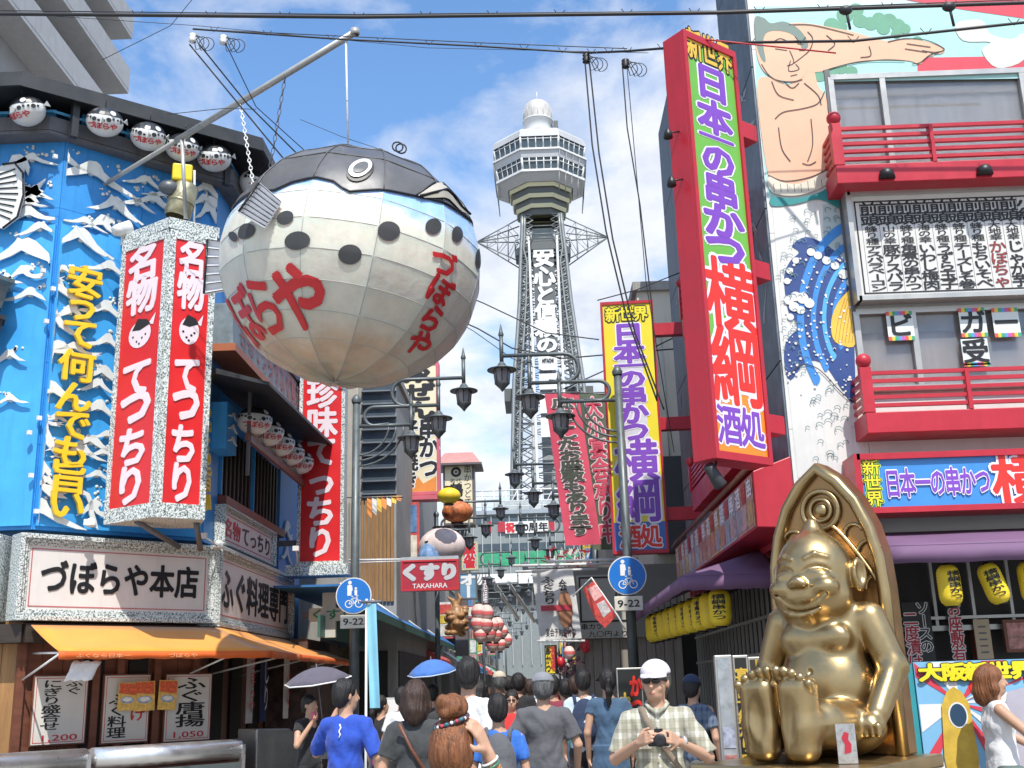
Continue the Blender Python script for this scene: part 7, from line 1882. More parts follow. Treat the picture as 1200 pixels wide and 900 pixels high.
wire('thin dark wire left of the pole', [(196, 134), (262, 127), (300, 128)], 13.6, .005)
wire('thin wire rising behind the apartment corner', [(120, 70), (200, 30), (228, -4)], 14, .005)
wire('cable crossing in front of the tower, upper', [(380, 280), (566, 355), (640, 390), (702, 398)], 20, .012)
wire('cable crossing in front of the tower, middle', [(390, 310), (560, 385), (600, 408), (660, 420), (800, 408)], 20, .014)
wire('cable crossing in front of the tower, lower', [(400, 300), (555, 388), (600, 420), (640, 436)], 20, .008)
wire('stay wire rising to the right from the banners', [(660, 456), (740, 420), (805, 388)], 19, .012)
wire('wire from the tall sign toward the small balcony', [(700, 352), (745, 340), (803, 317)], 17.6, .010)
for i, (px, py) in enumerate(((226, 44), (262, 46), (687, 68), (733, 74))):
    c = atY(px, py, 12.6); t = thing('insulator', 'white ceramic insulator with looped cable, %s along the spliced cable' % ['first', 'second', 'third', 'fourth'][i], 'insulator', *c)
    m = MB(); m.lathe([(.02, .06), (.05, .04), (.03, .01), (.055, -.01), (.03, -.04), (.05, -.06), (.001, -.07)], 10); m.make('ceramic_body', WHITEM if i < 2 else WIR, t)
    m = MB(); random.seed(i)
    for k in range(3): m.tube([(.02*k, 0, .05)]+[(.05+.06*k+.10*math.sin(a), .02*k, -.08-.10*math.cos(a)) for a in [.5*q for q in range(10)]], .006, 4)
    m.make('cable_loop', WIR, t)
for i, (px, py) in enumerate(((991, 12), (1112, 8))):
    c = atY(px, py, 9.95); t = thing('cable_fitting', 'black cable fitting on the top cable, %s of two above the mural' % ['left', 'right'][i], 'fitting', *c)
    m = MB(); m.ell((0, 0, 0), (.07, .05, .05)); m.make('clamp', WIR, t); m = MB(); m.tube([(0, 0, .05), (.02, 0, -.22)], .015, 5); m.make('drop', WIR, t)
# ------------------------------------------------------------------ golden seated statue in its pointed arch
GOLD = mat('burnished gold metal', (0.44, 0.32, 0.16), 0.30, 0.95, var=0.22, scale=2.2, bump=.04, bscale=4)
GOLD2 = mat('darker gold relief', (0.36, 0.21, 0.09), 0.36, 0.9, var=0.25, scale=3)
SX, SY = 2.22, 8.62
zb0, zt0 = atY(950, 890, 8.2).z, atY(965, 541, SY).z; KS = (zt0-zb0)/2.28
ST = thing('golden_statue', 'huge golden seated laughing figure with big bare feet in a pointed arch niche', 'statue', SX, SY, zb0, R(-39)); ST.scale = (KS, KS, KS)
half = [(.48, 0), (.48, 1.25), (.465, 1.5), (.41, 1.74), (.31, 1.97), (.17, 2.15), (0, 2.28)]
arch = half+[(-a, b) for a, b in half[-2::-1]]
m = MB(); m.prism(arch, .02, .22); m.make('arch_back', GOLD2, ST, bev=.012)
m = MB(); m.tube([(a*.94, -.0, b*.975) for a, b in arch], .05, 10); m.make('arch_rim', GOLD, ST)
m = MB(); 
for r_, t_ in ((.155, .022), (.09, .016)): m.tube([(r_*math.cos(a), .0, 1.88+r_*math.sin(a)) for a in [6.2832*i/24 for i in range(25)]], t_, 7, caps=False)
m.ell((0, .01, 1.88), (.055, .03, .055)); m.make('rosette', GOLD, ST)
for s in (-1, 1):
    m = MB(); m.tube([(s*(.06+.36*u), .0, 1.76-.50*u**1.3) for u in [i/10 for i in range(11)]], .02, 7); m.make('tracery_rib', GOLD, ST)
    m = MB()
    for cx_, cz, r_ in ((.37, 1.50, .10), (.40, 1.24, .09), (.26, 1.66, .08)): m.tube([(s*(cx_+r_*math.cos(a)), .0, cz+r_*math.sin(a)) for a in [.3+.34*i for i in range(10)]], .016, 6)
    m.make('tracery_cusp', GOLD, ST)
s = SDF((-.78, -1.25, -.02), (.78, .12, 1.9), .012)
s.ell((0, -.18, .50), (.37, .30, .40), .05); s.ell((0, -.16, .86), (.33, .22, .26), .08); s.ell((0, -.2, .2), (.42, .34, .22), .06)
s.cap((-.26, -.12, 1.0), (.26, -.12, 1.0), .13, .13, .07)
for q in (-1, 1):
    s.ell((q*.13, -.33, .86), (.15, .08, .11), .06)
    s.chain([(q*.36, -.12, 1.0), (q*.50, -.12, .64), (q*.45, -.36, .32)], [.125, .115, .085], .03)
    s.ell((q*.42, -.42, .24), (.09, .11, .09), .03); s.chain([(q*.37, -.45, .30), (q*.26, -.50, .335)], [.04, .028], .015)
    for k in range(4): s.cap((q*(.36+.045*k), -.50, .26-.01*k), (q*(.36+.045*k), -.50, .17), .026, .022, .008)
    s.cap((q*.20, -.30, .22), (q*.20, -.75, .26), .19, .17, .05); s.cap((q*.18, -.75, .24), (q*.16, -.98, .24), .16, .14, .04)
    def foot(x, y, z, q=q):
        w_ = .118+.02*np.clip(z/.6, 0, 1); dx_ = np.maximum(np.abs(x-q*.152)-w_+.085, 0); dy_ = np.maximum(np.abs(y+1.0)-.02, 0); dz_ = np.maximum(np.abs(z-.30)-.205, 0)
        return np.sqrt(dx_**2+dy_**2+dz_**2)-.085
    s.fn(foot, (-.5, -1.2, -.05), (.5, -.8, .72), .04); s.ell((q*.10, -1.125, .30), (.05, .035, .12), .06, 'd')
    for k in range(5):
        xx = q*(.035+.060*k); zt_ = .635-.006*k*k
        s.cap((xx, -1.04, zt_-.05), (xx, -1.075, zt_), .024, .032, .006)
s.ell((0, -.22, 1.36), (.295, .29, .33), .04); s.ell((0, -.30, 1.17), (.30, .23, .20), .07); s.ell((0, -.24, 1.02), (.18, .16, .1), .06)
s.chain([(0, -.2, 1.62), (0, -.19, 1.71), (.0, -.19, 1.76)], [.12, .06, .03], .07)
for q in (-1, 1):
    s.ell((q*.17, -.44, 1.235), (.11, .09, .085), .03); s.ell((q*.33, -.16, 1.33), (.055, .09, .135), .02); s.ell((q*.37, -.20, 1.34), (.035, .05, .085), .012, 'd')
    s.chain([(q*.045, -.508, 1.36), (q*.09, -.50, 1.385), (q*.14, -.476, 1.392), (q*.19, -.440, 1.38), (q*.225, -.405, 1.355)], [.010, .016, .018, .015, .006], .006, 'd')
    s.chain([(q*.05, -.50, 1.455), (q*.13, -.465, 1.49), (q*.21, -.41, 1.46)], [.010, .014, .010], .02); s.ell((q*.135, -.45, 1.33), (.08, .05, .035), .025)
    s.chain([(q*.015, -.50, 1.50), (q*.045, -.48, 1.56)], [.006, .006], .008, 'd')
s.ell((0, -.545, 1.28), (.06, .045, .045), .03); s.ell((.05, -.545, 1.262), (.035, .03, .03), .02); s.ell((-.05, -.545, 1.262), (.035, .03, .03), .02)
s.chain([(x, -.545+1.2*x*x, 1.09+2.6*x*x) for x in (-.23, -.19, -.15, -.11, -.06, 0, .06, .11, .15, .19, .23)], [.008, .018, .026, .032, .037, .040, .037, .032, .026, .018, .008], .006, 'd')
s.chain([(x, -.525+1.0*x*x, 1.030+2.0*x*x) for x in (-.15, -.08, 0, .08, .15)], [.014, .022, .024, .022, .014], .012); s.chain([(x, -.505+1.0*x*x, 1.140+2.2*x*x) for x in (-.15, -.07, 0, .07, .15)], [.010, .014, .015, .014, .010], .006)
s.ell((0, -.475, .62), (.022, .03, .026), .01, 'd'); s.cap((0, -.46, .80), (0, -.43, .98), .008, .006, .02, 'd')
s.cap((0, -1.2, .0), (0, -1.2, .75), .0, .0, .001) if False else None
s.mesh('seated_figure', GOLD, ST)
m = MB(); m.box(-.64, .64, -1.22, .30, -.10, -.005); m.make('base_slab', GOLD, ST, bev=.015)
m = MB(); m.box(-.56, .56, -1.12, .24, -zb0/KS, -.101); m.make('pedestal', BROWN, ST)
c = atY(992, 870, 7.72); t = thing('statue_plaque', 'small silver plaque with red marks standing by the statue foot', 'plaque', c.x, c.y, zb0, R(-10))
m = MB(); m.box(-.062, .062, 0, .02, 0, .25); m.make('plate', mat('silver plaque', (.5, .5, .5), .3, .7, var=.3, scale=20), t)
m = MB(); m.sheet([(-.02, .06), (.025, .07), (.03, .12), (.012, .15), (.02, .19), (-.01, .2), (-.03, .16), (-.012, .12)], -.004); m.make('red_mark', DKR, t)

# ------------------------------------------------------------------ boards and stands at the right
POS = Fr(2.92, 9.35, 0)
x0, z1 = POS.pix(1070, 776); _, z0 = POS.pix(1075, 905)
t = thing('photo_board', 'bright standing photo board reading 大阪新世界 with a face hole in a gold arch', 'board', 2.92+x0, 9.35, 0)
w = 1.5; m = MB(); m.box(0, w, 0, .05, .2, z1); m.make('board', mat('sky blue print', (.20, .45, .68), .35, var=.1), t)
cx_, cz = .33, z1-.33
for k in range(16):
    a0, a1 = math.pi*2*k/16, math.pi*2*(k+.5)/16; L = 1.1
    P = [(cx_, cz), (cx_+L*math.cos(a0), cz+L*math.sin(a0)), (cx_+L*math.cos(a1), cz+L*math.sin(a1))]
    P = [(min(max(x, .005), w), min(max(z, .25), z1-.005)) for x, z in P]
    m = MB(); m.sheet(P, -.002-.0002*k); m.make('printed_ray', MRED if k % 2 else WHP, t)
m = MB(); m.disc(.50, z1-.21, .075, -.008, 20); m.make('printed_sun', SRED, t)
m = MB(); m.prism([(.0, .2), (.0, .5), (.12, .62), (.30, .58), (.5, .72), (.8, .62), (1.2, .7), (w, .7), (w, .2)], -.010, -.008); m.make('printed_wave', mat('pale blue print', (.4, .58, .66), .4, var=.5, scale=8), t)
for P, mt_, l in (([(.55, .35), (.62, .80), (.60, 1.05), (.72, z1-.25), (.86, z1-.22), (.95, z1-.35), (1.0, .85), (.98, .35)], mat('printed grey figure', (.42, .40, .46), .4, var=.15), 0), ([(1.0, .5), (1.02, 1.0), (1.12, z1-.2), (1.35, z1-.2), (1.5, 1.0), (1.5, .5)], MC['printed grey figure'] if 'printed grey figure' in MC else None, 1)):
    m = MB(); m.prism(P, -.014-.002*l, -.0125-.002*l); m.make('printed_figure', mt_ or MC['printed grey figure'], t)
P = [(.18, .48), (.165, .72), (.19, .80), (.17, 1.0), (.20, z1-.34), (.25, z1-.24), (.31, z1-.20), (.37, z1-.24), (.42, z1-.34), (.44, 1.0), (.42, .80), (.46, .72), (.44, .48)]
m = MB(); m.prism([(x-.02, z) for x, z in P], -.020, -.016); g_ = m.make('printed_arch', mat('printed gold', (.62, .42, .06), .4, var=.25, scale=8), t)
m = MB(); m.disc(.30, z1-.42, .078, -.022, 20, rz=.10); m.make('face_hole_rim', WHP, g_); m = MB(); m.disc(.30, z1-.42, .066, -.024, 20, rz=.088); m.make('face_hole', mat('shadowed blue hole', (.02, .06, .12), .5), g_)
outlined_h(t, '大阪新世界', .03, .95, z1-.155, z1-.02, -.026, SYEL, .10, .2, BLK)
m = MB(); m.box(.17, .47, -.024, -.018, .40, .47); m.box(.17, .47, -.024, -.018, .31, .385); m.make('name_plate_print', MC['printed gold'], t)
m = MB(); m.htext('BILLI', .19, .42, .41, .46, -.027, .03); m.htext('THING', .19, .42, .32, .37, -.027, .03); m.make('lettering', BLK, t)
for k in range(5):
    m = MB(); m.prism([(.5+.08*k, .45+.03*(k % 2)), (.58+.08*k, .5), (.56+.08*k, .56), (.49+.08*k, .53)], -.018, -.0165); m.make('printed_scarf', MRED if k % 2 else WHP, t)
m = MB(); m.box(-.075, -.005, .02, .07, .2, z1-.01); m.make('side_panel', mat('teal board edge', (.03, .28, .32), .4), t)
for x in (.1, 1.3): m = MB(); m.box(x, x+.05, 0, .3, 0, .2); m.make('foot', GREYW, t)
def stand(px0, px1, py0, Y, label, mt, items, th=.08, name='sign_stand', a=0):
    p0, p1 = atY(px0, py0, Y), atY(px1, py0, Y); t = thing(name, label, 'sign stand', p0.x, Y, 0, a); w, h = p1.x-p0.x, p0.z
    m = MB(); m.box(0, w, 0, th, .1, h); m.make('casing', FRM, t, bev=.006)
    m = MB(); m.box(.015, w-.015, -.008, -.001, .14, h-.02); m.make('panel', mt, t)
    for s_, u0, u1, z0_, z1_, mm, off in items: m = MB(); m.vtext(s_, u0*w, h-z0_, u1*w, h-z1_, -.012, off); m.make('lettering', mm, t)
    m = MB(); m.box(-.02, w+.02, -.1, th+.1, 0, .1); m.make('foot', GREYW, t); return t, w, h
YTX = mat('amber print', (.62, .42, .06), .5)
stand(858, 876, 768, 8.9, 'black menu stand with amber characters, left panel beside the statue feet', DKG, [('宴会予約承り中', .1, .9, .10, .82, YTX, .06)])
stand(876, 903, 770, 8.95, 'wider black menu stand with beer garden lettering just left of the statue feet', mat('dark brown panel', (.06, .05, .035), .5, var=.4, scale=4), [('ビアガーデン', .35, .85, .14, .86, BLK, .1), ('開催', .3, .8, .02, .13, YTX, .03)])
t, w, h = stand(837, 857, 768, 8.8, 'silver pamphlet stand between the plaid shirted man and the black menu stands', mat('silver grey panel', (.40, .44, .48), .3, .3, var=.3, scale=8), [])
for k in range(5): m = MB(); m.box(.02, w-.02, -.014, -.009, .35+k*.2, .5+k*.2); m.make('pamphlet', (MC['printed menu photo 0'], MC['printed menu photo 1'], MC['beige notice paper'])[k % 3], t)
stand(722, 752, 783, 14.2, 'black board with orange and red characters behind the man in the white cap', DKG, [('ウ', .08, .5, .3, .6, YTX, .1), ('かつ', .5, .95, .1, .6, SRED, .1)])
stand(447, 472, 818, 14.6, 'small white price board behind the ponytailed girl', SIGNW, [])
# ------------------------------------------------------------------ people
SKN = mat('skin', (0.50, 0.29, 0.19), 0.5, var=.08, scale=8); bsdf(SKN).inputs['Subsurface Weight'].default_value = .12; bsdf(SKN).inputs['Subsurface Scale'].default_value = .02
def hairm(n, c): return mat(n, c, .52, var=.6, scale=10, bump=.45, bscale=24, stretch=(7, 7, .45))
HB = hairm('black hair', (.012, .010, .010)); HD = hairm('dark brown hair', (.045, .022, .014)); HO = hairm('auburn hair', (.20, .07, .022)); HG = hairm('greying hair', (.10, .10, .10))
def cl(n, c, **k): return mat('cloth '+n, c, .85, var=.16, scale=5, bump=.9, bscale=9, sheen=.12, **k)
def plaid(n, base, line):
    m = cl(n, base); t = m.node_tree; b = bsdf(m); co = N(t, 'ShaderNodeTexCoord'); last = None
    for d, sc in (('X', 17), ('Z', 17), ('X', 34), ('Z', 8.5)):
        wv = N(t, 'ShaderNodeTexWave', wave_type='BANDS', bands_direction=d, inp={'Scale': sc/3.14*1.0, 'Distortion': .25}); t.links.new(co.outputs['Object'], wv.inputs['Vector'])
        mr = N(t, 'ShaderNodeMapRange', inp={1: .55, 2: .8, 3: 0, 4: .42}); t.links.new(wv.outputs['Fac'], mr.inputs[0])
        mx_ = N(t, 'ShaderNodeMix', data_type='RGBA', inp={6: (*base, 1), 7: (*line, 1)}); t.links.new(mr.outputs[0], mx_.inputs[0])
        if last: t.links.new(last, mx_.inputs[6])
        last = mx_.outputs[2]
    t.links.new(last, b.inputs['Base Color']); return m
def V3(*a): return Vector(a)
def limbcut(s, a, b, ra, rb, k):
    """sleeve: capsule cut square at b"""
    a, b = np.array(a, float), np.array(b, float); L = np.linalg.norm(b-a); d = (b-a)/L; mm = max(ra, rb)+.05
    def f(x, y, z):
        t = (x-a[0])*d[0]+(y-a[1])*d[1]+(z-a[2])*d[2]; tt = np.clip(t/L, 0, 1)
        r_ = np.sqrt((x-a[0]-tt*L*d[0])**2+(y-a[1]-tt*L*d[1])**2+(z-a[2]-tt*L*d[2])**2)-(ra+(rb-ra)*tt)
        return np.maximum(r_, t-L)
    s.fn(f, np.minimum(a, b)-mm, np.maximum(a, b)+mm, k)
def hand(s, w, d, n, curl=.5):
    d = Vector(d).normalized(); n = Vector(n); n = (n-d*n.dot(d)).normalized(); sd = d.cross(n)
    for i in range(4):
        b0 = w+d*.02+sd*(i-1.5)*.012; b1 = w+d*.085+sd*(i-1.5)*.0195; s.cap(b0, b1, .015, .0115, .01)
        L = (.036, .042, .040, .030)[i]; p = b1; ang = 0
        for q, r_ in ((0, .0092), (1, .0082), (2, .0072)):
            ang += curl*(.5 if q == 0 else .9); nx = p+(d*math.cos(ang)+n*math.sin(ang))*L*(1, .72, .55)[q]; s.cap(p, nx, r_+.0008, r_, .003); p = nx
    t0 = w+d*.028+sd*.026; t1 = t0+(d*.5+sd*.75+n*.4)*.042; t2 = t1+(d*.9+n*.5+sd*.1)*.032; s.chain([w+d*.01+sd*.01, t0, t1, t2], [.016, .015, .011, .009], .006)
def person(label, px, ytop, Y, a, shirt, bottom, hair='short', hm=None, h=.012, sleeve=.62, arms=None, btype='trousers', turn=0.0, wide=1.0, group=None, skin=SKN, hat=None, shoes=None, extra=None, low=None, face=False, neckline=None):
    x = atY(px, 800, Y).x; s_ = atY(px, ytop, Y).z/1.715; hm = hm or HB
    T = thing('person', label, 'person', x, Y, 0, a, group); wide *= .94; T.scale = (s_*wide, s_*wide**.5, s_)
    arms = arms or {}
    E = {}; Wr = {}; Nn = {}; Cu = {}
    for q in (-1, 1):
        e, w_, n_, c_ = arms.get(q, (V3(q*.235, .03, 1.12), V3(q*.225, -.07, .88), V3(-q, 0, 0), .35)); E[q], Wr[q], Nn[q], Cu[q] = Vector(e), Vector(w_), n_, c_
    zl = 0 if low is None else low
    lo, hi = (-.46, -.46, zl), (.46, .34, 1.80)
    rot = (turn, 'Z')
    def hp(p): 
        c, sn = math.cos(turn), math.sin(turn); return (p[0]*c-p[1]*sn, p[0]*sn+p[1]*c, p[2])
    s = SDF(lo, hi, h)
    s.ell((0, 0, 1.27), (.155, .10, .17), .04); s.cap((-.145, .005, 1.385), (.145, .005, 1.385), .05, .05, .04); s.ell((0, 0, 1.08), (.125, .092, .15), .04); s.ell((0, .005, .93), (.155, .10, .11), .04)
    s.chain([(0, .012, 1.40), (0, 0, 1.53)], [.058, .052], .03)
    for q in (-1, 1):
        s.chain([(q*.088, 0, .90), (q*.095, -.005, .49), (q*.10, .02, .09)], [.082, .054, .034], .03); s.cap((q*.10, .035, .04), (q*.105, -.12, .03), .038, .03, .02)
        s.chain([(q*.178, .005, 1.375), E[q], Wr[q]], [.046, .037, .025], .015); hand(s, Wr[q], Wr[q]-E[q], Nn[q], Cu[q])
    s.ell(hp((0, .014, 1.618)), (.074, .093, .090), .02, rot=rot); s.ell(hp((0, -.028, 1.572)), (.060, .066, .085), .03, rot=rot); s.ell(hp((0, -.048, 1.515)), (.040, .042, .032), .03, rot=rot)
    s.chain([hp((0, -.093, 1.608)), hp((0, -.112, 1.566))], [.007, .013], .012); s.ell(hp((0, -.088, 1.532)), (.024, .012, .006), .006, rot=rot); s.ell(hp((0, -.086, 1.520)), (.019, .011, .006), .006, rot=rot)
    for q in (-1, 1):
        s.ell(hp((q*.076, .008, 1.585)), (.010, .018, .031), .008, rot=rot); s.ell(hp((q*.029, -.096, 1.600)), (.019, .012, .010), .010, 'd', rot=rot); s.ell(hp((q*.035, -.07, 1.556)), (.022, .018, .02), .02, rot=rot)
    s.mesh('body', skin, T)
    if face:
        m = MB(); m.ell(hp((0, -.094, 1.526)), (.022, .007, .007), 10, 6); m.make('lips', mat('lip skin', (.36, .13, .10), .5), T)
        for q in (-1, 1):
            m = MB(); m.ell(hp((q*.029, -.083, 1.600)), (.0125, .0095, .008), 10, 6); m.make('eye', mat('eye dark', (.03, .02, .015), .2), T)
            m = MB(); m.tube([hp((q*.012, -.098, 1.624)), hp((q*.03, -.099, 1.629)), hp((q*.048, -.088, 1.622))], .0042, 5); m.make('eyebrow', hm, T)
    # shirt
    g = SDF(lo, hi, h); dr = btype == 'dress'
    g.ell((0, 0, 1.27), (.172, .122, .18), .04); g.cap((-.135, .005, 1.378), (.135, .005, 1.378), .062, .062, .04); g.ell((0, .0, 1.08), (.150, .116, .17), .04); g.ell((0, .005, .95), (.172, .122, .13), .04)
    if dr: g.fn(lambda x, y, z: np.sqrt(x**2+(y*1.25)**2)-(.175+.10*(1.0-z)), (-.45, -.4, .5), (.45, .4, 1.0), .03)
    for q in (-1, 1):
        if sleeve <= 0: continue
        S0 = V3(q*.165, .005, 1.37)
        if sleeve <= 1: limbcut(g, S0, S0.lerp(E[q], sleeve), .064, .066, .02)
        else: limbcut(g, S0, E[q], .062, .056, .02); limbcut(g, E[q], E[q].lerp(Wr[q], sleeve-1), .055, .046, .02)
    g.wrinkle(.008, 24, 10, 19, px*.1); g.wrinkle(.003, 60, 20, 33, px*.3); g.cut((0, 0, .56 if dr else .86), (0, 0, -1)); g.cut((0, 0, 1.455), (0, 0, 1))
    if neckline: g.ell((0, -.11, 1.43), (.07, .08, .10), .01, 'd')
    g.mesh('dress' if dr else 'shirt', shirt, T)
    g = SDF(lo, (.46, .34, 1.0), h)
    if btype == 'trousers' or btype == 'shorts':
        g.ell((0, .006, .92), (.166, .115, .11), .03)
        zc = .05 if btype == 'trousers' else .52
        for q in (-1, 1): g.chain([(q*.09, .002, .88), (q*.096, 0, .49), (q*.10, .02, .06)], [.096, .074, .062], .02)
        g.wrinkle(.004, 22, 8, 20, px*.2); g.cut((0, 0, zc), (0, 0, -1)); 
        if zl < .9: g.mesh('trousers' if zc < .1 else 'shorts', bottom, T)
    elif btype == 'skirt':
        g.fn(lambda x, y, z: np.sqrt(x**2+(y*1.2)**2)-(.16+.14*(.98-z)), (-.45, -.4, .45), (.45, .4, 1.0), .02); g.wrinkle(.006, 40, 30, 4, 0); g.cut((0, 0, .5), (0, 0, -1)); g.mesh('skirt', bottom, T)
    if zl < .1:
        for q in (-1, 1): m = MB(); m.ell((q*.102, -.05, .04), (.05, .125, .048), 12, 7); m.make('shoe', shoes or BLK, T)
    # hair
    if hair:
        hh = max(h*.75, .0065); k = SDF((-.2, -.2, 1.05), (.2, .24, 1.86), hh)
        k.ell(hp((0, .022, 1.632)), (.089, .102, .094), .02, rot=rot); k.ell(hp((0, .055, 1.575)), (.080, .066, .075), .03, rot=rot)
        if hair in ('long', 'bob'):
            zb_ = 1.46 if hair == 'bob' else 1.36
            for q in (-1, 1): k.chain([hp((q*.072, .02, 1.62)), hp((q*.083, .02, 1.53)), hp((q*.068, .03, zb_))], [.035, .036, .025], .03)
            k.chain([hp((0, .07, 1.6)), hp((0, .085, 1.5)), hp((0, .09, zb_))], [.08, .075, .055], .04)
        if hair == 'ponytail': k.chain([hp((0, .09, 1.62)), hp((0, .145, 1.60)), hp((0, .15, 1.50)), hp((.01, .13, 1.36))], [.03, .028, .036, .012], .02)
        if hair == 'updo':
            k.ell((0, .05, 1.58), (.086, .085, .09), .03); k.ell((-.004, .035, 1.757), (.070, .064, .053), .006); k.cap((-.02, .06, 1.745), (.03, .075, 1.78), .035, .03, .01); k.cap((.02, .09, 1.735), (-.03, .08, 1.76), .02, .018, .008); k.cap((0, .06, 1.5), (0, .05, 1.45), .05, .04, .03)
        # clear the face
        k.ell(hp((0, -.105, 1.565)), (.064, .062, .082), .015, 'd', rot=rot)
        k.wrinkle(.0035, 75, 40, 22, px*.3); k.strands(.0021, 34, px)
        k.mesh('hair', hm, T)
    if hat is not None:
        k = SDF((-.2, -.3, 1.55), (.2, .2, 1.78), .007); k.ell(hp((0, .018, 1.650)), (.093, .110, .086), .01, rot=rot); k.cut((0, 0, 1.645), (0, .10, -1)); k.mesh('cap', hat, T)
        v = []; f = []
        for i in range(13):
            a_ = -1.15+2.3*i/12
            for j in range(4): r_ = 1+.50*j/3*math.cos(a_)**.7 if math.cos(a_) > 0 else 1; v.append(hp((.090*math.sin(a_)*(1+.02*j), .01-.105*math.cos(a_)*r_, 1.645-.007*j*math.cos(a_)-.008*abs(math.sin(a_))*j*.5)))
        for i in range(12):
            for j in range(3): f.append((i*4+j, i*4+j+1, i*4+j+5, i*4+j+4))
        m = MB(); m.add(v, f, 0, True); o = m.make('cap_brim', hat, T); q = o.modifiers.new('t', 'SOLIDIFY'); q.thickness = .005
    if extra: extra(T, hp)
    return T
PI = math.pi
WHT = cl('white', (.72, .72, .72)); BLKC = cl('black', (.015, .015, .018)); GRYT = cl('charcoal', (.10, .10, .11)); BLUT = cl('royal blue', (.02, .07, .42)); DGT = cl('dark grey', (.045, .048, .05)); NAV = cl('navy', (.02, .035, .08)); DNM = cl('denim', (.05, .09, .16)); BGE = cl('beige', (.50, .43, .33)); TEA = cl('teal', (.04, .22, .26)); REDC = cl('red', (.62, .03, .03)); SLB = cl('slate blue', (.05, .10, .17)); LBL = cl('pale blue', (.50, .60, .70))
# man in the white cap, facing us, camera in his hands
def capman(T, hp):
    m = MB()
    for q in (-1, 1): m.ell(hp((q*.030, -.102, 1.600)), (.027, .012, .017), 12, 7)
    m.box(-.075, .075, -.112, -.10, 1.604, 1.612); m.make('sunglasses', mat('black lens', (.01, .01, .01), .08, var=0), T)
    for q in (-1, 1): m = MB(); m.tube([hp((q*.058, -.095, 1.606)), hp((q*.079, .0, 1.60))], .003, 5); m.make('glasses_arm', BLK, T)
    m = MB(); m.box(-.062, .062, -.345, -.295, 1.225, 1.305); b_ = m.make('camera_body', mat('black camera', (.015, .015, .016), .35), T, bev=.008)
    m = MB(); m.lathe([(.001, 0), (.036, 0), (.038, .05), (.03, .055), (.001, .05)], 18); m.v = [(x+.008, -.345-z, 1.262+y) for x, y, z in m.v]; m.f = [q[::-1] for q in m.f]; m.make('lens', BLK, b_)
    m = MB(); m.box(-.022, .028, -.34, -.30, 1.306, 1.325); m.make('viewfinder', BLK, b_)
    v = []; P = [V3(-.10, .0, 1.446), V3(-.092, -.062, 1.432), V3(-.07, -.108, 1.38), V3(-.03, -.132, 1.30), V3(.03, -.138, 1.21), V3(.09, -.130, 1.12), V3(.15, -.09, 1.03), V3(.19, 0, .95)]
    for i, p in enumerate(P): v += [p+V3(-.016, 0, -.008), p+V3(.015, -.002, .010)]
    m = MB(); m.add(v, [(2*i, 2*i+1, 2*i+3, 2*i+2) for i in range(len(P)-1)], 0, True); o = m.make('bag_strap', cl('taupe', (.22, .17, .12)), T); q = o.modifiers.new('t', 'SOLIDIFY'); q.thickness = .006
    m = MB(); m.box(.14, .24, -.06, .14, .80, 1.02); m.make('shoulder_bag', cl('taupe', (.22, .17, .12)), T, bev=.03)
    m = MB(); w_ = Vector((.115, -.262, 1.245)); m.tube([w_+Vector((.02, .03, .0)), w_+Vector((.034, .05, .0))], .032, 12); m.make('wrist_watch', STEEL, T)
    for q in (-1, 1):
        m = MB(); m.box(q*.085-.045, q*.085+.045, -.150, -.135, 1.20, 1.29); m.make('shirt_pocket', PLD, T, bev=.004)
        m = MB(); m.tube([(q*.0, -.112, 1.405), (q*.04, -.085, 1.435), (q*.066, -.03, 1.462), (q*.05, .04, 1.478), (0, .062, 1.482)], .013, 7); m.make('collar', PLD, T)
    for k in range(5): m = MB(); m.ell((0, -.142, 1.36-.065*k), (.006, .004, .006), 8, 5); m.make('button', WHP, T)
PLD = plaid('olive plaid', (.64, .62, .54), (.14, .13, .06))
person('man in a white cap, sunglasses and an olive plaid shirt holding a camera', 768, 776, 7.5, R(-6), PLD, DNM, 'short', HG, h=.0068, sleeve=.92, hat=cl('cap lilac white', (.66, .62, .66)), turn=R(-14), low=.75, wide=1.08, face=True,
       arms={1: (V3(.29, -.02, 1.14), V3(.115, -.262, 1.245), V3(-1, -.2, .2), .8), -1: (V3(-.27, -.02, 1.14), V3(-.115, -.262, 1.245), V3(1, -.2, .2), .8)}, extra=capman)
# woman with the auburn updo, nearest the camera
def updo(T, hp):
    m = MB(); m.tube([(.068*math.sin(a), .032+.066*math.cos(a), 1.706-.010*math.cos(a)-.02*math.sin(a)) for a in [6.2832*i/24 for i in range(25)]], .010, 7, caps=False); m.make('patterned_scarf', mat('patterned scarf', (.08, .06, .09), .6, var=2, scale=60), T)
    for k in range(9):
        a = -1.3+2.4*k/8; m = MB(); m.ell((.070*math.sin(a), .034+.072*math.cos(a), 1.700-.02*math.sin(a)), (.008, .006, .007), 7, 5); m.make('hair_bead', (MRED, WHP, TEA)[k % 3], T)
    for k in range(3):
        m = MB(); c = V3(-.165, .01, 1.52).lerp(V3(-.148, .02, 1.575), .3*k); d = (V3(-.148, .02, 1.585)-V3(-.27, -.05, 1.32)).normalized(); u_ = d.orthogonal().normalized(); v_ = d.cross(u_)
        m.tube([c+(u_*math.cos(a)+v_*math.sin(a))*.036 for a in [6.2832*i/14 for i in range(15)]], .005, 6, caps=False); m.make('bracelet', (mat('amber beads', (.4, .18, .05), .3), mat('green beads', (.05, .2, .12), .3), WHP)[k], T)
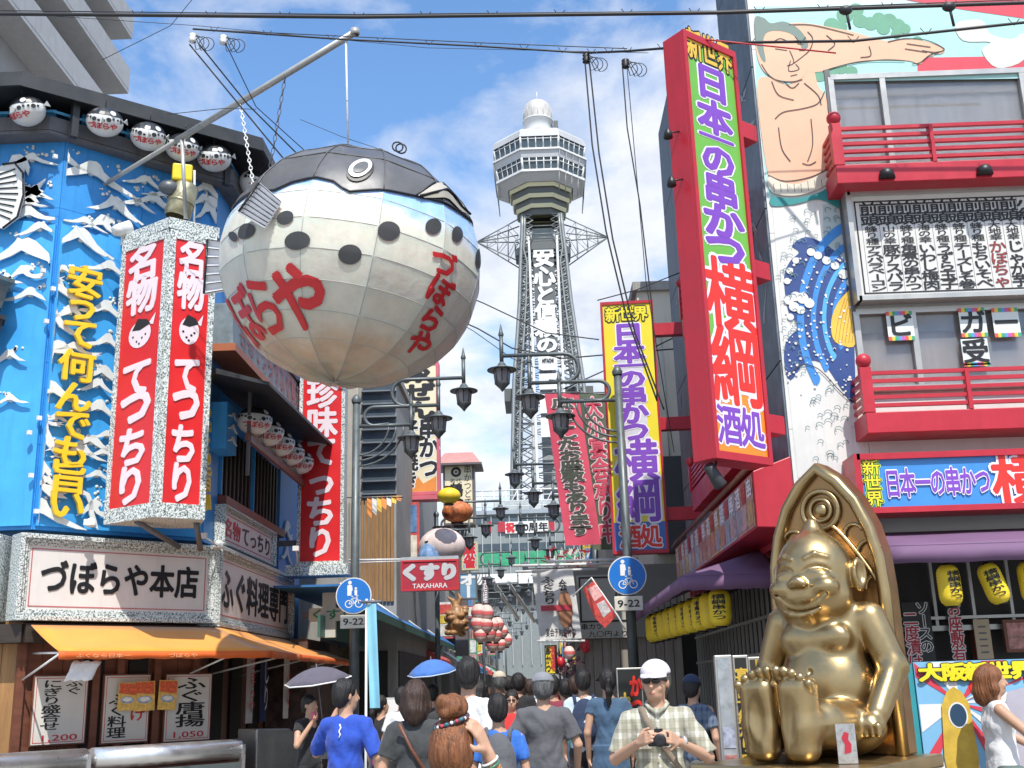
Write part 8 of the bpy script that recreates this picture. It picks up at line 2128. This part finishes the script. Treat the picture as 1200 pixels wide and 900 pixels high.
person('woman with an auburn hair bun tied in a patterned scarf, seen from behind', 529, 842, 4.1, PI, cl('tan top', (.30, .24, .17)), DNM, 'updo', HO, h=.006, sleeve=0, low=1.0, extra=updo,
       arms={-1: (V3(-.27, -.05, 1.32), V3(-.148, .02, 1.585), V3(1, -.3, .2), .6), 1: (V3(.24, .03, 1.1), V3(.2, -.1, .95), V3(-1, 0, 0), .3)})
def boyprint(T, hp):
    m = MB(); m.tube([(.004, .122, 1.385), (-.008, .126, 1.36), (.006, .129, 1.335), (-.006, .131, 1.31), (.005, .132, 1.285)], .0065, 6); m.make('shirt_print', WHP, T)
person('young man in a royal blue shirt, back to us, raising a hand to his face', 406, 796, 9.0, PI*.93, BLUT, BGE, 'short', HB, h=.0085, sleeve=.95, turn=R(-40), low=.5, extra=boyprint,
       arms={1: (V3(.30, -.10, 1.17), V3(.17, -.20, 1.47), V3(0, 0, 1), .7), -1: (V3(-.29, .04, 1.14), V3(-.28, -.02, .92), V3(1, 0, 0), .4)})
def parasol(T, c, r_, mt, h_=.28, trim=None, tilt=.15, seg=8):
    U = bpy.data.objects.new('parasol', None)
    v = []; f = []; nn = seg*3
    t = thing('parasol', '', 'parasol', *c); t.rotation_euler = (tilt, -.1, 0)
    for j in range(6):
        for i in range(nn):
            a = 6.2832*i/nn; q = j/5; sc_ = 1-.05*q*(1-math.cos(a*seg))*.5*2; v.append((r_*q*sc_*math.cos(a), r_*q*sc_*math.sin(a), -h_*q**2))
    for j in range(5):
        for i in range(nn): f.append((j*nn+i, (j+1)*nn+i, (j+1)*nn+(i+1) % nn, j*nn+(i+1) % nn))
    m = MB(); m.add(v, f, 0, True); o = m.make('canopy', mt, t); q = o.modifiers.new('t', 'SOLIDIFY'); q.thickness = .004
    for i in range(seg): a = 6.2832*(i)/seg; m = MB(); m.tube([(r_*q*math.cos(a), r_*q*math.sin(a), -h_*q*q-.012) for q in (0, .3, .6, .8, 1)], .004, 4); m.make('rib', GREYW, t)
    m = MB(); m.tube([(0, 0, .04), (0, 0, -.75)], .007); m.make('shaft', GREYW, t)
    if trim: m = MB(); m.tube([v[5*nn+i % nn] for i in range(nn+1)], .008, 4, caps=False); m.make('lace_trim', trim, t)
    bpy.data.objects.remove(U); return t
T = person('woman in black under a dark parasol, holding a cloth to her face', 364, 814, 13.0, R(50), BLKC, BLKC, 'short', HB, sleeve=.4, turn=R(10), low=.4, neckline=True,
           arms={-1: (V3(-.28, -.10, 1.15), V3(-.13, -.20, 1.40), V3(0, 0, 1), .8), 1: (V3(.26, -.06, 1.12), V3(.05, -.27, 1.17), V3(-1, 0, 0), .9)})
m = MB(); m.ell((-.10, -.21, 1.47), (.05, .03, .06), 10, 6); m.make('pink_cloth', cl('pink', (.6, .12, .2)), T); m = MB(); m.box(.01, .04, -.36, -.32, 1.15, 1.24); m.make('white_cup', WHP, T)
c = atY(371, 782, 12.9); U = parasol(T, c, .38, cl('grey purple parasol', (.10, .09, .12)), .15, WHP); U['label'] = 'dark grey scalloped parasol with a pale lace edge, left of the blue shirted man'
c = atY(505, 773, 15); U = parasol(None, c, .33, cl('mid blue parasol', (.06, .17, .50)), .17, LBL); U['label'] = 'bright blue parasol above the crowd left of centre'
person('person in a dark top carrying the blue parasol', 507, 802, 15.1, PI, DGT, DNM, 'short')
T = person('ponytailed girl in a black T-shirt with a pink bag', 447, 815, 13.6, PI*.85, BLKC, cl('dark skirt', (.05, .05, .07)), 'ponytail', HB, btype='skirt', turn=R(-20))
m = MB(); m.box(-.2, .0, .1, .22, .86, 1.05); m.make('pink_bag', mat('pink patterned bag', (.6, .1, .3), .6, var=.8, scale=30), T, bev=.03)
person('woman with wavy dark hair in a dark grey shirt, seen from behind', 487, 797, 8.2, PI, DGT, DNM, 'bob', HD, h=.009, sleeve=.7, low=.6, wide=1.0, extra=lambda T, hp: (MB().tube([(.11, .14, 1.42), (.02, .135, 1.25), (-.14, .12, 1.02)], .014, 6).make('bag_strap', BROWN, T), MB().box(-.24, -.12, -.02, .16, .82, 1.02).make('handbag', BROWN, T, bev=.03)), arms={1: (V3(.25, .02, 1.12), V3(.24, -.15, .95), V3(-1, 0, 0), .4)})
person('tall man in a white T-shirt looking left beside the auburn haired woman', 549, 771, 8.8, PI*.8, WHT, DNM, 'short', HB, h=.010, turn=R(35), low=.5)
def pack(mt, w_=.13, z0=1.0, z1=1.38, d_=.15, logo=True):
    def f(T, hp):
        k = SDF((-.25, .05, .85), (.25, .38, 1.5), .009); k.ell((0, .17, (z0+z1)/2), (w_+.02, .085, (z1-z0)/2+.05), .03); k.ell((0, .2, z0+.12), (w_, .085, .11), .03); k.mesh('backpack', mt, T)
        for q in (-1, 1): m = MB(); m.tube([(q*.09, .10, z1-.02), (q*.105, .06, 1.455), (q*.115, -.06, 1.44), (q*.13, -.12, 1.33)], .019, 6); m.make('pack_strap', mt, T)
        if logo: m = MB(); m.prism([(-.02, 1.2), (0, 1.222), (.02, 1.2), (0, 1.178)], .262, .268); m.make('pack_patch', WHP, T)
    return f
person('boy in a blue and white shirt with a black striped backpack', 583, 813, 8.4, PI, cl('bright blue', (.03, .14, .50)), DNM, 'short', HB, h=.009, low=.6, extra=pack(GRYT, logo=False), wide=.95)
person('man in a charcoal T-shirt and grey cap walking away in the middle', 636, 790, 10.2, PI, GRYT, DNM, 'short', HG, h=.009, low=.5, sleeve=.75, wide=1.12, hat=cl('cap grey', (.20, .21, .23)), arms={-1: (V3(-.27, .02, 1.12), V3(-.26, -.10, .90), V3(1, 0, 0), .5), 1: (V3(.27, .02, 1.12), V3(.28, -.08, .90), V3(-1, 0, 0), .5)})
person('man in a white shirt and dark trousers carrying a black backpack', 683, 785, 12.6, PI, LBL, BLKC, 'short', HB, h=.010, sleeve=1.3, extra=pack(NAV))
person('woman in a slate blue dress with a dark ponytail', 712, 784, 11.8, PI, SLB, SLB, 'ponytail', HB, h=.010, btype='dress', sleeve=.35)
def shades(T, hp): m = MB(); m.ell(hp((.028, -.1, 1.6)), (.026, .012, .014), 8, 5); m.ell(hp((-.028, -.1, 1.6)), (.026, .012, .014), 8, 5); m.make('sunglasses', BLK, T)
person('child in a red shirt and dark glasses walking toward us', 599, 809, 13.2, 0, REDC, DNM, 'short', HB, h=.010, extra=shades, face=True)
person('man in a dark blue plaid shirt standing in the shade by the pamphlet stand', 811, 792, 11.4, R(150), plaid('blue plaid', (.03, .06, .11), (.16, .2, .26)), cl('grey trousers', (.2, .19, .17)), 'short', HB, hat=NAV)
def tote(T, hp): m = MB(); m.box(-.34, -.2, -.1, .1, .72, .98); m.make('shoulder_bag', mat('brown teal bag', (.10, .14, .13), .5, var=.5, scale=5), T, bev=.03)
person('woman with chin length red brown hair in a white sleeveless top and pink shorts', 1163, 779, 9.0, R(80), WHT, cl('rose shorts', (.45, .16, .20)), 'bob', HO, h=.009, btype='shorts', sleeve=0, turn=R(8), low=.3, extra=tote,
       arms={-1: (V3(-.24, -.17, 1.2), V3(-.20, -.38, 1.12), V3(1, 0, 0), .3), 1: (V3(.24, -.12, 1.18), V3(.2, -.35, 1.05), V3(-1, 0, 0), .3)})
CR = [(563, 797, 14, TEA, 'bob', HB, 'woman in a teal top in the crowd'), (585, 788, 15.5, BGE, 'short', HG, 'person in a beige top and pale hat in the crowd'), (607, 789, 15, BLKC, 'short', HB, 'man in a black T-shirt with a white print'), (621, 796, 16, WHT, 'short', HD, 'person in white behind the red shirted child'), (648, 792, 13.5, cl('wine', (.2, .03, .05)), 'short', HB, 'person in a wine red top right of the grey cap'), (661, 797, 14.5, WHT, 'short', HB, 'person in a white top just left of the backpack man'), (595, 792, 17, DGT, 'short', HB, 'distant walker in dark grey left of centre'), (612, 793, 19, LBL, 'bob', HD, 'distant walker in pale blue at the street centre'), (630, 793, 20, NAV, 'short', HB, 'distant walker in navy right of centre'), (643, 795, 22, REDC, 'short', HB, 'distant walker in red'), (560, 795, 16, cl('olive', (.12, .12, .05)), 'short', HB, 'walker in olive left of the crowd'), (603, 796, 26, WHT, 'short', HB, 'far walker in white at the street centre'), (622, 796, 30, BLKC, 'short', HB, 'far walker in black'), (588, 796, 24, BGE, 'bob', HD, 'far walker in beige on the left'), (663, 795, 15.5, BLKC, 'bob', HB, 'walker in black near the right lamp pole'), (472, 805, 13, WHT, 'short', HB, 'walker in white under the blue tent'), (572, 806, 14.4, cl('plum', (.16, .06, .13)), 'bob', HD, 'woman in plum half hidden behind the boy'), (675, 792, 14, TEA, 'short', HD, 'walker in teal near the grey shop'), (637, 797, 35, WHT, 'short', HB, 'far walker in white, right'), (610, 797, 40, NAV, 'short', HB, 'farthest walker in navy')]
random.seed(21)
for px, yt, Y, mt_, hr, hm_, lab in CR:
    T = person(lab, px, yt, Y, PI+random.uniform(-.5, .5), mt_, (DNM, BLKC, BGE)[int(px) % 3], hr, hm_, h=.016 if Y < 20 else .022, group='people in the crowd', hat=BGE if 'hat' in lab else None)
# ------------------------------------------------------------------ ground
ASPH = mat('pale street paving', (0.27, 0.26, 0.235), 0.8, var=.25, scale=1.5, bump=.3, bscale=120)
m = MB(); m.box(-900, 900, -300, 1500, -.3, -.02); tag(m.make('ground', mat('far ground', (.12, .12, .12), .9)), kind='structure')
m = MB(); m.box(-60, 60, -30, 400, -.2, 0); tag(m.make('road', ASPH), kind='structure')
PAVE = mat('pavement stone', (0.30, 0.28, 0.25), 0.8, var=.2, scale=2, bump=.2, bscale=60)
